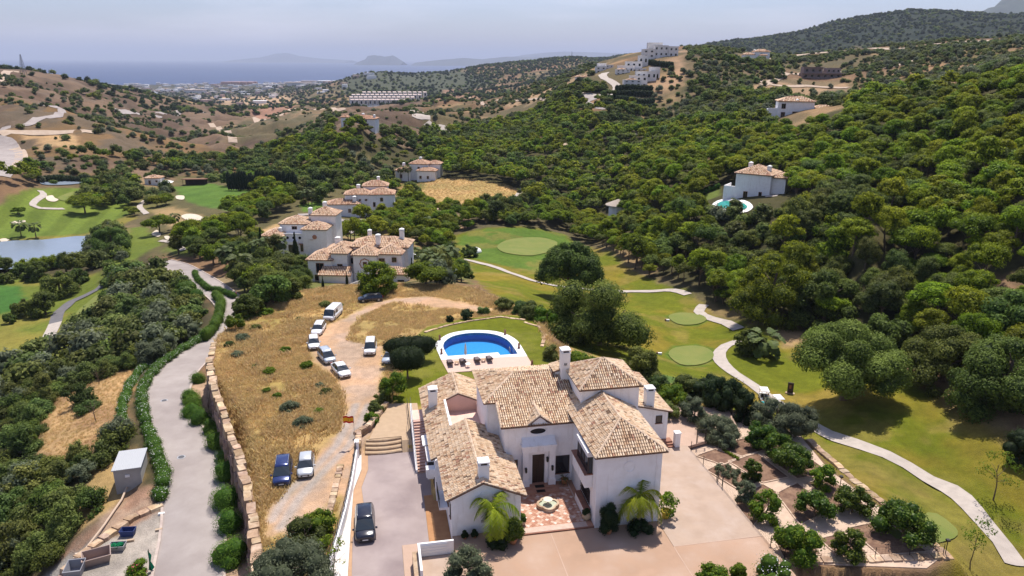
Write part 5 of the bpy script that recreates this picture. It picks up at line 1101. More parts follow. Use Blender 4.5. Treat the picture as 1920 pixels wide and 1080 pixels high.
# the line runs from the far end to the near end; its outer side (towards the road) is on the right-hand side of travel
stone_wall('long wall of rough boulders holding the dry plateau above the road', LE, lambda x, y: (road_z(x, y)-.1, -.2), 5, .74, M_STONED, sl=(.95, 2.0), seed=3, batter=.10, cap=M_STONE)
# garden wall, bottom right
GW = [F(1315,1052,-.5), F(1500,1052,-.5), F(1640,1049,-.5), F(1779,1043,-.5)]
stone_wall('sandstone block wall at the near edge of the fruit garden', [(p[0], p[1]-.2) for p in catmull(GW, 3.0)], lambda x, y: (-2.75, -.35), 5, .7, M_STONE, sl=(.6, 1.1), seed=9, group='sandstone garden walls')
stone_wall('sandstone block wall facing the golf course beside the fruit garden', [F(1781,1043,-.5), F(1700,975,-.5), F(1610,905,-.5), F(1520,825,-.5)], lambda x, y: (-3.2, -.35), 4, .7, M_STONE, sl=(.8, 1.4), seed=10, group='sandstone garden walls')
# ramp wall beside the terrace and the drive
stone_wall('low sandstone wall along the left of the upper terrace path', [(-18.6,29.6),(-20.8,24),(-22.0,22.6),(-22.1,19.6)], lambda x, y: (-.9, .55), 3, .55, M_STONE, sl=(.5, .9), seed=12, house=True)
stone_wall('rounded stone wall at the far edge of the pool lawn', [F(*p, 0) for p in [(985,604),(1012,612),(1024,628),(1018,650)][::-1]], lambda x, y: (-.6, .15), 1, .5, M_STONE, sl=(.7, 1.2), seed=13)
stone_wall('low stone edging between dry grass and the pool lawn', [F(*p, 0) for p in [(985,600),(940,594),(880,602),(840,610),(812,618),(800,622)]], lambda x, y: (-.3, .15), 1, .4, M_STONE, sl=(.6, 1.2), seed=14)
stone_wall('sandstone boulders between dirt track and driveway railing', [(-24.0,16.0),(-24.6,9.5),(-25.2,4.5)], lambda x, y: (-.6, -.1), 1, .55, M_STONE, sl=(.4, 1.1), seed=15, house=True)
# white drive wall with railing
t = hthing('white_boundary_wall', 'white low wall with slim metal railing along the driveway', 'wall', 0, 0, 0)
L_ = [(-22.25,18.9),(-22.75,12),(-23.3,6.8),(-23.9,2.6),(-24.6,-2),(-25.5,-9)]
for i in range(len(L_)-1):
    a, b_ = L_[i], L_[i+1]; m_ = MB(); m_.prism([(a[0],a[1]),(b_[0],b_[1]),(b_[0]+.3,b_[1]),(a[0]+.3,a[1])], -1.2, .35); m_.build('wall_section', M_WALL, t)
inner = [(-21.62,19.2),(-21.62,16),(-22.42,12),(-22.52,8.5),(-22.62,4),(-23.02,-14)]
m_ = MB(); m_.prism([(-22.0,19.0)]+[(x,y) for x, y in inner]+[(-25.6,-14),(-25.2,-9),(-24.3,-2),(-23.6,2.6),(-23.0,6.8),(-22.45,12)], -1.25, -.85); m_.build('verge_paving', mat('white_verge', (.70,.66,.62), .9, (.6,.55,.5), 2), t)
m_ = MB()
for i in range(len(L_)-1):
    a, b_ = Vector((*L_[i], .35)), Vector((*L_[i+1], .35)); n = int((b_-a).length/.14)
    for z_ in (.15, .95): m_.cyl(a+Vector((.15,0,z_)), b_+Vector((.15,0,z_)), .02, n=4)
    for k_ in range(n): p = a.lerp(b_, k_/n); m_.cyl(p+Vector((.15,0,0)), p+Vector((.15,0,.95)), .009 if k_ % 12 else .03, n=4)
m_.build('railing', M_METAL, t)
m_ = MB(); m_.box(-22.25,-21.85,18.6,19.2,-1,1.0); m_.box(-22.3,-21.8,18.55,19.25,1.0,1.1); m_.build('pillar', M_WALL, t)
# white forecourt wall with door, bottom left
t = hthing('courtyard_gate_wall', 'low white wall with pale slatted gate beside the driveway corner', 'wall', 0, 0, 0)
m_ = MB(); m_.box(-16.6,-13.4,-.95,-.75,-1,1.1); m_.box(-16.6,-16.4,-4.5,-.95,-1,1.1); m_.build('wall_section', M_WALL, t); m_ = MB(); m_.box(-16.4,-14.0,-1.0,-.951,-.5,1.0)
for k_ in range(5): m_.box(-16.4,-14.0,-1.03,-1.0,-.4+k_*.28,-.2+k_*.28)
m_.build('gate_panel', M_CAP, t); m_ = MB(); m_.box(-17.1,-16.62,-4.6,-.8,-1,.3); m_.build('stone_strip', M_STONE, t)
m_ = MB(); m_.prism([(-16.4,-4.5),(-13.3,-4.5),(-13.3,-1.0),(-16.4,-1.0)], -1, -.2); m_.build('floor', M_FORE2, t)
# ------------------------------------------------------------------ pool
hmO = (float(ORG[0]), float(ORG[1]), 0)
deck = [(-10.2,43.0),(-9.7,38.2),(2.6,38.2),(2.5,42.1),(2.4,47.1),(2.1,49.3),(1.1,51.7),(-.6,53.4),(-3.0,54.3),(-5.5,54.4),(-8.1,53.3),(-10.2,50.2),(-10.5,48.6)]
inner = [(-9.1,44.2),(-9.35,47.0),(-9.3,48.7),(-8.8,50.4),(-7.5,52.2),(-5.6,53.1),(-3.6,53.2),(-1.7,52.6),(-.2,51.3),(.8,49.2),(1.15,46.8),(1.3,43.2),(-1.4,43.2),(-1.5,44.3)]
def smooth(P, keep, sub=5):
    """rounds a closed outline except at the corners listed in keep"""
    o = []; n = len(P)
    for i in range(n):
        p0, p1, p2, p3 = [np.array(P[(i+k) % n]) for k in (-1, 0, 1, 2)]
        if i in keep: p0 = p1-(p2-p1)
        if (i+1) % n in keep: p3 = p2+(p2-p1)
        straight = i in keep and (i+1) % n in keep
        for k in range(1 if straight else sub): u = k/sub; o.append(tuple(p1+0.5*u*(p2-p0+u*(2*p0-5*p1+4*p2-p3+u*(3*(p1-p2)+p3-p0)))))
    return o
inS = smooth(inner, {0, 11, 12, 13}); deckS = smooth(deck, {0, 1, 2, 3})
pool = thing('swimming_pool', 'kidney edged blue swimming pool with white coping on the back lawn', 'swimming pool', hmO, A_H)
def ring_mesh(outer, inn, z0, z1):
    """slab between two outlines, made with a triangulated fill"""
    bm = bmesh.new(); E_ = []
    for P in (outer, inn):
        vs = [bm.verts.new((p[0], p[1], z1)) for p in P]; E_ += [bm.edges.new((vs[i], vs[(i+1) % len(vs)])) for i in range(len(vs))]
    r = bmesh.ops.triangle_fill(bm, edges=E_, use_beauty=True); g = [f for f in bm.faces]
    ex_ = bmesh.ops.extrude_face_region(bm, geom=g); bmesh.ops.translate(bm, vec=(0, 0, z0-z1), verts=[v for v in ex_['geom'] if isinstance(v, bmesh.types.BMVert)])
    bmesh.ops.recalc_face_normals(bm, faces=bm.faces); me = bpy.data.meshes.new('ring'); bm.to_mesh(me); bm.free(); a_ = me.color_attributes.new('Col', 'FLOAT_COLOR', 'POINT'); a_.data.foreach_set('color', [1.0]*(4*len(me.vertices))); return me
M_COPE = mat('white_coping', (.78,.76,.74), .8, (.72,.70,.67), 2); M_DECK = mat('pink_deck', (.56,.40,.325), .85, (.60,.42,.34), 1.0)
cope_out = [(-10.2,43.0),(2.5,42.1)]+deck[4:]
me = ring_mesh(smooth(cope_out, {0, 1}), inS, -.3, .10); me.materials.append(M_COPE); link('coping', me, pool)
m_ = MB(); m_.prism([(-10.2,43.0),(-9.7,38.2),(2.6,38.2),(2.5,42.1)], -.3, .085); m_.build('sun_deck', M_DECK, pool)
M_WATER = mat('pool_water', (.01,.10,.38), .04, (.02,.16,.50), .9, spec=.5, bmp=(6, .02, .25))
# basin with deeper blue walls, real transparent water above
M_BASIN = mat('blue_mosaic', (.07,.32,.62), .5, (.10,.38,.68), 3); M_BASIND = mat('dark_blue_mosaic', (.05,.10,.36), .4, (.07,.14,.42), 3)
m_ = MB(); n = len(inS); m_.add([(p[0], p[1], .0) for p in inS]+[(p[0], p[1], -1.3) for p in inS], [(i, (i+1) % n, n+(i+1) % n, n+i) for i in range(n)]); m_.build('basin_wall', M_BASIND, pool)
m_ = MB(); m_.add([(p[0], p[1], -1.28) for p in inS], [tuple(range(n))]); m_.build('basin_floor', M_BASIN, pool)
wm, wn, wb = newmat('clear_water'); wb.inputs['Base Color'].default_value = (.55,.85,1,1); wb.inputs['Roughness'].default_value = .02; wb.inputs['Transmission Weight'].default_value = 1; wb.inputs['IOR'].default_value = 1.33
tr = N(wn, 'ShaderNodeBsdfTransparent'); tr.inputs[0].default_value = (.55,.84,.97,1); gl = N(wn, 'ShaderNodeBsdfGlossy'); gl.inputs['Roughness'].default_value = .05; fr = N(wn, 'ShaderNodeFresnel'); fr.inputs[0].default_value = 1.14; mx = N(wn, 'ShaderNodeMixShader')
bp = N(wn, 'ShaderNodeBump'); bp.inputs['Distance'].default_value = .02; bp.inputs['Strength'].default_value = .4; wn.links.new(noise_fac(wn, 5, .2, .8), bp.inputs['Height']); wn.links.new(bp.outputs[0], gl.inputs['Normal'])
mx.inputs[0].default_value = .05; wn.links.new(tr.outputs[0], mx.inputs[1]); wn.links.new(gl.outputs[0], mx.inputs[2]); wn.links.new(mx.outputs[0], wn.nodes['Material Output'].inputs['Surface'])
m_ = MB(); m_.add([(p[0], p[1], -.08) for p in inS], [tuple(range(n))]); m_.build('water', wm, pool)
m_ = MB(); m_.tube([(.2,43.6,.1),(.2,43.6,.9),(.2,44.3,.9),(.2,44.5,-.2)], .03, 5); m_.tube([(.75,43.6,.1),(.75,43.6,.9),(.75,44.3,.9),(.75,44.5,-.2)], .03, 5); m_.build('ladder', M_GREY, pool)
M_WICK = mat('dark_wicker', (.07,.05,.045), .8, (.11,.08,.07), 30, world=False); M_CUSH = mat('grey_brown_cushion', (.16,.12,.12), .9)
def lounger():
    t = thing('sun_lounger', '', 'sun lounger'); 
    m_ = MB(); m_.box(-.38,.38,-1.0,.35,.25,.33); m_.build('seat', M_WICK, t)
    m_ = MB(); m_.prism([(-.38,.35),(.38,.35),(.38,1.0),(-.38,1.0)], [.25,.25,.62,.62], [.33,.33,.72,.72]); m_.build('backrest', M_WICK, t)
    m_ = MB(); m_.box(-.34,.34,-.98,.33,.33,.42); m_.prism([(-.34,.35),(.34,.35),(.34,.98),(-.34,.98)], [.34,.34,.72,.72], [.43,.43,.80,.80]); m_.build('cushion', M_CUSH, t)
    for x in (-.34, .34):
        for y in (-.9, .3): MB().box(x-.03,x+.03,y-.03,y+.03,0,.25).build('leg', M_WICK, t)
        m_ = MB(); m_.box(x-.035,x+.035,-.3,.4,.5,.55); m_.box(x-.03,x+.03,-.3,-.24,.25,.5); m_.box(x-.03,x+.03,.34,.4,.25,.5); m_.build('armrest', M_WICK, t)
    return t
L0 = lounger()
for i, (a, b, lab) in enumerate([(-9.1,41.0,'leftmost dark wicker sun lounger on the pink pool deck'), (-7.25,41.1,'dark wicker sun lounger under the closed white parasol'), (-5.1,41.3,'dark wicker sun lounger just right of the closed parasol'), (-3.3,41.4,'rightmost dark wicker sun lounger on the pool deck')]):
    o = L0 if i == 0 else copy_tree(L0); x, y = hw(a, b); o.location = (x, y, .09); o.rotation_euler = (0, 0, A_H+PI+.05); prop(o, lab, group='sun loungers by the pool')
M_TEAK = mat('teak', (.42,.27,.15), .7)
def side_table():
    t = thing('side_table', '', 'side table'); MB().box(-.28,.28,-.28,.28,.36,.4).build('table_top', M_TEAK, t)
    for x in (-.23, .23):
        for y in (-.23, .23): MB().box(x-.03,x+.03,y-.03,y+.03,0,.36).build('leg', M_TEAK, t)
    return t
S0 = side_table()
for i, (a, b, lab) in enumerate([(-8.15,40.9,'small square wooden table between the two left loungers'), (-4.2,41.2,'small square wooden table between the two right loungers')]):
    o = S0 if i == 0 else copy_tree(S0); x, y = hw(a, b); o.location = (x, y, .09); o.rotation_euler = (0, 0, A_H); prop(o, lab, group='side tables on the pool deck')
t = hthing('parasol', 'closed white parasol standing between loungers by the pool', 'parasol', -6.75, 41.7, .09)
MB().cyl((0,0,0),(0,0,2.9),.03,n=6).build('pole', M_CAP, t); m_ = MB(); m_.lathe([(.06,1.1),(.2,1.25),(.17,1.9),(.13,2.5),(.04,2.85)], 10); m_.build('canopy', mat('canvas', (.72,.68,.62), .9), t); MB().lathe([(.3,0),(.3,.08),(.06,.1)], 10).build('base', M_GREY, t)
t = hthing('round_table', 'small round white table in front of the loungers', 'side table', -6.7, 39.6, .09); MB().lathe([(.36,.5),(.36,.54)], 14).build('table_top', M_CAP, t); MB().cyl((0,0,0),(0,0,.5),.04).build('leg', M_CAP, t)
for i, (a, b, lab) in enumerate([(-9.6,51.0,'brown lantern at the far left of the pool coping'), (-9.9,45.3,'brown lantern at the near left of the pool coping'), (.9,51.6,'brown lantern at the far right curve of the coping'), (1.9,45.4,'brown lantern on the right side of the coping'), (2.45,38.6,'brown lantern at the near right corner of the pink deck')]):
    t = hthing('lantern', lab, 'lantern', a, b, .1, group='lanterns round the pool'); MB().cbox((0,0,0),(.34,.34,.12)).build('base', M_BROWN, t); MB().cbox((0,0,.12),(.26,.26,.5)).build('glass_case', M_BROWN, t); MB().cbox((0,0,.62),(.36,.36,.25),taper=.15).build('lid', M_BROWN, t)
# ------------------------------------------------------------------ single trees and shrubs
def wpx(px, py, w):
    """width in metres of w pixels at the ground point seen at (px, py)"""
    x, y = at(px, py); z = Hf(x, y); d = y*math.cos(PITCH)+(HC-z)*math.sin(PITCH); return x, y, z, w*d/FPX
_TC = {}
def big_tree(px, py, w, kind, label, cat_='tree', name=None, group=None, h=None, seed=None, pos=None, wm=None, zoff=0):
    if pos is None: x, y, z, W_ = wpx(px, py, w)
    else: x, y = pos; z = Hf(x, y); W_ = wm
    W_ = wm or W_; seed = seed if seed is not None else int(px*7+py*3) % 1000
    K = dict(
        bigoak=(M_OAK, .78, .17, 42, .13, .95, 16000, .34, .28, .06), oak=(M_OAK, .74, .10, 24, .15, .9, 5200, .36, .2, .055), pine=(M_PINE, .62, .40, 22, .15, .75, 4600, .36, .5, .045),
        dense=(M_OAK, .72, .0, 40, .13, .9, 11000, .34, .2, .05), olive=(M_OLIVE, .75, .12, 26, .16, .95, 6500, .17, .3, .05), citrus=(M_CITRUS, .78, .18, 26, .16, .9, 5200, .22, .25, .04),
        bright=(M_BRIGHT, .95, .12, 22, .17, 1.0, 4000, .22, .25, .04), sparse=(M_BRIGHT, .80, .35, 22, .11, .9, 1300, .20, .5, .03), topiary=(M_HEDGE, .8, .25, 9, .36, .95, 8000, .14, .4, .05),
        bush=(M_SCRUB, .75, -.02, 20, .19, .95, 4200, .20, .1, .03), roundbush=(M_HEDGE, .85, .0, 6, .40, .95, 4200, .12, .1, .03), conifer=(M_DARK, 1.3, .0, 30, .16, 1.3, 5200, .22, .1, .04), flowerbush=(M_HEDGE, .8, .0, 12, .26, .9, 4200, .13, .1, .03), dark=(M_DARK, .8, .0, 20, .2, .9, 3600, .18, .1, .03),
        darkpine=(M_PINE, .85, .08, 40, .13, .9, 9000, .24, .3, .05))[kind]
    m, hr, tr, nl, r0, sq, n, leaf, fork, trr = K; Hh = (h or W_*hr); low = -.1 if kind in ('pine', 'bigoak', 'sparse') else -.5
    z0 = Hh*tr if tr > 0 else -.05*Hh
    key = (kind, seed, round(Hh/W_, 1)); flower = .32 if kind == 'flowerbush' else 0
    L = dome(nl, W_, Hh-z0, z0, W_*r0, seed, low, squash=sq*.9 if Hh < W_ else sq)
    n_ = int(n*min(3.2, max(.35, (W_/7)**1.5))) if kind not in ('topiary', 'roundbush') else n
    d_ = math.hypot(x, y); n_ = int(n_*(1 if d_ < 130 else .55)); leaf_ = leaf*(1 if d_ < 130 else 1.35)
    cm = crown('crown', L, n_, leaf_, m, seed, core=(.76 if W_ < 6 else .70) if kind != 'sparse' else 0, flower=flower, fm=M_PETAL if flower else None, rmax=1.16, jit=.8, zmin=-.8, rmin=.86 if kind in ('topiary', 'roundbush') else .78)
    nm = name or {'bush': 'bush', 'roundbush': 'bush', 'flowerbush': 'flowering_bush', 'dark': 'bush', 'olive': 'olive_tree', 'pine': 'pine_tree', 'citrus': 'fruit_tree', 'conifer': 'conifer'}.get(kind, 'oak_tree' if 'oak' in kind or kind == 'dense' else 'tree')
    t = thing(nm, label, cat_, (x, y, z-.05+zoff), 0, group); link('crown', cm, t)
    if tr > 0 or Hh > 2: link('trunk', trunk_mesh('trunk', max(.6, Hh*.72), max(.06, W_*trr*.6), 5 if W_ > 3 else 3, seed, fork=fork, reach=.45*min(1.3, W_/Hh)), t)
    return t
BT = big_tree
# around the right-hand fairway
BT(1582, 748, 185, 'bigoak', 'large spreading holm oak standing alone on the right fairway', group=None, h=11.5, wm=15.5)
BT(1405, 662, 62, 'oak', 'small dark oak at the bend of the golf cart path'); BT(1765, 715, 150, 'dense', 'broad bright green oak at the wood edge above the fairway'); BT(1660, 652, 92, 'dense', 'rounded dark oak at the wood edge behind the lone oak')
BT(1875, 762, 185, 'dense', 'wide grey green oak at the right edge of the fairway'); BT(1445, 600, 150, 'darkpine', 'big glossy green pine above the cart path'); BT(1545, 600, 130, 'dense', 'dark oak between the glossy pine and the rounded oak'); BT(1890, 650, 150, 'dense', 'dark green oak crown high on the right edge')
BT(1908, 862, 78, 'dark', 'dark leafy bush at the far right edge of the golf turf'); BT(1862, 938, 76, 'sparse', 'thin young tree with airy crown on the right fairway', h=6.5); BT(1820, 1068, 62, 'sparse', 'small spindly tree beside the garden wall corner', h=6)
BT(1068, 562, 118, 'bigoak', 'tall dark oak behind the pool beside the golf path', h=14); BT(1046, 566, 52, 'sparse', 'slender light green tree in front of the tall dark oak', h=8.5)
BT(1125, 700, 232, 'dense', 'huge dense dark oak beyond the tower of the villa', h=13, wm=19, pos=at_d(1120, 690, 116)[:2], zoff=-.5)
BT(1195, 722, 90, 'dense', 'round dark oak just right of the huge oak', wm=6.5, h=5.5, pos=F(1195, 722, -.4)); BT(1085, 695, 60, 'bright', 'bright green shrub between the tall chimney and the huge oak', wm=5, h=3.4, pos=F(1088, 700, 0), cat_='shrub', name='shrub')
BT(1040, 700, 60, 'bush', 'dark shrub at the lawn edge behind the tall chimney', wm=3.0, h=2.2, pos=F(1035, 672, 0), cat_='shrub')
# hedge belt right of the villa
for i, (px, py, w, h, k, lab) in enumerate([(1238,742,4.5,2.6,'bush','grey green bush behind the rear wing roof'), (1262,758,4.2,2.6,'bright','bright bush beside the rear wing wall'), (1285,745,5,3.0,'bush','wide grey bush at the start of the hedge belt'), (1318,752,4.4,3.2,'dark','dark bush in the middle of the hedge belt'),
        (1345,768,4.4,4.2,'conifer','dark upright conifer in the hedge belt'), (1372,775,4.4,4.6,'conifer','tallest dark conifer near the golf carts'), (1330,745,4,3.6,'conifer','dark conifer left of the hedge belt centre'), (1395,786,3.8,3.8,'conifer','dark conifer nearest the silvery olive'),
        (1300,792,3.8,3.6,'olive','round silvery olive tree behind the metal garden gate'), (1345,822,5.2,2.8,'olive','low clipped olive mound beside the metal gate'), (1448,808,5.6,4.2,'olive','silvery olive between carts and fruit garden'), (1490,818,5.6,4.4,'olive','larger silvery olive hiding the cart path'),
        (1250,790,3.5,2.2,'bush','low bush beside the small path behind the villa'), (1222,732,4,2.6,'bush','grey bush nearest the tower roof')]):
    BT(px, py, 0, k, lab, wm=w, h=h, pos=F(px, py, -.5), cat_='tree' if k in ('olive', 'conifer') else 'bush', name={'olive': 'olive_tree', 'conifer': 'conifer'}.get(k, 'bush'), group='hedge belt right of the villa')
# fruit garden
for px, py, w, h, k, lab in [(1362,842,2.6,2.4,'olive','small grey leaved tree in the bed nearest the gate'), (1424,838,4.6,3.9,'citrus','bright citrus tree at the far side of the fruit garden'), (1457,862,4.8,3.8,'citrus','dark citrus tree with low crown behind the narrow tree'),
        (1408,905,2.5,3.3,'citrus','narrow upright citrus tree between two soil beds'), (1488,890,5.6,4.0,'citrus','broad dark citrus tree in the long soil bed'), (1540,915,3.4,3.4,'bright','yellow green shrubby tree at the garden edge'),
        (1396,945,2.8,3.2,'olive','thin grey green tree at the path crossing'), (1434,975,4.2,3.8,'bright','round yellow green tree near the fence'), (1527,972,4.8,3.6,'citrus','citrus tree over the stone path crossing'), (1598,962,4.8,3.5,'citrus','citrus tree at the outer edge of the garden'),
        (1690,1012,7.2,4.6,'citrus','largest citrus tree at the right corner of the garden'), (1492,1045,5.6,4.2,'bright','open light green fruit tree at the near wall'), (1590,1050,4.0,3.6,'citrus','conical dark fruit tree at the near wall'), (1366,1078,0,0,'','')]:
    if k: BT(px, py, 0, k, lab, wm=w*.80, h=h*.85, pos=F(px, py, -.6), name='fruit_tree' if k != 'olive' else 'olive_tree', group='trees of the fruit garden')
# by the pool and the track
def clipped(px, py, wx, wy, hc, th, lab, m=None, seed=1, z=0):
    x, y = F(px, py, z); z = Hf(x, y); t = thing('clipped_tree', lab, 'clipped tree', (x, y, z), A_H); r = random.Random(seed)
    L = [(dx*wx*.28, dy*wy*.25, th+hc/2, wx*.33, wy*.38, hc*.5) for dx, dy in ((-1,0),(0,0),(1,0),(-.5,.5),(.5,-.5),(.5,.5),(-.5,-.5))]
    link('crown', crown('crown', L, 9000, .17, m or M_HEDGE, seed, core=.9, rmin=.93, rmax=1.05, jit=1.1, zmin=-1), t); link('trunk', trunk_mesh('trunk', th+.6, .16, 3, seed, fork=.6, reach=.3), t)
clipped(770, 678, 6.6, 3.4, 2.9, 1.0, 'long clipped dark tree beside the dry grass island', M_DARK, 2); clipped(765, 710, 4.0, 3.6, 3.0, 1.5, 'clipped ball tree on the lawn beside the dirt track', M_DARK, 3)
BT(738, 748, 0, 'bright', 'loose bright green tree at the end of the lawn', wm=3.7, h=4.2, pos=F(738, 748, 0))
for px, py, w, h, k, lab in [(716,752,2.4,1.8,'bush','dark bush beside the terrace path wall'), (706,772,2.4,2.0,'bush','leafy bush on the bank left of the terrace path'), (697,790,2.0,1.6,'bright','bright bush above the stone pillar'), (724,735,2.2,1.8,'bush','grey bush under the loose bright tree'),
        (843,602,1.4,1.3,'dark','small dark shrub on the lawn edging'), (876,596,2.5,1.8,'dark','spiky dark shrub on the lawn edging'), (905,585,2.4,1.5,'bush','grey shrub behind the pool lawn'), (1000,592,5,3,'bush','broad grey shrub behind the curved lawn wall'), (975,583,4,2.2,'bush','grey bush in the dry grass behind the pool'), (945,575,4,2,'bush','pale dry bush behind the pool lawn'), (1025,600,5,3.2,'bright','green bush at the end of the curved lawn wall')]:
    BT(px, py, 0, k, lab, wm=w, h=h, pos=F(px, py, 0), cat_='bush', name='bush')
BT(708, 562, 0, 'darkpine', 'round dark green pine beside the black car', wm=8.2, h=6.2, pos=F(706, 556, -1), name='pine_tree')
# green bushes in the dry grass
r = random.Random(12); GB = [(430,650),(445,668),(500,735),(545,770),(600,725),(612,740),(598,775),(575,690),(570,800),(520,745),(480,690),(560,600),(610,575),(535,660),(640,575),(480,620),(505,700),(455,640),(500,590)]
for i, (px, py) in enumerate(GB):
    w = r.uniform(1.0, 2.6); k = r.choice(['bright', 'olive', 'bush']); px2, py2 = px, py
    BT(px, py, 0, k, '%s in the dry grass %s' % (['low green shrub', 'grey green shrub', 'small wild shrub'][i % 3], 'left of the parked cars' if py < 660 else 'on the bank above the boulder wall'), wm=w, h=w*.42, pos=F(px, py, -.4), cat_='shrub', name='wild_shrub', group='shrubs in the dry grass field', seed=i % 5+40)
# row of clipped round bushes beside the road
for i, (px, py, w, h) in enumerate([(374,702,1.9,1.3),(360,745,2.1,1.5),(366,760,2.2,1.6),(366,775,2.4,1.6),(382,790,2.4,1.7),(400,812,2.4,1.7),(414,838,2.5,1.8),(428,868,2.4,1.8),(431,897,2.6,1.9),(433,945,2.7,2.1),(436,990,2.5,1.9),(437,1045,3.0,2.5)]):
    BT(px, py, 0, 'roundbush', 'clipped round bush beside the road, %s' % ['farthest and smallest','second from the far end','third from the far end','fourth from the far end','fifth from the far end','sixth from the far end','seventh from the far end','eighth, near the wall middle','fourth from the near end','third from the near end, flowering','second from the near end','nearest and largest'][i], wm=w*1.2, h=h*1.15, pos=F(px-5, py, -5), cat_='bush', group='clipped bushes along the road', seed=i+60)
# flowering hedge along the outer kerb
def hedge(name, label, line, w, h, m, n_per=420, leaf=.14, flower=.10, seed=1, z=None, group=None):
    line = catmull([(*p, 0) for p in line], 1.0); r = np.random.default_rng(seed); L = []; o = line[0]
    for p in line: L.append((p[0]-o[0]+r.uniform(-.15, .15), p[1]-o[1]+r.uniform(-.15, .15), Hf(p[0], p[1])-Hf(o[0], o[1])+h*.45*r.uniform(.8, 1.1), w*.42*r.uniform(.75, 1.35), w*.42*r.uniform(.75, 1.35), h*.5*r.uniform(.75, 1.35)))
    t = thing(name, label, 'hedge', (o[0], o[1], Hf(o[0], o[1])), 0, group); link('foliage', crown('foliage', L, n_per*len(L), leaf, m, seed, flower=flower, fm=M_PETAL, core=.85), t); return t
HG = [F(*p) for p in [(300,940,-5.6),(308,905,-5.5),(296,860,-5.4),(275,800,-5.6),(268,745,-6.2),(285,705,-7),(330,668,-8),(385,632,-9),(408,605,-10),(412,575,-11)]]
hedge('flowering_hedge', 'white flowering hedge following the outer kerb of the road', HG, 2.0, 1.3, M_HEDGE, seed=5)
hedge('flowering_hedge', 'second white flowering hedge row below the kerb hedge', [F(*p) for p in [(232,818,-6.5),(230,780,-6.8),(243,735,-7.2),(262,700,-8),(300,668,-9)]], 1.7, 1.2, M_HEDGE, seed=6, group=None)
hedge('hedge', 'dark clipped hedge inside the far bend of the road', W([(385,640),(402,622),(412,598),(416,575),(405,560)]), 2.4, 2.4, M_HEDGE, seed=7, flower=0)
hedge('hedge', 'row of clipped hedging on the far side of the road', W([(366,515),(372,528),(392,545),(410,548),(440,560)]), 1.8, 1.6, M_HEDGE, seed=8, flower=0)
for i, (px, py, w, k, lab) in enumerate([(345,540,34,'bush','bush on the road verge above the scrub'), (352,552,40,'roundbush','clipped bush on the road verge'), (372,560,26,'roundbush','small clipped bush at the road bend'), (465,592,60,'dense','round dark tree beside the road junction'), (442,618,36,'bright','bright bush at the junction with the road'), (512,572,80,'dense','dark tree at the dry field edge by the junction'), (540,560,60,'dense','dark tree left of the neighbouring villa')]):
    BT(px, py, w, k, lab, name='bush' if 'bush' in lab else 'oak_tree', cat_='bush' if 'bush' in lab else 'tree')
# foreground plants, bottom centre
BT(545, 1066, 0, 'olive', 'large olive tree spilling over the near end of the field', wm=7.6, h=4.4, pos=F(548, 1108, -.4), name='olive_tree'); BT(590, 1000, 0, 'bright', 'bright green shrubbery beside the white railing', wm=3.6, h=2.8, pos=F(598, 1005, -.4), name='shrub', cat_='shrub'); BT(575, 1030, 0, 'bush', 'dark shrub below the bright shrubbery', wm=4.5, h=3, pos=F(572, 1030, -.4), name='shrub', cat_='shrub')
BT(880, 1079, 0, 'olive', 'round olive tree at the bottom centre beside the gate wall', wm=4.6, h=3.6, pos=F(882, 1100, 0), name='olive_tree')
BT(627, 1068, 0, 'sparse', 'slim jacaranda with pale flowers beside the driveway', wm=3.2, h=4.4, pos=F(625, 1085, -.9), name='jacaranda_tree')
BT(1450, 1079, 0, 'flowerbush', 'white flowering oleander ball at the forecourt corner', wm=3.6, h=2.6, pos=F(1452, 1092, 0), name='flowering_bush', cat_='bush'); BT(1320, 1079, 0, 'bright', 'low green bush at the bottom edge of the forecourt', wm=3.0, h=1.6, pos=F(1335, 1092, 0), name='bush', cat_='bush'); BT(1378, 1079, 0, 'bright', 'yellow green sprig beside the oleander ball', wm=1.6, h=1.6, pos=F(1385, 1088, 0), name='bush', cat_='bush')
# golf hole on the left
for px, py, w, k, lab in [(87,590,62,'oak','grey crowned oak leaning over the left cart path'), (47,592,44,'oak','small grey oak near the left cart path'), (18,606,26,'oak','tiny oak at the left edge below the cart path'), (115,555,66,'oak','dark oak standing right above the left cart path'), (147,532,40,'oak','oak near the top of the left cart path'), (12,530,30,'oak','small tree at the pond outlet'),
        (70,524,50,'dense','dark tree beside the pond shore'), (40,520,36,'oak','grey tree on the near pond shore'), (300,438,58,'pine','umbrella pine on the tee left of centre'), (345,444,44,'pine','umbrella pine right of the tee'), (242,402,26,'pine','slim pine near the mown fairway'), (253,404,24,'pine','slim pine beside its twin near the fairway'), (210,478,74,'dense','dark shrubby oak at the pond corner'),
        (225,462,44,'dense','dark oak behind the pond corner oak'), (295,388,34,'pine','leaning pine over the sandy ground'), (312,384,34,'pine','pine above the white bunkers'), (35,402,24,'pine','small flat topped tree on the mown fairway'), (838,440,44,'pine','tall umbrella pine beside the dry knoll'), (785,410,52,'pine','umbrella pine below the dry knoll'), (770,372,42,'dense','round dark tree at the left of the dry knoll'),
        (880,482,34,'oak','small tree beside the white shelter'), (880,522,20,'oak','young leaning tree beside the golf path'), (365,450,50,'dense','dark tree near the small bunkers'), (400,470,60,'dense','dark tree left of the neighbouring villas'), (160,400,60,'pine','pine at the near edge of the pine belt')]:
    BT(px, py, w, k, lab)
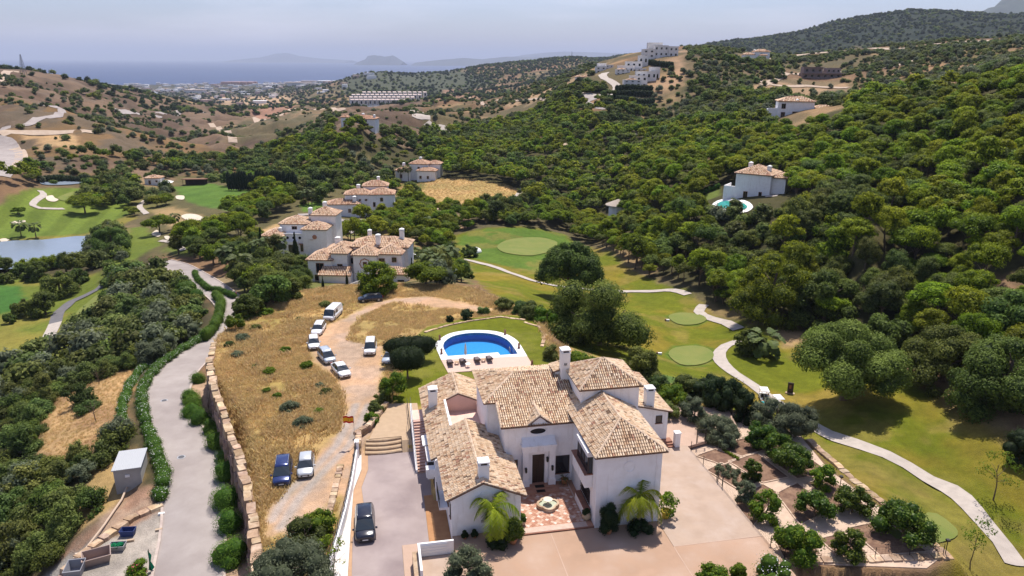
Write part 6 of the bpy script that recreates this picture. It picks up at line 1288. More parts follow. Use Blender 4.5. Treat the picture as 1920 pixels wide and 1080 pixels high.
# cypresses, fan palms
CY = {}
def cypress(px, py, h_px, lab, wr=.2, group='cypresses by the villas'):
    x, y, z, h = wpx(px, py, h_px)
    if 'm' not in CY: CY['m'] = crown('crown', [(0, 0, .06+.088*i, .5*(.55+.45*math.sin(PI*min(1, (i+1.5)/8.5)))*(1 if i < 8 else .5), .5*(.55+.45*math.sin(PI*min(1, (i+1.5)/8.5)))*(1 if i < 8 else .5), .09) for i in range(11)], 2600, .10, M_DARK, 4, core=.85, zmin=-1, jit=1.0)
    t = thing('cypress', lab, 'cypress', (x, y, z-.1), random.uniform(0, 6), group); o = link('crown', CY['m'], t); o.scale = (h*wr, h*wr, h)
    MB().cyl((0,0,-.3), (0,0,h*.15), .09, n=6).build('trunk', M_BARK, t); return t
for px, py, h, lab in [(493,492,66,'tall cypress in front of the palm left of the stepped villa'), (556,492,58,'cypress against the front wall of the stepped villa'), (606,468,42,'cypress at the right corner of the stepped villa'), (620,452,46,'tallest cypress behind the stepped villa'), (615,462,40,'cypress between its two neighbours behind the stepped villa'),
        (577,540,30,'small cypress left of the tiled front villa'), (606,542,26,'short cypress at the base of the tiled villa'), (651,534,26,'short cypress beside the lower roof'), (673,532,26,'short cypress left of the round pine'), (730,522,32,'slim cypress at the lower right roof of the tiled villa'), (773,522,40,'cypress at the right end of the tiled villa'),
        (733,338,26,'left one of a cypress pair by the far villa'), (738,339,26,'right one of a cypress pair by the far villa'), (1399,365,26,'cypress against the white wall of the hill villa'), (1440,362,34,'cypress right of the hill villa'), (1463,350,36,'tall cypress in the drive of the hill villa'), (1468,345,40,'tallest cypress beyond the hill villa'),(790,522,34,'dark cypress beside the round palm')]:
    cypress(px, py, h, lab)
def palm_mesh(n, ln, wd, droop, m, seed=1, segs=7, fan_=False):
    """crown of arching fronds made of separate leaflets"""
    r = random.Random(seed); V = []; Q = []; C = []
    def quad(a, b, c, d, t):
        k = len(V); V.extend([a, b, c, d]); Q.append((k, k+1, k+2, k+3)); C.extend([t]*4)
    for i in range(n):
        az = 2*PI*i/n*1.0+r.uniform(-.3, .3)+i*2.4; el = r.uniform(-.35, 1.1) if not fan_ else r.uniform(-.7, 1.2); L = ln*r.uniform(.8, 1.1); t0 = r.random()*.6; p = Vector((0, 0, 0)); d = Vector((math.cos(az)*math.cos(el), math.sin(az)*math.cos(el), math.sin(el))); s = Vector((-math.sin(az), math.cos(az), 0)); step = L/(segs*3)
        for k in range(segs*3):
            f = k/(segs*3); q = p+d*step; up = s.cross(d)
            if fan_:
                if f > .35:
                    w = wd*math.sin(PI*min(1, (f-.3)/.75)); tt = (t0+r.random()*.4); quad(p-s*w-up*w*.3, p, q, q-s*w-up*w*.35, tt); quad(p, p+s*w-up*w*.3, q+s*w-up*w*.35, q, tt)
            else:
                w = wd*math.sin(PI*min(1, f*.9+.12))*r.uniform(.85, 1.1)
                for sg in (-1, 1):
                    tip = p+s*sg*w*r.uniform(.6, .95)-Vector((0, 0, 1))*w*r.uniform(.3, .85)+d*w*.45; b = p+d*max(step*.55, .075); tt = min(1, t0+r.random()*.5); quad(p, b, tip+d*.02, tip, tt)
            quad(p-s*.012, p+s*.012, q+s*.012, q-s*.012, t0)
            p = q; d = (d+Vector((0, 0, -droop/(segs*3)))*(1+f*1.3)).normalized()
    V = [tuple(v) for v in V]; return np_mesh('fronds', np.array(V), np.array(Q), m, cols=np.repeat(np.array(C)[:, None], 3, 1))
FANP = [palm_mesh(26, 1.9, .5, 1.3, M_FROND2, s, 3, True) for s in (1, 2)]
def fan_palm(px, py, h_px, lab, w=1.0, group='fan palms'):
    x, y, z, h = wpx(px, py, h_px); t = thing('palm_tree', lab, 'palm', (x, y, z), random.uniform(0, 6), group); o = link('crown', random.choice(FANP), t, (0, 0, h*.86)); o.scale = (w,)*3
    m_ = MB(); m_.tube([(0,0,-.3),(h*.01,0,h*.4),(0,h*.01,h*.87)], [.24,.16,.15], 7); m_.build('trunk', M_BARK, t)
for px, py, h, lab, w in [(490,508,60,'tall fan palm left of the stepped villa',1.5),(483,505,50,'fan palm just left of the tallest one',1.3),(527,490,44,'fan palm in front of the stepped villa',1.5),(532,506,34,'lower fan palm in front of the stepped villa',1.3),(807,528,58,'fan palm at the right end of the palm row',1.6),(832,528,62,'tallest fan palm beside the golf path',1.8),(845,522,56,'fan palm nearest the golf path',1.6),(820,530,50,'fan palm in the middle of the palm row',1.4),(775,510,44,'fan palm beside the white parasol',1.5),
        (752,340,28,'left fan palm before the far villa',1.4),(766,340,28,'right fan palm before the far villa',1.4),(40,444,26,'left fan palm on the pond bank',1.7),(68,446,26,'right fan palm on the pond bank',1.5),(570,385,26,'fan palm left of the long villa',1.5),(585,385,28,'second fan palm left of the long villa',1.5),(578,383,24,'small fan palm between its neighbours',1.3),(350,452,30,'fan palm among dark trees',1.4),(330,428,26,'fan palm behind the tee',1.3),(425,508,40,'fan palm beside the road bend',1.6),(452,532,50,'shaggy fan palm at the road bend',2.0),(1432,668,34,'low bushy fan palm beside the cart path',2.0),(700,430,30,'fan palm in the garden behind the tiled villa',1.7),(800,440,30,'fan palm in the wood behind the tiled villa',1.7)]:
    fan_palm(px, py, h, lab, w)
# two queen palms in front of the villa
M_PTR = mat('palm_trunk', (.33,.27,.19), .95, (.24,.19,.13), 4, bmp=(9, .03), world=False)
def queen_palm(a, b, h, lab, seed, n, ln, sc=1.0):
    t = hthing('palm_tree', lab, 'palm', a, b, 0); link('crown', palm_mesh(n, ln, .85, 2.3, M_FROND, seed, 20), t, (0, 0, h)); m_ = MB(); m_.tube([(0,0,-.1),(.05,0,h*.5),(0,0,h-.05)], [.22,.15,.13], 9); m_.cur = (1,1,1); m_.build('trunk', M_PTR, t)
    m_ = MB(); m_.tube([(0,0,h-.7),(0,0,h+.1)], [.17,.10], 8); m_.build('crown_shaft', M_FROND, t); return t
queen_palm(3.9, -1.0, 3.7, 'palm with long drooping yellow green fronds before the right wing', 5, 13, 3.7)
queen_palm(-9.7, -.3, 3.5, 'palm with feathery fronds before the left gable', 9, 12, 3.4)
# ------------------------------------------------------------------ cars
M_TYRE = mat('tyre_rubber', (.02,.02,.02), .9); M_RIM = mat('alloy_rim', (.35,.36,.37), .4, metal=.7); M_LENS = mat('headlight_glass', (.6,.62,.65), .15); M_RED = mat('tail_light_red', (.35,.01,.01), .3); M_PLATE = mat('number_plate', (.7,.7,.68), .6); M_TRIM = mat('black_trim', (.02,.02,.02), .6)
M_CGL = mat('car_glass', (.02,.028,.035), .05, spec=.8)
def paint(name, c, rough=.28, metal=0.0):
    m, n, b = newmat(name); b.inputs['Base Color'].default_value = (*c, 1); b.inputs['Roughness'].default_value = rough; b.inputs['Metallic'].default_value = metal; b.inputs['Coat Weight'].default_value = .6; b.inputs['Coat Roughness'].default_value = .08; return m
def loft(mb, secs):
    n = len(secs[0]); o = len(mb.v); mb.add([p for s in secs for p in s], [(i*n+k, i*n+(k+1) % n, (i+1)*n+(k+1) % n, (i+1)*n+k) for i in range(len(secs)-1) for k in range(n)]+[tuple(range(n-1, -1, -1)), tuple((len(secs)-1)*n+k for k in range(n))])
def make_car(L, Wd, H, kind, pm, label, cat_='car', rails=False, group=None):
    """front points to +x; origin on the ground at the middle"""
    t = thing('parked_car' if cat_ != 'van' else 'parked_van', label, cat_, group=group); h = Wd/2; x0, x1 = -L/2, L/2
    # lower body: stations (x fraction, half width factor, bottom, shoulder height)
    if kind == 'van': st = [(0,.90,.35,1.02),(.02,.97,.25,1.08),(.1,1,.2,1.10),(.5,1,.2,1.10),(.78,1,.2,1.08),(.86,.99,.2,1.0),(.96,.93,.22,.86),(1,.82,.32,.74)]; gh = [(.005,1.10,.92),(.015,H-.12,.86),(.06,H,.84),(.72,H,.84),(.80,H-.08,.83),(.93,1.02,.90)]
    elif kind == 'mpv': st = [(0,.86,.35,.92),(.03,.96,.26,.96),(.12,1,.2,.98),(.5,1,.2,.97),(.72,1,.2,.95),(.85,.98,.2,.88),(.95,.92,.22,.78),(1,.78,.32,.66)]; gh = [(.01,.96,.90),(.05,H-.2,.80),(.11,H-.03,.77),(.30,H,.77),(.55,H-.02,.77),(.64,H-.12,.77),(.83,.94,.88)]
    elif kind == 'wagon': st = [(0,.84,.35,.86),(.03,.95,.26,.92),(.12,1,.2,.93),(.5,1,.2,.92),(.68,1,.2,.90),(.82,.98,.2,.82),(.94,.90,.22,.72),(1,.74,.32,.60)]; gh = [(.02,.90,.88),(.08,H-.16,.76),(.14,H-.02,.74),(.35,H,.74),(.52,H-.02,.74),(.60,H-.12,.74),(.76,.90,.86)]
    elif kind == 'sedan': st = [(0,.80,.35,.84),(.03,.94,.26,.92),(.14,1,.2,.93),(.5,1,.2,.90),(.68,1,.2,.88),(.82,.98,.2,.80),(.94,.90,.22,.70),(1,.72,.32,.58)]; gh = [(.12,.91,.84),(.25,H-.10,.74),(.33,H-.01,.72),(.45,H,.72),(.54,H-.03,.72),(.60,H-.12,.73),(.76,.88,.85)]
    else: st = [(0,.84,.35,.86),(.03,.95,.26,.92),(.12,1,.2,.93),(.5,1,.2,.92),(.68,1,.2,.90),(.82,.98,.2,.80),(.94,.90,.22,.70),(1,.74,.32,.58)]; gh = [(.02,.90,.86),(.12,H-.14,.75),(.2,H-.02,.73),(.38,H,.73),(.52,H-.03,.73),(.60,H-.14,.74),(.77,.88,.86)]
    sec = []
    for f, w, zb, zs in st:
        x = x0+L*f; q = h*w; sec.append([(x, -q*.93, zb), (x, -q, zb+.12), (x, -q*1.0, (zb+zs)/2+.05), (x, -q*.955, zs-.05), (x, -q*.80, zs), (x, 0, zs+.035), (x, q*.80, zs), (x, q*.955, zs-.05), (x, q*1.0, (zb+zs)/2+.05), (x, q, zb+.12), (x, q*.93, zb)])
    m_ = MB(); loft(m_, sec); body = m_.build('body', pm, t, smooth=False)
    me = body.data; me.polygons.foreach_set('use_smooth', [p.area < .9 and len(p.vertices) == 4 for p in me.polygons])
    # greenhouse: roof in paint, glass faces round it
    G = []
    for f, z, w in gh: x = x0+L*f; G.append((x, z, h*w))
    zb = [np.interp(g[0], [x0+L*s[0] for s in st], [s[3] for s in st])-.03 for g in gh and G]
    roof = MB(); n = len(G); rt = [i for i in range(n) if G[i][1] > H-.25]; i0, i1 = rt[0], rt[-1]
    rs = [[(G[i][0], -G[i][2], G[i][1]-.05), (G[i][0], -G[i][2]*.88, G[i][1]), (G[i][0], 0, G[i][1]+.03), (G[i][0], G[i][2]*.88, G[i][1]), (G[i][0], G[i][2], G[i][1]-.05), (G[i][0], 0, G[i][1]-.1)] for i in range(i0, i1+1)]
    loft(roof, rs); rf = roof.build('roof', pm, t, smooth=True)
    def pane(name, pts, m=M_CGL, inset=0.0):
        c = sum((Vector(p) for p in pts), Vector())/len(pts); b = MB(); q = [tuple(c+(Vector(p)-c)*(1-inset)) for p in pts]; b.add(q, [tuple(range(len(q)))]); return b.build(name, m, t)
    fr, bk = G[-1], G[0]; ft, bt = G[i1], G[i0]
    pane('windscreen', [(fr[0], -fr[2], fr[1]), (fr[0], fr[2], fr[1]), (ft[0], ft[2], ft[1]-.05), (ft[0], 0, ft[1]+.02), (ft[0], -ft[2], ft[1]-.05)])
    pane('rear_window', [(bk[0], -bk[2], bk[1]), (bk[0], bk[2], bk[1]), (bt[0], bt[2], bt[1]-.05), (bt[0], -bt[2], bt[1]-.05)], M_CGL if kind != 'van' else pm)
    xm = x0+L*(.38 if kind != 'van' else .62); wl = .965
    for sg in (-1, 1):
        zz = lambda x: float(np.interp(x, [x0+L*s[0] for s in st], [s[3] for s in st]))-.04
        top = [(G[i][0], G[i][1]-.055, G[i][2]) for i in range(i0, i1+1)]; hb = h*.955
        full = [(bk[0]+.02, sg*bk[2], bk[1]-.02)]+[(x, sg*w, z) for x, z, w in top]+[(fr[0], sg*fr[2], fr[1]-.02)]+[(fr[0]-.02, sg*hb, zz(fr[0])), (xm, sg*hb, zz(xm)), (bk[0]+.04, sg*hb, zz(bk[0]))]
        if kind == 'van':
            pane('side_panel', [(x, y*.999, z) for x, y, z in full], pm)
            for xa, xb in ((x0+L*.72, x0+L*.86), (x0+L*.50, x0+L*.66)): pane('side_window', [(xa, sg*(h*.955+.012), 1.14), (xb, sg*(h*.955+.012), 1.14), (xb-.12, sg*(h*.88+.012), H-.3), (xa, sg*(h*.88+.012), H-.3)])
        else:
            pane('side_window', full)
            for xp in (x0+L*.42, x0+L*.20): MB().add([(xp, sg*(hb+.008), zz(xp)), (xp+.07, sg*(hb+.008), zz(xp)), (xp+.05, sg*(h*.74+.02), H-.06), (xp-.02, sg*(h*.74+.02), H-.06)], [(0,1,2,3)]).build('pillar', pm, t)
        m_ = MB(); m_.cbox((fr[0]-.12, sg*(h+.10), fr[1]+.0), (.12, .2, .16)); m_.build('mirror', pm if kind != 'van' else M_TRIM, t)
        m_ = MB(); m_.add([(x1-.32, sg*h*.9, .72 if kind not in ('van',) else .86), (x1-.05, sg*h*.62, .64 if kind != 'van' else .78), (x1-.02, sg*h*.60, .50 if kind != 'van' else .62), (x1-.26, sg*h*.935, .54 if kind != 'van' else .66)], [(0,1,2,3)]).build('headlight', M_LENS, t)
        m_ = MB(); m_.cbox((x0+.03, sg*h*.78, .72), (.06, .22, .26)); m_.build('tail_light', M_RED, t)
        for xw in (x0+L*.185, x0+L*.81):
            w = MB(); w.cyl((xw, sg*(h-.20), .325), (xw, sg*(h+.005), .325), .325, n=18); wh = w.build('wheel', M_TYRE, t, smooth=False); w = MB(); w.cyl((xw, sg*(h-.0), .325), (xw, sg*(h+.015), .325), .215, n=14); w.build('rim', M_RIM, wh)
    m_ = MB(); m_.box(x1-.06, x1+.012, -h*.5, h*.5, .36, .52); m_.box(x1-.2, x1-.0, -h*.7, h*.7, .25, .33); m_.build('grille', M_TRIM, t); m_ = MB(); m_.box(x1+.01, x1+.03, -.26, .26, .36, .47); m_.build('number_plate', M_PLATE, t); m_ = MB(); m_.box(x0-.02, x0, -.26, .26, .5, .61); m_.build('number_plate', M_PLATE, t)
    if rails:
        for sg in (-1, 1): m_ = MB(); m_.tube([(x0+L*.15, sg*h*.68, H-.02), (x0+L*.2, sg*h*.68, H+.06), (x0+L*.5, sg*h*.68, H+.06), (x0+L*.54, sg*h*.68, H-.02)], .022, 4); m_.build('roof_rail', M_RIM, t)
    return t
P_WHITE = paint('white_car_paint', (.80,.80,.79)); P_SILVER = paint('silver_car_paint', (.55,.57,.58), .3, .3); P_BLUE = paint('blue_car_paint', (.02,.035,.13), .25, .3); P_BLACK = paint('black_car_paint', (.012,.014,.024), .2); P_GREY = paint('pale_silver_paint', (.5,.55,.60), .3, .3)
def place_car(px, py, hx, hy, z, *a, **k):
    """ground point under the car's middle, and a point of the photograph its nose looks at"""
    t = make_car(*a, **k); x, y = F(px, py, z); x2, y2 = F(hx, hy, z); zz = z+.0; t.location = (x, y, max(Hf(x, y), z-.2)+.02); t.rotation_euler = (0, 0, math.atan2(y2-y, x2-x)); return t
place_car(685, 992, 686, 1040, -1, 4.75, 1.92, 1.66, 'mpv', P_BLACK, 'black estate car parked on the grey driveway', rails=True).location.z = -.95
place_car(531, 893, 526, 930, -.35, 4.6, 1.86, 1.66, 'mpv', P_BLUE, 'dark blue people carrier parked in the dry field', rails=True); place_car(574, 880, 571, 915, -.35, 4.15, 1.75, 1.48, 'hatch', P_SILVER, 'silver hatchback beside the dark blue car')
place_car(640, 700, 660, 722, -.35, 4.5, 1.78, 1.44, 'sedan', P_WHITE, 'white saloon at the near end of the parked row'); place_car(613, 676, 632, 697, -.4, 4.2, 1.76, 1.66, 'mpv', P_GREY, 'silver people carrier between two white cars', rails=True)
place_car(589, 651, 591, 675, -.5, 4.25, 1.78, 1.50, 'hatch', P_WHITE, 'white hatchback parked facing the camera at the bend'); place_car(598, 625, 586, 645, -.6, 4.5, 1.78, 1.5, 'wagon', P_WHITE, 'white estate car behind the white van')
place_car(625, 599, 607, 616, -.7, 5.0, 1.95, 1.95, 'van', P_WHITE, 'white panel van with side windows at the head of the row', 'van'); place_car(695, 660, 690, 690, -.5, 4.4, 1.80, 1.78, 'mpv', P_WHITE, 'white compact van parked alone beside the grass island', 'van', rails=True)
place_car(732, 675, 716, 697, -.4, 4.1, 1.72, 1.42, 'hatch', P_GREY, 'pale silver hatchback half hidden behind the clipped tree'); place_car(695, 570, 660, 573, -.9, 4.5, 1.80, 1.44, 'wagon', P_BLACK, 'black car beside the round pine at the far end of the track')
place_car(660, 1125, 668, 1090, -1, 4.3, 1.8, 1.45, 'hatch', P_WHITE, 'white car whose roof just shows at the bottom edge').location.z = -.95
# ------------------------------------------------------------------ fountain and pots
t = hthing('fountain', 'low scalloped stone fountain in the middle of the tiled court', 'fountain', -3.55, 4.05, .13)
def lobed(r0, amp, n=32): return [((r0+amp*abs(math.cos(2*a)))*math.cos(a), (r0+amp*abs(math.cos(2*a)))*math.sin(a)) for a in [2*PI*i/n for i in range(n)]]
me = ring_mesh(lobed(.92, .22), lobed(.70, .20), 0, .38); me.materials.append(M_STONE); link('basin', me, t); m_ = MB(); m_.prism(lobed(.70, .2), 0, .26); m_.build('water', mat('fountain_water', (.42,.46,.33), .1, (.5,.52,.42), 3), t)
MB().lathe([(.14,.2),(.09,.5),(.12,.62),(.42,.72),(.46,.80),(.40,.80),(.1,.74)], 18).build('bowl', mat('pale_stone', (.72,.66,.55), .8, (.62,.55,.45), 6), t)
M_POT = mat('terracotta_pot', (.50,.22,.10), .8, (.42,.18,.085), 3); M_URN = mat('pale_urn', (.52,.40,.26), .85, (.44,.33,.2), 4)
def pot_plant(lab, a, b, pr, ph, kind, pw, plh, m=None, seed=1, potm=None, urn=False, z=.03, name='potted_plant'):
    t = hthing(name, lab, 'potted plant', a, b, z)
    pf = [(pr*.62,0),(pr*.82,ph*.5),(pr*.95,ph*.88),(pr*1.05,ph*.9),(pr*1.05,ph),(pr*.88,ph),(pr*.85,ph*.85)] if not urn else [(pr*.6,0),(pr*.95,ph*.3),(pr*1.05,ph*.6),(pr*.7,ph*.9),(pr*.85,ph),(pr*.6,ph),(pr*.55,ph*.9)]
    MB().lathe(pf, 18).build('pot', potm or M_POT, t, smooth=True)
    if kind == 'ball': L = dome(16, pw, plh, ph*.9, pw*.24, seed, -.6, squash=1.1); link('foliage', crown('foliage', L, 3000, .17, m or M_CITRUS, seed, core=.85, jit=1), t)
    elif kind == 'open': L = dome(14, pw, plh, ph*.8, pw*.14, seed, -.3, squash=1.0); link('foliage', crown('foliage', L, 700, .26, m or M_BRIGHT, seed, core=0, jit=1), t)
    else: o = link('foliage', palm_mesh(22, pw*.6, .08, 1.4, M_FROND2, seed, 3), t, (0, 0, ph))
    return t
pot_plant('dark clipped egg shaped bush in terracotta pot before the right wing', 1.0, -1.0, .42, .55, 'ball', 1.9, 2.5, M_DARK, 3); pot_plant('broad dark green bush in terracotta pot by the left gable', -8.0, -.9, .42, .6, 'ball', 2.0, 1.9, M_CITRUS, 4)
pot_plant('large leaved plant with yellow stems at the right corner of the villa', 7.2, .3, .5, .8, 'open', 2.5, 2.1, M_BRIGHT, 6, potm=mat('yellow_pot', (.55,.42,.05), .8)); pot_plant('small spiky plant in terracotta pot at the inner court corner', -.95, 7.6, .38, .5, 'spiky', 1.6, 1, seed=7, z=.26)
pot_plant('round pale urn with dark plant beside the right wing', -.45, 1.3, .42, .75, 'ball', .75, .4, M_DARK, 8, potm=M_URN, urn=True, z=.14); pot_plant('pale pot with pink flowers at the left edge of the court', -6.65, 1.6, .36, .6, 'ball', .8, .5, M_CITRUS, 9, potm=M_URN, urn=True, z=.14)
for a, b, lab in ((-12.2, .6, 'small dark potted shrub at the left of the gable wall'), (-11.3, .6, 'small dark potted shrub in the middle of the gable wall')): pot_plant(lab, a, b, .22, .3, 'ball', .6, .5, M_DARK, 11)
t = BT(1185, 1000, 0, 'dark', 'low round dark bush at the foot of the right palm', wm=2.6, h=1.3, pos=hw(3.9, -1.3), name='bush', cat_='bush'); t = BT(930, 1040, 0, 'dark', 'dark grassy bush at the foot of the left palm', wm=2.2, h=1.0, pos=hw(-9.4, -.9), name='bush', cat_='bush')
# flag on a pole
t = hthing('flag', 'red and yellow flag on a thin pole beside the dirt track', 'flag', -22.3, 20.6, -.3); MB().cyl((0,0,0),(0,0,3.6),.025,n=6).build('pole', M_GREY, t)
m_ = MB()
for bi, (z0, z1, c) in enumerate(((0,.25,(.55,.02,.02)), (.25,.75,(.80,.42,.02)), (.75,1,(.55,.02,.02)))):
    m_.cur = c; n = 12; V1 = [(-i/n*1.15, .10*math.sin(i*.9), 2.75+(z0)*.85+i*.012) for i in range(n+1)]+[(-i/n*1.15, .10*math.sin(i*.9), 2.75+(z1)*.85+i*.012) for i in range(n+1)]; m_.add(V1, [(i, i+1, n+2+i, n+1+i) for i in range(n)])
m_.cur = (.45,.10,.04); m_.add([(-.32,-.01+.1*math.sin(3),3.05),(-.55,-.01+.1*math.sin(5),3.05),(-.55,.0+.1*math.sin(5),3.32),(-.44,-.0+.1*math.sin(4),3.38),(-.32,-.01+.1*math.sin(3),3.32)], [(0,1,2,3,4)])
m_.build('cloth', mat('flag_cloth', (1,1,1), .8, attr=True), t)
# ------------------------------------------------------------------ neighbouring villas and far buildings
def nvilla(name, label, cat_, px, py, rot, blocks, wins=(), chims=(), sp=.42, ln=.8, red=.25, wall=None, extra=None, sink=1.2, detail=True, base=None, sc=1.0):
    """px, py: foot of the front left corner; blocks (x0, x1, y0, y1, eave height, slope); wins (x, z, w, h, y)"""
    x, y = base or at(px, py); z = Hf(x, y); t = thing(name, label, cat_, (x, y, z), rot); t.scale = (sc,)*3; wall = wall or M_WALL
    for i, b_ in enumerate(blocks):
        x0, x1, y0, y1, ze, s = b_[:6]; MB().box(x0, x1, y0+.02*i, y1, -sink-3*(y1 > 8), ze-.06-.003*i).build('wall', wall, t)
        if s is None: MB().box(x0-.1, x1+.1, y0-.1, y0+.12, ze-.06, ze+.5).build('parapet', wall, t); continue
        o = .4; P, C = hip_planes(x0-o, x1+o, y0-o, y1+o, ze, s); add_roof(t, P, C, sp, ln, seed=int(px+i*3) % 97, reddish=red, capr=.17)
    for w_ in wins:
        xx, zz, ww, hh, yy = w_[:5]; fc = w_[5] if len(w_) > 5 else 'y-'; win(t, fc, (xx, yy) if fc == 'y-' else (yy, xx), ww, hh, zz, bars=1 if ww > 1 else 0, sill=detail, m_f=M_SURR if detail else M_FRAME)
    for c_ in chims: chimney(t, c_[0], c_[1], c_[2], c_[3]-.9, c_[4] if len(c_) > 4 else .9, holes=False)
    if extra: extra(t)
    return t
M_SURR = mat('terracotta_surround', (.42,.20,.12), .8)
def exA(t):
    m_ = MB(); c = (14.4, -.04, 4.9); pts = []
    for i in range(17): a = 2*PI*i/16; r_ = 1.35 if i % 2 == 0 else 1.15; pts.append((c[0]+r_*math.cos(a), c[1], c[2]+r_*math.sin(a)))
    m_.tube(pts, .12, 5); m_.build('octagon_surround', M_SURR, t)
    add_roof(t, [[(3.2,-3.0,2.6),(11.6,-3.0,2.6),(11.0,.1,4.2),(3.8,.1,4.2)]], [], .42, .8, 5, .3); MB().box(3.5,11.3,-2.7,0,-1,2.5).build('porch_wall', M_WALL, t)
    P, C = hip_planes(17.6,25.8,-4.0,1.2,3.4,.45); add_roof(t, P, C, .42, .8, 6, .3); MB().box(18,25.4,-3.6,1,-1,3.3).build('porch_wall', M_WALL, t)
    m_ = MB(); m_.prism([(11.6,-4.5),(16.8,-4.5),(16.8,-4.2),(11.6,-4.2)], -1, [1.0,3.0,3.0,1.0]); m_.box(-6,-.2,-5,-4.7,-1,1.4); m_.build('garden_wall', M_WALL, t)
    for xx in (20.2, 24): MB().box(xx-.8, xx+.8, -3.68, -3.6, -.5, 2.0).build('opening', M_GLASS, t)
nvilla('villa', 'white neighbouring villa with many hipped tile roofs and octagonal window', 'villa', 580, 528, math.radians(-3),
    [(0,6,0,8,5.7,.5),(5.8,9.8,.6,8,7.3,.6),(11.5,17.4,0,9,7.1,.55),(17.42,23.4,.8,9,7.3,.5),(9.7,24.2,5,13,8.0,.42),(3,11.5,4,12,6.6,.45)],
    [(3,2.3,2.0,2.6,-.0),(7.9,3.3,1.3,1.3,.6),(10.6,3.8,2.2,1.5,3.9),(14.4,4.4,1.0,1.0,0),(18.5,4.9,1.5,1.3,.8),(21.6,5.2,1.2,1.3,.8),(2,.3,1.0,1.6,0)], [(5.3,9,5,10.6,1.2),(16.6,6,8,12.2,1.1),(22,9.5,8,13.0,1.1),(13,12,8,12.0)], extra=exA)
def exB(t):
    m_ = MB(); m_.box(6.5,12.3,1.4,4,-1,5.6); m_.build('wall', M_WALL, t); m_ = MB(); m_.box(6.4,12.4,1.2,1.4,5.6,5.9); m_.build('parapet', M_WALL, t)
    for xx in (7.5, 9.4, 11.3): MB().cyl((xx,1.42,4.5),(xx,1.34,4.5),.42,n=14).build('oval_window', M_GLASS, t)
    m_ = MB(); m_.box(7.2,10.6,.2,1.4,-1,3.6); m_.build('porch', M_WALL, t); MB().box(8.0,9.8,.12,.2,-.5,2.6).build('door', M_GLASS, t); MB().box(11.0,12.2,.6,1.4,2.6,2.75).build('balcony', M_BROWN, t); MB().cyl((16.0,.98,4.9),(16,.9,4.9),.7,n=14).build('arched_window', M_SURR, t)
nvilla('villa', 'stepped white villa with three tile roofs behind the palms', 'villa', 493, 474, math.radians(-2), [(0,6.5,0,9,5.2,.42),(4.5,13,4,12,8.2,.42),(12.3,19.6,1,8,7.2,.48),(13,20.8,8,15,10.2,.5)],
    [(11.7,.2,.9,2.4,1.4),(3,1.2,1.2,1.8,0),(15,4,1.2,.1,1),(9,6.5,1.6,1.0,4)], [(5,3,5,8.4),(12.8,9,9,13.5,1.1),(16,14,11,14.5,1.1)], extra=exB)
nvilla('villa', 'long white villa with reddish roofs beside the dry ground', 'villa', 614, 404, math.radians(6), [(0,13,0,8,4.4,.4),(7,18,3,11,7.8,.42),(17,27,0,9,8.2,.42),(14,24,9,16,10.2,.5)],
    [(22,5.4,1.2,1.6,0),(22,1.2,1.2,2,0),(19,3.2,1.0,2,0),(4,1,1.2,1.6,0),(9,1,1.2,1.6,0),(13,5.2,1,.8,3),(15.5,5.2,1,.8,3)], [(12,10,8,12,1.4),(11,2,5,8.5,1.4),(20,15,11,14.5,1.2)], sp=.6, ln=1.1, red=.5)
nvilla('villa', 'far white villa with pink brown roofs at the top of the dry knoll', 'villa', 742, 337, math.radians(-8), [(0,8,0,8,5,.4),(7,17,3,12,8.2,.42),(12,22,-1,6,5.2,.4),(16,23,6,13,8,.42)], [(14,1,1.2,1.6,-1),(18,1,1.2,1.6,-1),(12,5.4,1.2,1.4,3),(3,1,1.4,2,0)], [(3,6,6,9.5,1.3),(12,8,9,12.5,1.3)], sp=.7, ln=1.3, red=.55)
def exE(t):
    m_ = MB(); m_.box(-3.5,0,1,7,-3,2.6); m_.build('terrace', M_WALL, t); m_ = MB(); m_.box(-3.5,-3.3,1,7,2.6,3.5); m_.box(-3.5,0,1,1.2,2.6,3.5); m_.build('parapet', M_WALL, t)
nvilla('villa', 'white hill villa standing alone above a turquoise pool', 'villa', 1376, 374, math.radians(-34), [(0,9.5,0,9,7.4,.42),(9.4,13,1.5,8,6.8,.4)], [(3,.6,1.2,2,0),(7,1.2,.9,1.6,0),(5,4,.9,1.4,13,'x+'),(3,.5,.9,1.8,13,'x+')], [(2,6,8,11,1.0),(8,3,8,10.8,1.0)], extra=exE, sink=3, sc=1.14)
nvilla('villa', 'white villa with long low wing on the middle ridge', 'villa', 1457, 222, math.radians(-12), [(0,13.5,0,9,6.6,.36),(13.4,21.5,1,7,4.0,.36),(-3.5,0,2,8,3.4,None)], [(2,3.8,1.6,2,0),(2,.5,1.6,2,0),(7,.8,3,2,0),(16,1,2.6,1.6,1),(19,1,1.2,1.6,1)], [(7,1,3,8.6,1.1)], sp=.6, ln=1.1, red=.2, sink=4, sc=1.15)
nvilla('villa', 'distant white villa with orange roof among trees on the ridge', 'villa', 640, 240, math.radians(-4), [(0,4.5,0,5,6.4,.5),(5,21,1,11,5.4,.36)], [(13,.8,8,2,1),(2.2,1,1.4,2,0),(13,3.6,6,1.2,1)], [(12,8,6,9.5,1.5),(20,4,5,9,1.3)], sp=.8, ln=1.5, red=.75, sink=5)
nvilla('villa', 'small white villa on the skyline beside the dark trees', 'villa', 1395, 114, 0, [(0,9,0,8,5,.4),(9,22,1,10,7.4,.42),(13,19,-2,2,4.4,.4)], [(11.5,1,1.6,2,1),(14.5,4.4,1.8,1.6,1),(19,1,1.6,2,1),(4,1,2.4,1.6,0)], [(10,6,7,10.5,1.5)], sp=1.0, ln=1.8, red=.35, detail=False, sink=5)
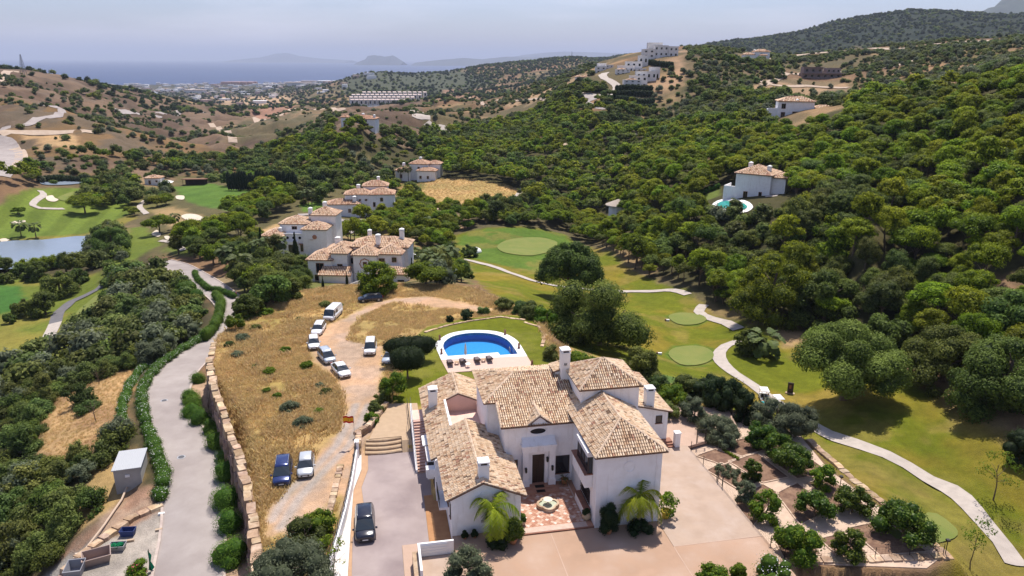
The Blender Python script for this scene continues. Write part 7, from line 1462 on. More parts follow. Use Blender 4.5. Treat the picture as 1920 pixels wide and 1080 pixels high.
nvilla('villa', 'small tiled villa left of the white apartments', 'villa', 1079, 154, 0, [(0,7,0,7,4.4,.45),(7.4,18,0,8,4.6,.45)], [(9,1,1.2,1.6,0),(11.5,1,1.2,1.6,0),(14,1,1.2,1.6,0),(16.3,1,1.2,1.6,0),(3,1,1.6,1.4,0)], (), sp=.9, ln=1.6, red=.35, detail=False, sink=4)
def flat_block(t, x0, x1, y0, y1, z0, z1, fl=1, wall=None, nw=3):
    MB().box(x0, x1, y0, y1, z0, z1).build('wall', wall or M_WALL, t); MB().box(x0-.15, x1+.15, y0-.15, y0, z1-.35, z1+.1).build('roof_edge', wall or M_WALL, t); h = (z1-max(z0, 0))/fl
    for f in range(fl):
        for k in range(nw): xx = x0+(x1-x0)*(k+.5)/nw; w_ = (x1-x0)/nw*.36; zz = max(z0, 0)+f*h+h*.28; o = MB(); o.box(xx-w_/2, xx+w_/2, y0-.05, y0+.02, zz, zz+h*.38); o.build('window', M_GLASS, t)
def apartments(label, px, py, stacks, rot=0, wall=None, name='apartment_building', cat_='apartment block', roofs=()):
    x, y = at(px, py); t = thing(name, label, cat_, (x, y, Hf(x, y)), rot)
    for s in stacks: flat_block(t, *s, wall=wall)
    for r_ in roofs: P, C = hip_planes(*r_); add_roof(t, P, C, 1.0, 1.8, 7, .3)
    return t
AW = mat('cream_render', (.76,.72,.68), .9, (.70,.66,.62), .5)
def apt(label, px, py, st, rot=0, roofs=()):
    x, y = at(px, py); t = thing('apartment_building', label, 'apartment block', (x, y, Hf(x, y)), rot, 'white apartments on the hilltop'); t.scale = (1.15, 1, .8)
    for x0, x1, y0, y1, z0, z1, fl, nw in st: flat_block(t, x0, x1, y0, y1, z0, z1, fl, AW, nw)
    for r_ in roofs: P, C = hip_planes(*r_); add_roof(t, P, C, 1.0, 1.8, 7, .3)
apt('cream apartment block at the left end of the hilltop group', 1117, 137, [(0,8,0,9,-5,7,2,2),(7.9,14,3,12,-5,9,3,2),(2,9,9,16,-3,10.5,1,2),(14,18,2,9,-6,6,1,1)])
apt('stepped white block in the middle of the hilltop group', 1155, 140, [(0,10,0,7,-5,5,2,3),(2,14,7,12,-5,9,1,3),(8,20,10,16,-5,13,2,3),(12,22,3,10,-5,6,2,3),(18,25,16,22,-3,19,2,2)], roofs=[(1,7,1,6,5.1,.4)])
apt('stepped white block with terraces nearest the green walls', 1169, 166, [(0,12,0,7,-6,8,3,3),(11.9,18,1,6,-6,2.4,1,2),(5,17,7,13,-5,12,2,3),(10,24,13,20,-4,16,2,4),(20,27,18,24,-4,20,1,2)], roofs=[(2,9,1,6,8.1,.4)])
apt('highest cream block crowning the hilltop', 1206, 117, [(0,9,3,13,-8,14,3,2),(8.9,20,6,16,-8,18,3,3),(19.9,27,4,12,-8,17,3,2),(10,30,0,5,-8,5,1,4),(5,16,12,20,-6,21,1,3)])
# green clad retaining terraces below the apartments
def clad(label, pts, h, w=2.5):
    P = W(pts); o = P[0]; oz = Hf(*o); L = []; r_ = np.random.default_rng(3)
    for i in range(len(P)-1):
        n = max(2, int(math.dist(P[i], P[i+1])/2.2))
        for k_ in range(n): f = k_/n; x = P[i][0]*(1-f)+P[i+1][0]*f; y = P[i][1]*(1-f)+P[i+1][1]*f; L.append((x-o[0], y-o[1], Hf(x, y)-oz+h*.45, w*.8, w*.6, h*.62))
    t = thing('green_wall', label, 'green wall', (o[0], o[1], oz), 0, 'green clad terraces below the apartments'); link('foliage', crown('foliage', L, 90*len(L), .9, M_DARK, 5, core=.92, jit=.6), t)
clad('top green clad terrace wall just under the stepped white block', [(1157,171),(1190,170),(1226,171)], 4.5); clad('second green clad terrace wall below the white block', [(1153,181),(1190,180),(1228,181)], 4.5); clad('third green clad terrace wall below the white block', [(1130,190),(1170,191),(1228,193)], 4.2)
clad('lowest and longest green clad terrace wall above the wood', [(1118,200),(1160,204),(1200,206),(1230,204)], 4.2); clad('dark green wall left of the zigzag road', [(1042,184),(1060,186),(1084,184)], 5); clad('green wall beside the zigzag road bend', [(1082,192),(1096,190)], 5)
clad('dark green wall beneath the highest cream block', [(1192,124),(1230,124),(1264,127)], 4.5); clad('hedged terrace under the small tiled villa', [(1068,162),(1100,161),(1140,164)], 2.6); clad('hedged terrace second below the small tiled villa', [(1062,172),(1100,172),(1145,174)], 2.6)
# modern house shell
x, y = at(1506, 147); t = thing('unfinished_house', 'long flat roofed brown grey house on the ridge', 'house', (x, y, Hf(x, y)), math.radians(-3)); MG = mat('brown_concrete', (.30,.235,.22), .9, (.24,.19,.18), .5)
for b_ in ((0,31,3,12,-3,4.0,1,6), (1,16,4,12,4.0,8.6,1,3), (19,30,4,12,4.0,8.0,1,3)): flat_block(t, *b_[:6], b_[6], MG, b_[7])
m_ = MB(); m_.box(-2,33,0,3,3.8,4.2); m_.box(-1,17,2,4,8.4,8.8); m_.build('roof_slab', MG, t); m_ = MB(); m_.box(-3,34,-3,-2,-5,-.5); m_.build('retaining_wall', M_STONED, t)
# terraced white houses far down the valley
def town_house(label, x, y, z, w, dpt, h, rot):
    t = thing('terraced_house', label, 'house', (x, y, z), rot, 'terraced white houses far down the valley'); MB().box(-w/2, w/2, 0, dpt, -6, h).build('wall', AW, t); m_ = MB(); m_.prism([(-w/2-.3, -.4), (w/2+.1, -.4), (w/2+.1, dpt), (-w/2-.3, dpt)], [h+.05, h+.05, h+1.4, h+1.4], [h+.5, h+.5, h+1.9, h+1.9]); m_.build('roof', M_FARROOF, t)
    MB().box(-w*.32, w*.12, -.06, .02, 1.2, h-1.5).build('window', M_GLASS, t)
M_FARROOF = mat('far_roof', (.58,.47,.42), .9, (.5,.4,.36), .1)
for row, (y0, pa, pb, n) in enumerate([(196, 662, 762, 13), (191, 660, 775, 14), (186, 664, 788, 15), (181, 684, 798, 13)]):
    for i in range(n):
        px = pa+(pb-pa)*i/(n-1); v = ray(px, y0-.0); d = 1500+row*55; x = v[0]/v[1]*d; z = HC+v[2]/v[1]*d; town_house('white terraced house in %s row of the distant estate' % ['the front', 'the second', 'the third', 'the back'][row], x, d, max(z, Hf(x, d)+1), 7.2, 10, 8.5, .35)
# viaduct
a, b_ = at_d(585, 206, 1250), at_d(775, 197, 1500); t = thing('viaduct', 'long concrete road viaduct crossing the distant valley', 'bridge', a); d_ = Vector(b_)-Vector(a); MB().cyl((0,0,0), d_, 2.2, n=4).build('deck', mat('grey_concrete', (.42,.42,.43), .9), t)
for k in range(1, 9): p = d_*(k/9); MB().box(p.x-1.5, p.x+1.5, p.y-1.5, p.y+1.5, p.z-22, p.z-1).build('pier', bpy.data.materials['grey_concrete'], t)
# coast town and scattered farm buildings
r = random.Random(5); m_ = MB()
for k in range(420):
    px = r.uniform(60, 700); d = r.uniform(3600, 5450) if k > 60 else r.uniform(2400, 3600); v = ray(px, 160); x = v[0]/v[1]*d; z = Hf(x, d)
    if z < SEA: continue
    m_.cur = r.choice([(.75,.72,.70),(.62,.55,.5),(.5,.36,.3),(.8,.78,.76)]); w = r.uniform(12, 42); m_.cbox((x, d, z-2), (w, r.uniform(12, 30), r.uniform(6, 14)), r.uniform(0, 3))
for k in range(26): px = 421+k*2.2; x, y, z = at_d(px, 157, 4700); m_.cur = (.5,.3,.25); m_.cbox((x, y+r.uniform(-40,40), z-4), (26, 30, 16))
o = m_.build('distant_town', mat('town_render', (1,1,1), .9, attr=True)); o['kind'] = 'stuff'
for px, py, d, w, h, c, lab in [(560, 160, 3900, 120, 22, M_FARROOF, 'long pale warehouse on the distant plain'), (615, 160, 3900, 110, 18, M_WALL, 'long low white building on the distant plain'), (590, 158, 4200, 150, 18, M_FARROOF, 'low reddish building far out on the plain'), (362, 164, 3600, 90, 22, M_FARROOF, 'dark long building near the coast')]:
    v = ray(px, py); x = v[0]/v[1]*d; t = thing('warehouse', lab, 'building', (x, d, Hf(x, d))); MB().box(-w/2, w/2, 0, 40, -5, h*.6).build('wall', AW, t); m_ = MB(); m_.prism([(-w/2-2,-2),(w/2+2,-2),(w/2+2,42),(-w/2-2,42)], h*.6, h*.6+3); m_.build('roof', c, t)
def lattice(label, px, py, d, hpx, wd, name='lattice_mast'):
    x, y, z = at_d(px, py, d); h = hpx*d/FPX; t = thing(name, label, 'mast', (x, y, z)); 
    for dx, dy in ((-1,-1),(1,-1),(1,1),(-1,1)): MB().cyl((dx*wd, dy*wd, -3), (dx*wd*.12, dy*wd*.12, h), wd*.1, wd*.05, 5).build('leg', M_GREY2, t)
    m_ = MB()
    for k in range(9):
        f0, f1 = k/9, (k+1)/9; q0, q1 = wd*(1-.88*f0), wd*(1-.88*f1)
        for (ax, ay), (bx_, by_) in (((-1,-1),(1,-1)), ((1,-1),(1,1)), ((1,1),(-1,1)), ((-1,1),(-1,-1))): m_.cyl((ax*q0, ay*q0, h*f0), (bx_*q1, by_*q1, h*f1), wd*.04, n=3); m_.cyl((ax*q1, ay*q1, h*f1), (bx_*q1, by_*q1, h*f1), wd*.04, n=3)
    o = m_.build('bracing', M_GREY2, t); o['kind'] = 'stuff'
M_GREY2 = mat('galvanised_steel', (.16,.17,.2), .7)
lattice('tall lattice mast on the hill at the left edge', 44, 137, 900, 32, 2.6); lattice('thin mast on the far blue ridge', 1072, 112, 3000, 14, 3); lattice('shorter thin mast on the far blue ridge', 1088, 114, 3000, 9, 2.4)
# golf buildings
nvilla('golf_hut', 'small white hut beside the practice range', 'hut', 272, 346, .1, [(0,8,0,6,3.2,.35)], [(2.5,0,1.2,2.2,0),(6,1.2,1,1,0)], (), sp=.8, ln=1.4, red=.3, sink=1); x, y = at(343, 348); t = thing('range_shelter', 'long dark open shelter at the edge of the practice range', 'shelter', (x, y, Hf(x, y)), .1)
m_ = MB(); m_.prism([(-.5,-.5),(12,-.5),(12,5),(-.5,5)], [3.2,3.2,2.7,2.7], [3.5,3.5,3.0,3.0]); m_.build('roof', M_BROWN, t); MB().box(0,11.5,4.5,4.7,-.5,2.8).build('back_wall', M_FRAME, t)
for k in range(5): MB().box(k*2.8,k*2.8+.15,0,.15,-.5,3.2).build('post', M_FRAME, t)
x, y = at(312, 350); t = thing('canopy_shelter', 'white topped canopy between the hut and the range shelter', 'canopy', (x, y, Hf(x, y))); MB().cbox((0,0,2.4),(7,5,.9),.2,taper=.3).build('canopy', M_CAP, t)
for dx in (-2.6, 2.6):
    for dy in (-1.8, 1.8): MB().cyl((dx,dy,-.3),(dx,dy,2.5),.08,n=5).build('post', M_CAP, t)
x, y = at(1158, 406); t = thing('thatched_hut', 'pale thatched roof peeking out of the valley wood', 'hut', (x, y, Hf(x, y))); MB().cyl((0,0,-1),(0,0,5.2),4.0,n=12).build('wall', M_WALL, t); MB().lathe([(5.6,5.0),(5.5,5.3),(.2,7.6)], 14).build('roof', mat('thatch', (.42,.36,.30), .95, (.36,.3,.25), 3), t)
x, y = at(889, 474); t = thing('dome_shelter', 'white oval domed shelter beside the putting green', 'shelter', (x, y, Hf(x, y))); o = MB(); o.lathe([(2.6,.3),(2.6,.6),(2.2,1.3),(1.2,1.8),(.1,2.0)], 18); ob = o.build('canopy', M_CAP, t, smooth=True)
for k in range(4): a_ = PI/4+k*PI/2; MB().cyl((2.2*math.cos(a_),2.2*math.sin(a_),-.2),(2.2*math.cos(a_),2.2*math.sin(a_),.7),.06,n=5).build('post', M_CAP, t)
x, y = at(772, 498); t = thing('garden_parasol', 'large white square parasol on the terrace of the tiled villa', 'parasol', (x, y, Hf(x, y))); MB().cyl((0,0,0),(0,0,3.4),.06).build('pole', M_GREY, t); MB().cbox((0,0,2.7),(4.6,4.6,1.3),.6,taper=.05).build('canopy', M_CAP, t)
# hill villa's pool, hedge of tall dark conifers by the range
fan('pool_water', W([(1344,386),(1360,379),(1388,382),(1401,390),(1388,396),(1360,393)]), mat('turquoise_water', (.02,.26,.20), .08, (.03,.32,.26), .8), lift=.35, rings=3); fan('pool_terrace', W([(1334,387),(1354,375),(1396,377),(1412,390),(1392,401),(1354,398)]), M_COPE, lift=.18, rings=3)
def tall_hedge(label, pts, h, w, m=M_DARK, leaf=.5, name='tall_hedge'):
    P = W(pts); o = P[0]; oz = Hf(*o); L = []; r_ = np.random.default_rng(9)
    for i in range(len(P)-1):
        n = max(2, int(math.dist(P[i], P[i+1])/(w*.55)))
        for k_ in range(n): f = k_/n; x = P[i][0]*(1-f)+P[i+1][0]*f; y = P[i][1]*(1-f)+P[i+1][1]*f; hh = h*r_.uniform(.8, 1.1); L.append((x-o[0], y-o[1], Hf(x, y)-oz+hh*.5, w*.5, w*.5, hh*.52))
    t = thing(name, label, 'hedge', (o[0], o[1], oz)); link('foliage', crown('foliage', L, 170*len(L), leaf, m, 5, core=.88, zmin=-.8), t)
tall_hedge('tall dark row of conifers at the end of the practice range', [(430,357),(470,356),(510,358),(560,360)], 9.5, 2.6); tall_hedge('dark row of conifers right of the practice range', [(572,352),(600,350),(612,352)], 6, 2.4)
tall_hedge('clipped green hedge round the lawn of the hill villa', [(1288,380),(1310,368),(1335,358),(1352,352)], 2.0, 1.6, M_HEDGE, .25, 'hedge'); tall_hedge('long dark hedge behind the left pond', [(75,341),(120,340),(180,341)], 3.5, 3, M_DARK, .5, 'hedge')
tall_hedge('flowering grey bushes below the hill villa pool', [(1330,425),(1352,415),(1378,405)], 2.4, 3.0, M_OLIVE, .35, 'shrub_row')
# ------------------------------------------------------------------ fruit garden: beds, paths, fence, gate
M_SLABP = mat('garden_paving', (.56,.42,.31), .9, (.48,.35,.26), 1.5); M_SOILB = mat('bed_soil', (.20,.115,.075), .98, (.14,.08,.055), 2.5, c3=(.27,.17,.11), scale3=1.2, bmp=(6, .06))
gd = house_struct('garden_paving', [(15.3,12.7),(15.0,-7.2),(27.3,-10.2)]+[to_house(*F(*p,-.6)) for p in [(1768,1043),(1660,960),(1554,882),(1498,815),(1400,780),(1368,775)]], -.9, -.53, M_SLABP)
BEDS = [[(1305,855),(1340,842),(1392,858),(1355,872)], [(1338,838),(1395,822),(1440,842),(1392,856)], [(1392,820),(1440,808),(1500,832),(1455,850)], [(1325,882),(1352,868),(1425,900),(1395,925)], [(1365,865),(1420,850),(1480,895),(1430,905)], [(1430,852),(1490,838),(1560,890),(1495,898)],
        [(1375,938),(1430,908),(1460,925),(1410,990)], [(1455,925),(1495,905),(1560,955),(1500,985)], [(1515,905),(1560,900),(1620,945),(1570,960)], [(1455,1020),(1510,1005),(1540,1040),(1470,1048)], [(1535,1010),(1580,1000),(1625,1035),(1570,1042)], [(1590,990),(1660,975),(1740,1035),(1650,1042)]]
for i, q in enumerate(BEDS):
    P = [F(*p, -.5) for p in q]; 
    a2 = sum(P[k][0]*P[(k+1) % 4][1]-P[(k+1) % 4][0]*P[k][1] for k in range(4)); P = P if a2 > 0 else P[::-1]
    c = (sum(p[0] for p in P)/4, sum(p[1] for p in P)/4); m_ = MB(); m_.prism([(p[0]-c[0], p[1]-c[1]) for p in P], -.3, .035); o = m_.build('soil_bed', M_SOILB, loc=(c[0], c[1], -.53)); prop(o, kind='structure')
    m_ = MB(); r = random.Random(i)
    for k in range(4):
        a, b_ = Vector((P[k][0]-c[0], P[k][1]-c[1], 0)), Vector((P[(k+1) % 4][0]-c[0], P[(k+1) % 4][1]-c[1], 0)); n = max(2, int((b_-a).length/.8))
        for j in range(n): p0 = a.lerp(b_, j/n); ang = math.atan2((b_-a).y, (b_-a).x); s_ = MB(); s_.cur = (r.uniform(.8,1.2),)*3; s_.cbox(((b_-a).length/n/2, 0, -.2), ((b_-a).length/n*.96, .14, .28+r.uniform(0,.04))); s_.build('edging_stone', M_SLABP, o, loc=(p0.x, p0.y, 0), rot=ang)
# vegetable rows
r = np.random.default_rng(4); L = []
for q in (BEDS[3],): 
    P = [np.array(F(*p, -.5)) for p in q]; o0 = P[0]
    for k in range(42): f, g = r.random(), r.random()*.8+.1; p = (P[0]*(1-f)+P[3]*f)*(1-g)+(P[1]*(1-f)+P[2]*f)*g-o0; L.append((p[0], p[1], .18, .28, .28, .3))
t = thing('vegetable_plants', 'leafy vegetable rows in the long bed beside the fence', 'vegetable plants', (o0[0], o0[1], -.5)); link('foliage', crown('foliage', L, 2600, .16, M_OLIVE, 3, core=.7), t)
L = [(q_[0]-o0[0], q_[1]-o0[1], .12, .22, .22, .22) for q_ in [F(1358+i*4.2, 846+i*2.6, -.5) for i in range(7)]]; t = thing('vegetable_plants', 'short row of small green plants in the bed nearest the gate', 'vegetable plants', (o0[0], o0[1], -.5)); link('foliage', crown('foliage', L, 420, .14, M_BRIGHT, 4, core=.6), t)
# fence between the paving and the garden
def wire_fence(label, pts, h=1.1, step=2.6, m=M_METAL, mesh=True):
    P = [Vector(p) for p in pts]; t = thing('wire_fence', label, 'fence', tuple(P[0])); w = MB()
    for i in range(len(P)-1):
        a, b_ = P[i]-P[0], P[i+1]-P[0]; n = max(1, int((b_-a).length/step))
        for k in range(n+(i == len(P)-2)): p = a.lerp(b_, k/n); MB().cyl(p, p+Vector((0,0,h)), .035, n=5).build('post', m, t)
        for z in np.arange(.1, h+.01, .25): w.cyl(a+Vector((0,0,z)), b_+Vector((0,0,z)), .007, n=3)
        for k in range(int((b_-a).length/.3)): p = a.lerp(b_, k*.3/(b_-a).length); w.cyl(p, p+Vector((0,0,h)), .005, n=3)
    o = w.build('wire_mesh', m, t); o['kind'] = 'stuff'; return t
wire_fence('thin wire fence dividing the paving from the fruit garden', [H3(15.0, 12.0, 0), H3(14.95, 5.5, 0)]); wire_fence('wire fence along the near half of the fruit garden', [H3(14.95, 4.2, 0), H3(14.9, -5.5, 0)])
wire_fence('wire fence on top of the near garden wall', [(*F(1470,1050,-.5), -.5), (*F(1640,1046,-.5), -.5), (*F(1768,1040,-.5), -.5)]); wire_fence('wire fence at the right corner of the garden', [(*F(1768,1040,-.5), -.5), (*F(1735,1012,-.5), -.5)], step=1.6)
def frame_gate(label, a, b_, z, h=1.7, rot=0):
    t = hthing('garden_gate', label, 'gate', a, b_, z, rot)
    for x in (0, 1.1): MB().cyl((x,0,0),(x,0,h),.045,n=6).build('post', M_METAL, t)
    m_ = MB(); m_.box(.08,1.02,-.02,.02,.15,.19); m_.box(.08,1.02,-.02,.02,h-.2,h-.16); m_.box(.08,1.02,-.02,.02,h*.5,h*.5+.04); m_.box(.08,.12,-.02,.02,.15,h-.16); m_.box(.98,1.02,-.02,.02,.15,h-.16); m_.build('gate_frame', M_METAL, t)
frame_gate('black metal frame gate at the far end of the fruit garden', 16.2, 13.2, 0, 1.9); frame_gate('metal gate in the wire fence beside the paving', 14.97, 4.2, 0, 1.4, PI/2)
for i, (px, py, lab) in enumerate([(1574,918,'short garden lamp post at the outer garden edge'), (1772,1040,'leaning metal post at the garden wall corner')]): x, y = F(px, py, -.5); t = thing('lamp_post', lab, 'lamp post', (x, y, -.5)); MB().cyl((0,0,0),(0,0,1.5),.04,n=6).build('pole', M_METAL, t); MB().cbox((0,0,1.45),(.3,.3,.16)).build('lamp_head', M_METAL, t)
t = hthing('white_pillar', 'white gate pillar with steps beside the rear wing', 'pillar', 13.7, 13.1, 0); MB().box(-.3,.3,-.3,.3,0,1.7).build('shaft', M_WALL, t); MB().box(-.36,.36,-.36,.36,1.7,1.82).build('cap', M_CAP, t); m_ = MB(); [m_.box(-1.7,-.32,-.3+k*.35,.6+k*.35,0,.16*(k+1)) for k in range(3)]; m_.build('steps', M_BROWN, t)
# ------------------------------------------------------------------ golf carts, golfers, sign
def golf_cart(label, px, py, hx, hy):
    x, y = at(px, py); x2, y2 = at(hx, hy); t = thing('golf_cart', label, 'golf cart', (x, y, Hf(x, y)+.05), math.atan2(y2-y, x2-x), 'golf carts on the path')
    m_ = MB(); m_.prism([(-1.15,-.55),(1.15,-.5),(1.15,.5),(-1.15,.55)], .28, [.75,.55,.55,.75]); m_.prism([(.55,-.52),(1.2,-.46),(1.2,.46),(.55,.52)], .5, [.95,.8,.8,.95]); m_.build('body', M_CAP, t)
    m_ = MB(); m_.box(-.45,.1,-.5,.5,.7,.86); m_.box(-.52,-.38,-.5,.5,.86,1.25); m_.build('seat', M_TRIM, t); m_ = MB(); m_.prism([(-.95,-.6),(.85,-.6),(.85,.6),(-.95,.6)], 1.86, 1.92); m_.prism([(-.8,-.5),(.7,-.5),(.7,.5),(-.8,.5)], 1.92, 1.97); m_.build('roof', M_CAP, t)
    for xx, yy in ((-.85,-.52),(-.85,.52),(.75,-.5),(.75,.5)): MB().cyl((xx+(.1 if xx > 0 else 0), yy, .7), (xx, yy, 1.87), .025, n=5).build('roof_post', M_METAL, t)
    for xx in (-.75, .8):
        for yy in (-.5, .5): w = MB(); w.cyl((xx, yy-.09, .22), (xx, yy+.09, .22), .22, n=12); wh = w.build('wheel', M_TYRE, t); w = MB(); w.cyl((xx, yy-.1, .22), (xx, yy+.1, .22), .11, n=8); w.build('rim', M_CAP, wh)
    for yy, c in ((-.22, (.03,.04,.10)), (.22, (.08,.08,.09))): m_ = MB(); m_.cyl((-1.05, yy, .55), (-1.2, yy, 1.35), .14, .16, 8); b_ = m_.build('golf_bag', mat('bag_fabric', c, .8), t); m_ = MB(); [m_.cyl((-1.2+.05*k, yy+.04*(k-1), 1.3), (-1.3+.05*k, yy+.05*(k-1), 1.75), .015, n=4) for k in range(4)]; m_.build('club', M_RIM, b_)
    m_ = MB(); m_.tube([(.6,.2,.9),(.35,.2,1.1)], .02, 5); m_.tube([(.32+.0, .2+.15*math.cos(a), 1.12+.15*math.sin(a)*.5) for a in np.linspace(0, 2*PI, 11)], .015, 4); m_.build('steering_wheel', M_TRIM, t)
golf_cart('white roofed golf cart with a golfer standing behind it', 1431, 751, 1415, 722); golf_cart('second golf cart half hidden by the silvery olives', 1457, 766, 1438, 748)
def person(label, px, py, pose, shirt, legs, face=0, z=None, off=(0, 0)):
    """one continuous skinned figure, clothing and hair as children"""
    x, y = at(px, py); t = thing('person', label, 'person', (x+off[0], y+off[1], Hf(x, y)+.06), face)
    J = dict(pelvis=(0,0,.93), waist=(0,0,1.08), chest=(0,.0,1.32), neck=(0,0,1.48), head0=(0,.02,1.58), head1=(0,.03,1.72), ls=(-.19,0,1.40), le=(-.26,.03,1.14), lw=(-.24,.16,.92), lh=(-.23,.22,.86), rs=(.19,0,1.40), re=(.27,.03,1.14), rw=(.24,.18,.93), rh=(.22,.25,.88), lk=(-.11,.04,.50), la=(-.12,-.0,.09), lt=(-.12,.16,.04), lp=(-.10,0,.88), rp=(.10,0,.88), rk=(.12,.03,.50), ra=(.14,-.02,.09), rt=(.14,.14,.04)); J.update(pose)
    R_ = dict(pelvis=.145, waist=.13, chest=.155, neck=.06, head0=.085, head1=.10, ls=.07, le=.045, lw=.032, lh=.038, rs=.07, re=.045, rw=.032, rh=.038, lk=.058, la=.042, lt=.038, lp=.095, rp=.095, rk=.058, ra=.042, rt=.038)
    E_ = [('pelvis','waist'),('waist','chest'),('chest','neck'),('neck','head0'),('head0','head1'),('chest','ls'),('ls','le'),('le','lw'),('lw','lh'),('chest','rs'),('rs','re'),('re','rw'),('rw','rh'),('pelvis','lp'),('lp','lk'),('lk','la'),('la','lt'),('pelvis','rp'),('rp','rk'),('rk','ra'),('ra','rt')]
    def fingers(w, h): 
        d = (Vector(J[h])-Vector(J[w])).normalized(); s = d.orthogonal().normalized(); out_ = []
        for k, (o_, l_) in enumerate(((-.03,.07),(-.01,.085),(.01,.08),(.03,.065))): out_.append((Vector(J[h])+s*o_+d*l_+Vector((0,0,-.01)), .011))
        out_.append((Vector(J[w])+d*.03+d.cross(s)*.045+d*.03, .012)); return out_
    names = list(J); me = bpy.data.meshes.new('body'); vs = [J[n] for n in names]; es = [(names.index(a), names.index(b_)) for a, b_ in E_]; rr_ = [R_[n] for n in names]
    for w, h in (('lw','lh'), ('rw','rh')):
        for p, q in fingers(w, h): vs.append(tuple(p)); rr_.append(q); es.append((names.index(h), len(vs)-1))
    me.from_pydata(vs, es, []); me.materials.append(M_SKIN); o = link('body', me, t); sk = o.modifiers.new('skin', 'SKIN'); sv = me.skin_vertices[0].data
    for i, q in enumerate(rr_): sv[i].radius = (q, q)
    sv[0].use_root = True; o.modifiers.new('smooth', 'SUBSURF').render_levels = 1
    def cloth(name, chain, c, grow=1.18):
        nm = sorted({n for e in chain for n in e}, key=names.index); me2 = bpy.data.meshes.new(name); me2.from_pydata([J[n] for n in nm], [(nm.index(a), nm.index(b_)) for a, b_ in chain], []); me2.materials.append(mat('cloth_'+name, c, .9)); oo = link(name, me2, t); oo.modifiers.new('skin', 'SKIN'); s2 = me2.skin_vertices[0].data
        for i, n in enumerate(nm): s2[i].radius = (R_[n]*grow,)*2
        s2[0].use_root = True; oo.modifiers.new('smooth', 'SUBSURF').render_levels = 1
    cloth('shirt', [('pelvis','waist'),('waist','chest'),('chest','ls'),('ls','le'),('chest','rs'),('rs','re')], shirt); cloth('trousers', [('pelvis','lp'),('lp','lk'),('pelvis','rp'),('rp','rk')], legs, 1.22)
    h1 = Vector(J['head1']); m_ = MB(); m_.lathe([(.02,.135),(.08,.12),(.115,.06),(.118,-.0)], 12, tuple(h1)); m_.build('cap', mat('cap_cloth', (.75,.75,.75), .9), t); m_ = MB()
    for sx in (-.035, .035): m_.cbox((h1.x+sx, h1.y+.105, h1.z-.05), (.02,.02,.012))
    m_.build('eyes', M_TRIM, t); return t
M_SKIN = mat('skin', (.50,.28,.19), .6)
person('golfer in white shirt and blue shorts standing beside the first cart', 1439, 757, {}, (.75,.76,.78), (.03,.08,.35), 2.6)
person('golfer in turquoise top bending behind the first cart', 1431, 768, dict(waist=(0,.10,1.02), chest=(0,.28,1.18), neck=(0,.42,1.24), head0=(0,.50,1.28), head1=(0,.62,1.32), ls=(-.19,.30,1.2), rs=(.19,.30,1.2), le=(-.22,.40,.96), re=(.22,.40,.96), lw=(-.18,.5,.76), rw=(.18,.5,.76), lh=(-.17,.54,.70), rh=(.17,.54,.70)), (.02,.42,.42), (.6,.6,.6), .5)
x, y = at(1481, 738); t = thing('golf_sign', 'brown upright tee sign beside the big oak shadow', 'sign', (x, y, Hf(x, y)), -.4); MB().box(-.45,.45,-.1,.1,0,1.9).build('sign_board', M_FRAME, t); MB().box(-.22,.12,-.12,-.1,.9,1.5).build('sign_plate', mat('sign_face', (.30,.14,.08), .7), t); MB().box(-.7,.7,-.3,.3,-.1,.15).build('base', M_STONE, t)
for px, py, lab in [(1237,700-35,'tee marker block left of the second tee'), (1252,602,'small bush like tee marker left of the far tee')]: x, y = at(px, py); t = thing('tee_marker', lab, 'tee marker', (x, y, Hf(x, y))); MB().cbox((0,0,0),(.7,.35,.4)).build('block', M_CAP, t); MB().cbox((-.5,0,0),(.3,.3,.5)).build('bag', M_BROWN, t)
# ------------------------------------------------------------------ shed, yard and builder's clutter
x, y = F(250, 905, -6.3); z = Hf(x, y)-.1; t = thing('utility_shed', 'grey windowless utility shed with ribbed flat roof by the hedge', 'shed', (x, y, z), math.radians(17)); t.scale = (.8, .8, .84); M_SHED = mat('grey_render', (.42,.40,.37), .9, (.36,.34,.31), .8)
MB().box(-1.75,1.75,-2.6,2.9,-1,3.3).build('wall', M_SHED, t); rf = MB().box(-1.95,1.95,-2.8,3.1,3.3,3.42).build('roof', mat('pale_metal', (.42,.43,.44), .5), t)
for k in range(13): MB().box(-1.85+k*.3,-1.81+k*.3,-2.78,3.08,3.421,3.46).build('rib', bpy.data.materials['pale_metal'], rf)
MB().box(-.3,.3,-2.72,-2.6,2.1,2.45).build('vent', M_CAP, t)
def rubble_tub(label, px, py, sz, c, rot, tip=0, fill=None):
    x, y = F(px, py, -5.9); t = thing('builder_tub', label, 'tub', (x, y, Hf(x, y)+.02), (tip, 0, rot)); a, b_, h = sz; m = mat('tub', c, .7)
    m_ = MB(); A0 = [(-a*.8,-b_*.8,0),(a*.8,-b_*.8,0),(a*.8,b_*.8,0),(-a*.8,b_*.8,0)]; B0 = [(-a,-b_,h),(a,-b_,h),(a,b_,h),(-a,b_,h)]; C0 = [(p[0]*.93,p[1]*.9,h) for p in B0]; D0 = [(p[0]*.93,p[1]*.9,.06) for p in A0]; m_.add(A0+B0+C0+D0, [(3,2,1,0)]+[(i,(i+1)%4,4+(i+1)%4,4+i) for i in range(4)]+[(4+i,4+(i+1)%4,8+(i+1)%4,8+i) for i in range(4)]+[(8+i,8+(i+1)%4,12+(i+1)%4,12+i) for i in range(4)]+[(12,13,14,15)]); m_.build('tub_shell', m, t)
    if fill: r_ = np.random.default_rng(3); L = [(r_.uniform(-a*.5,a*.5), r_.uniform(-b_*.5,b_*.5), h*.8, .3, .3, .22) for _ in range(5)]; link('netting', crown('netting', L, 500, .25, fill, 3, core=.8), t)
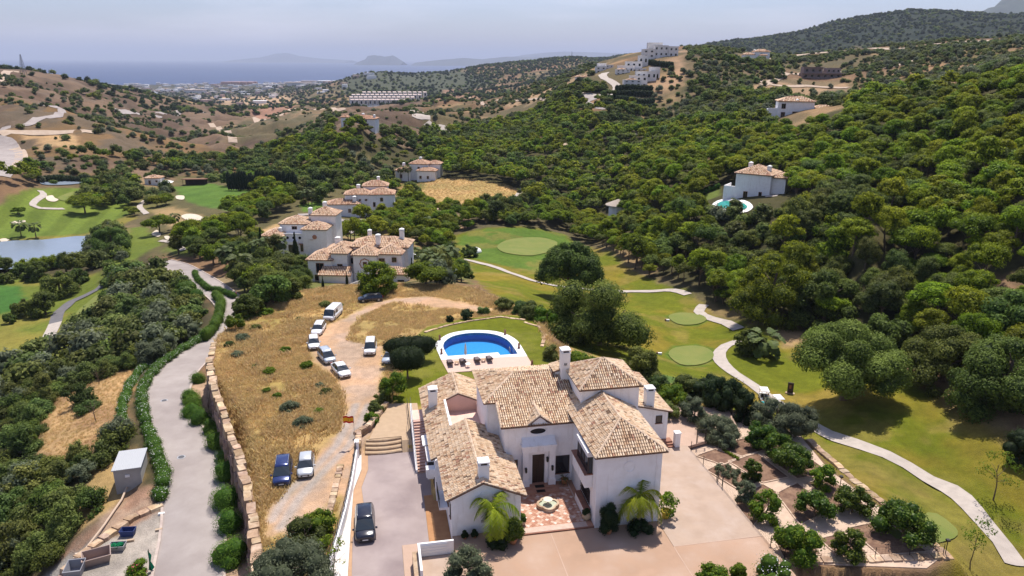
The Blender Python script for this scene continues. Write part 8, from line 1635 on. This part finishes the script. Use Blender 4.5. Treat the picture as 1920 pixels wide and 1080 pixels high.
M_GNET = leafmat('green_netting', (.0,.16,.06), (.02,.32,.14), rand=0, hue=0)
rubble_tub('blue builder tub standing upright in the gravel yard', 241, 1003, (.75,.45,.7), (.03,.05,.16), .1); rubble_tub('grey mortar trough stuffed with green netting', 221, 1030, (.8,.5,.6), (.3,.3,.3), .1, fill=M_GNET); rubble_tub('brown steel skip tipped open among the rubble', 183, 1052, (1.3,.8,1.0), (.34,.25,.21), .5, .12); rubble_tub('small grey skip at the bottom of the yard', 143, 1075, (.8,.9,1.0), (.25,.25,.27), .2, .1)
x, y = F(170, 1040, -5.9); t = thing('timber_boards', 'pale stacked boards beside the open skip', 'boards', (x, y, Hf(x, y)), .25); 
for k in range(4): MB().box(-1.5,1.5,-.35+k*.2,-.18+k*.2,.02,.14+.05*(k % 2)).build('plank', mat('pale_timber', (.58,.48,.38), .9), t)
for px, py, lab, c in [(205,1027,'white sack on the gravel beside the green netting', M_CAP), (245,1015,'pale block lying below the blue tub', M_STONE), (303,965,'pale block beside the kerb near the hedge', M_CAP), (298,995,'concrete block lying by the road kerb', M_STONE)]: x, y = F(px, py, -5.9); t = thing('rubble_block', lab, 'block', (x, y, Hf(x, y)), .3); MB().cbox((0,0,0),(.7,.3,.22),taper=.92).build('block', c, t)
x, y = F(262, 1078, -5.9); t = thing('flowering_bush', 'pink flowered bush at the bottom of the gravel yard', 'bush', (x, y, Hf(x, y))); link('foliage', crown('foliage', dome(10, 2.4, 1.6, 0, .5, 5), 1800, .15, M_BRIGHT, 3, flower=.06, fm=mat('pink_petals', (.6,.12,.15), .8)), t)
x, y = F(283, 1072, -5.9); t = thing('site_flag', 'torn green netting hanging on a pole beside the road', 'netting', (x, y, Hf(x, y))); MB().cyl((0,0,0),(.1,0,2.6),.03,n=5).build('pole', M_METAL, t); m_ = MB(); m_.add([(0,0,2.5),(.3,.05,1.9),(.15,0,1.2),(.4,.08,.5),(.1,0,.1),(-.2,.02,.2),(-.02,0,1.2)], [(0,1,2,6),(6,2,3),(6,3,4,5)]); m_.build('netting', mat('green_cloth', (.0,.25,.12), .8), t)
stone_wall('row of rough sandstone boulders edging the gravel yard', [F(*p,-6) for p in [(95,1085),(150,1048),(205,1010),(250,978),(300,955)]], lambda x, y: (Hf(x, y)-.4, Hf(x, y)+.45), 1, .8, M_STONE, sl=(.8, 1.7), seed=21)
P = [(*F(*p,-6), 0) for p in [(255,888),(228,940),(195,990),(150,1045)]]; t = thing('water_pipe', 'long pale pipe running down the bank from the shed to the yard', 'pipe', (P[0][0], P[0][1], 0)); m_ = MB(); m_.tube([(p[0]-P[0][0], p[1]-P[0][1], Hf(p[0], p[1])+.35) for p in P], .12, 7); m_.build('pipe_run', mat('pale_pipe', (.50,.38,.28), .8), t)
for px, py, lab in [(308,752,'round manhole cover in the road near the upper bend'), (276,766,'small manhole cover at the outer side of the road'), (340,858,'larger manhole cover in the middle of the road')]:
    x, y = at(px, py); t = thing('manhole_cover', lab, 'manhole cover', (x, y, Hf(x, y)+.07)); MB().lathe([(.5,0),(.5,.03)], 18).build('rim', M_GREY, t); MB().lathe([(.36,.03),(.36,.045)], 16).build('lid', mat('cast_iron', (.10,.10,.11), .7), t)
for px, py, h, lab in [(185,720,3,'bare young tree on the dry slope by the hedge'), (180,790,3.4,'thin bare sapling on the dry slope'), (193,835,2.6,'small bare sapling above the shed')]: x, y = at(px, py); t = thing('bare_tree', lab, 'bare tree', (x, y, Hf(x, y)-.1)); link('trunk', trunk_mesh('trunk', h, .07, 6, px, fork=.35, reach=.5, lean=.2), t)
x, y = at(145, 541); t = thing('bench', 'reddish wooden bench beside the left cart path', 'bench', (x, y, Hf(x, y)), .6); MB().box(-.8,.8,-.2,.2,.4,.46).build('seat', M_BROWN, t); MB().box(-.8,.8,.2,.25,.5,.9).build('backrest', M_BROWN, t)
for xx in (-.7, .7): MB().box(xx-.04,xx+.04,-.18,.2,-.1,.4).build('leg', M_BROWN, t)
x, y = at(443, 556); t = thing('red_hydrant', 'red hydrant at the road junction', 'hydrant', (x, y, Hf(x, y))); MB().lathe([(.16,0),(.14,.7),(.2,.75),(.16,.95),(.03,1.0)], 10).build('body', mat('red_paint', (.5,.05,.03), .5), t); MB().cyl((-.25,0,.6),(.25,0,.6),.06,n=8).build('outlet', bpy.data.materials['red_paint'], t)
# forecourt corner: teal paving and hose below the garden wall
house_struct('green_paving', [(15.3,-8.4),(15.6,-16),(27,-16),(26.8,-11.4)], -3.2, -2.64, mat('pale_green_paving', (.36,.42,.36), .9, (.3,.36,.31), 1)); x, y = F(1622, 1068, -.9); x, y = F(1622, 1074, -2.6); t = thing('garden_hose', 'coiled green hose on the paving below the garden wall', 'hose', (x, y, -2.62))
m_ = MB(); m_.tube([(.5*math.cos(a*.9)+.03*a, .35*math.sin(a*.9), .03+.008*a) for a in np.linspace(0, 22, 70)], .025, 4); m_.build('coil', mat('green_hose', (.0,.22,.13), .5), t)
for a_, b_, c_, d_ in ((-4.3,-13.9,-4.22,-.1), (6.25,-4.06,14.9,-3.98), (6.16,-13.9,6.24,-4.1)): house_struct('paving_joint', [(a_,b_),(c_,b_),(c_,d_),(a_,d_)], .0, .046, M_PINKP)
# thin railing posts left of the villa lawn
t = hthing('railing', 'thin metal railing along the path beside the villa stair', 'railing', -15.9, 20.2, 0); m_ = MB(); [m_.cyl((0, k*.5, 0), (0, k*.5, 1.0), .015, n=4) for k in range(19)]; m_.cyl((0,0,1.0),(0,9,1.0),.025,n=5); m_.cyl((0,0,.5),(0,9,.5),.015,n=4); m_.build('rails', M_METAL, t)
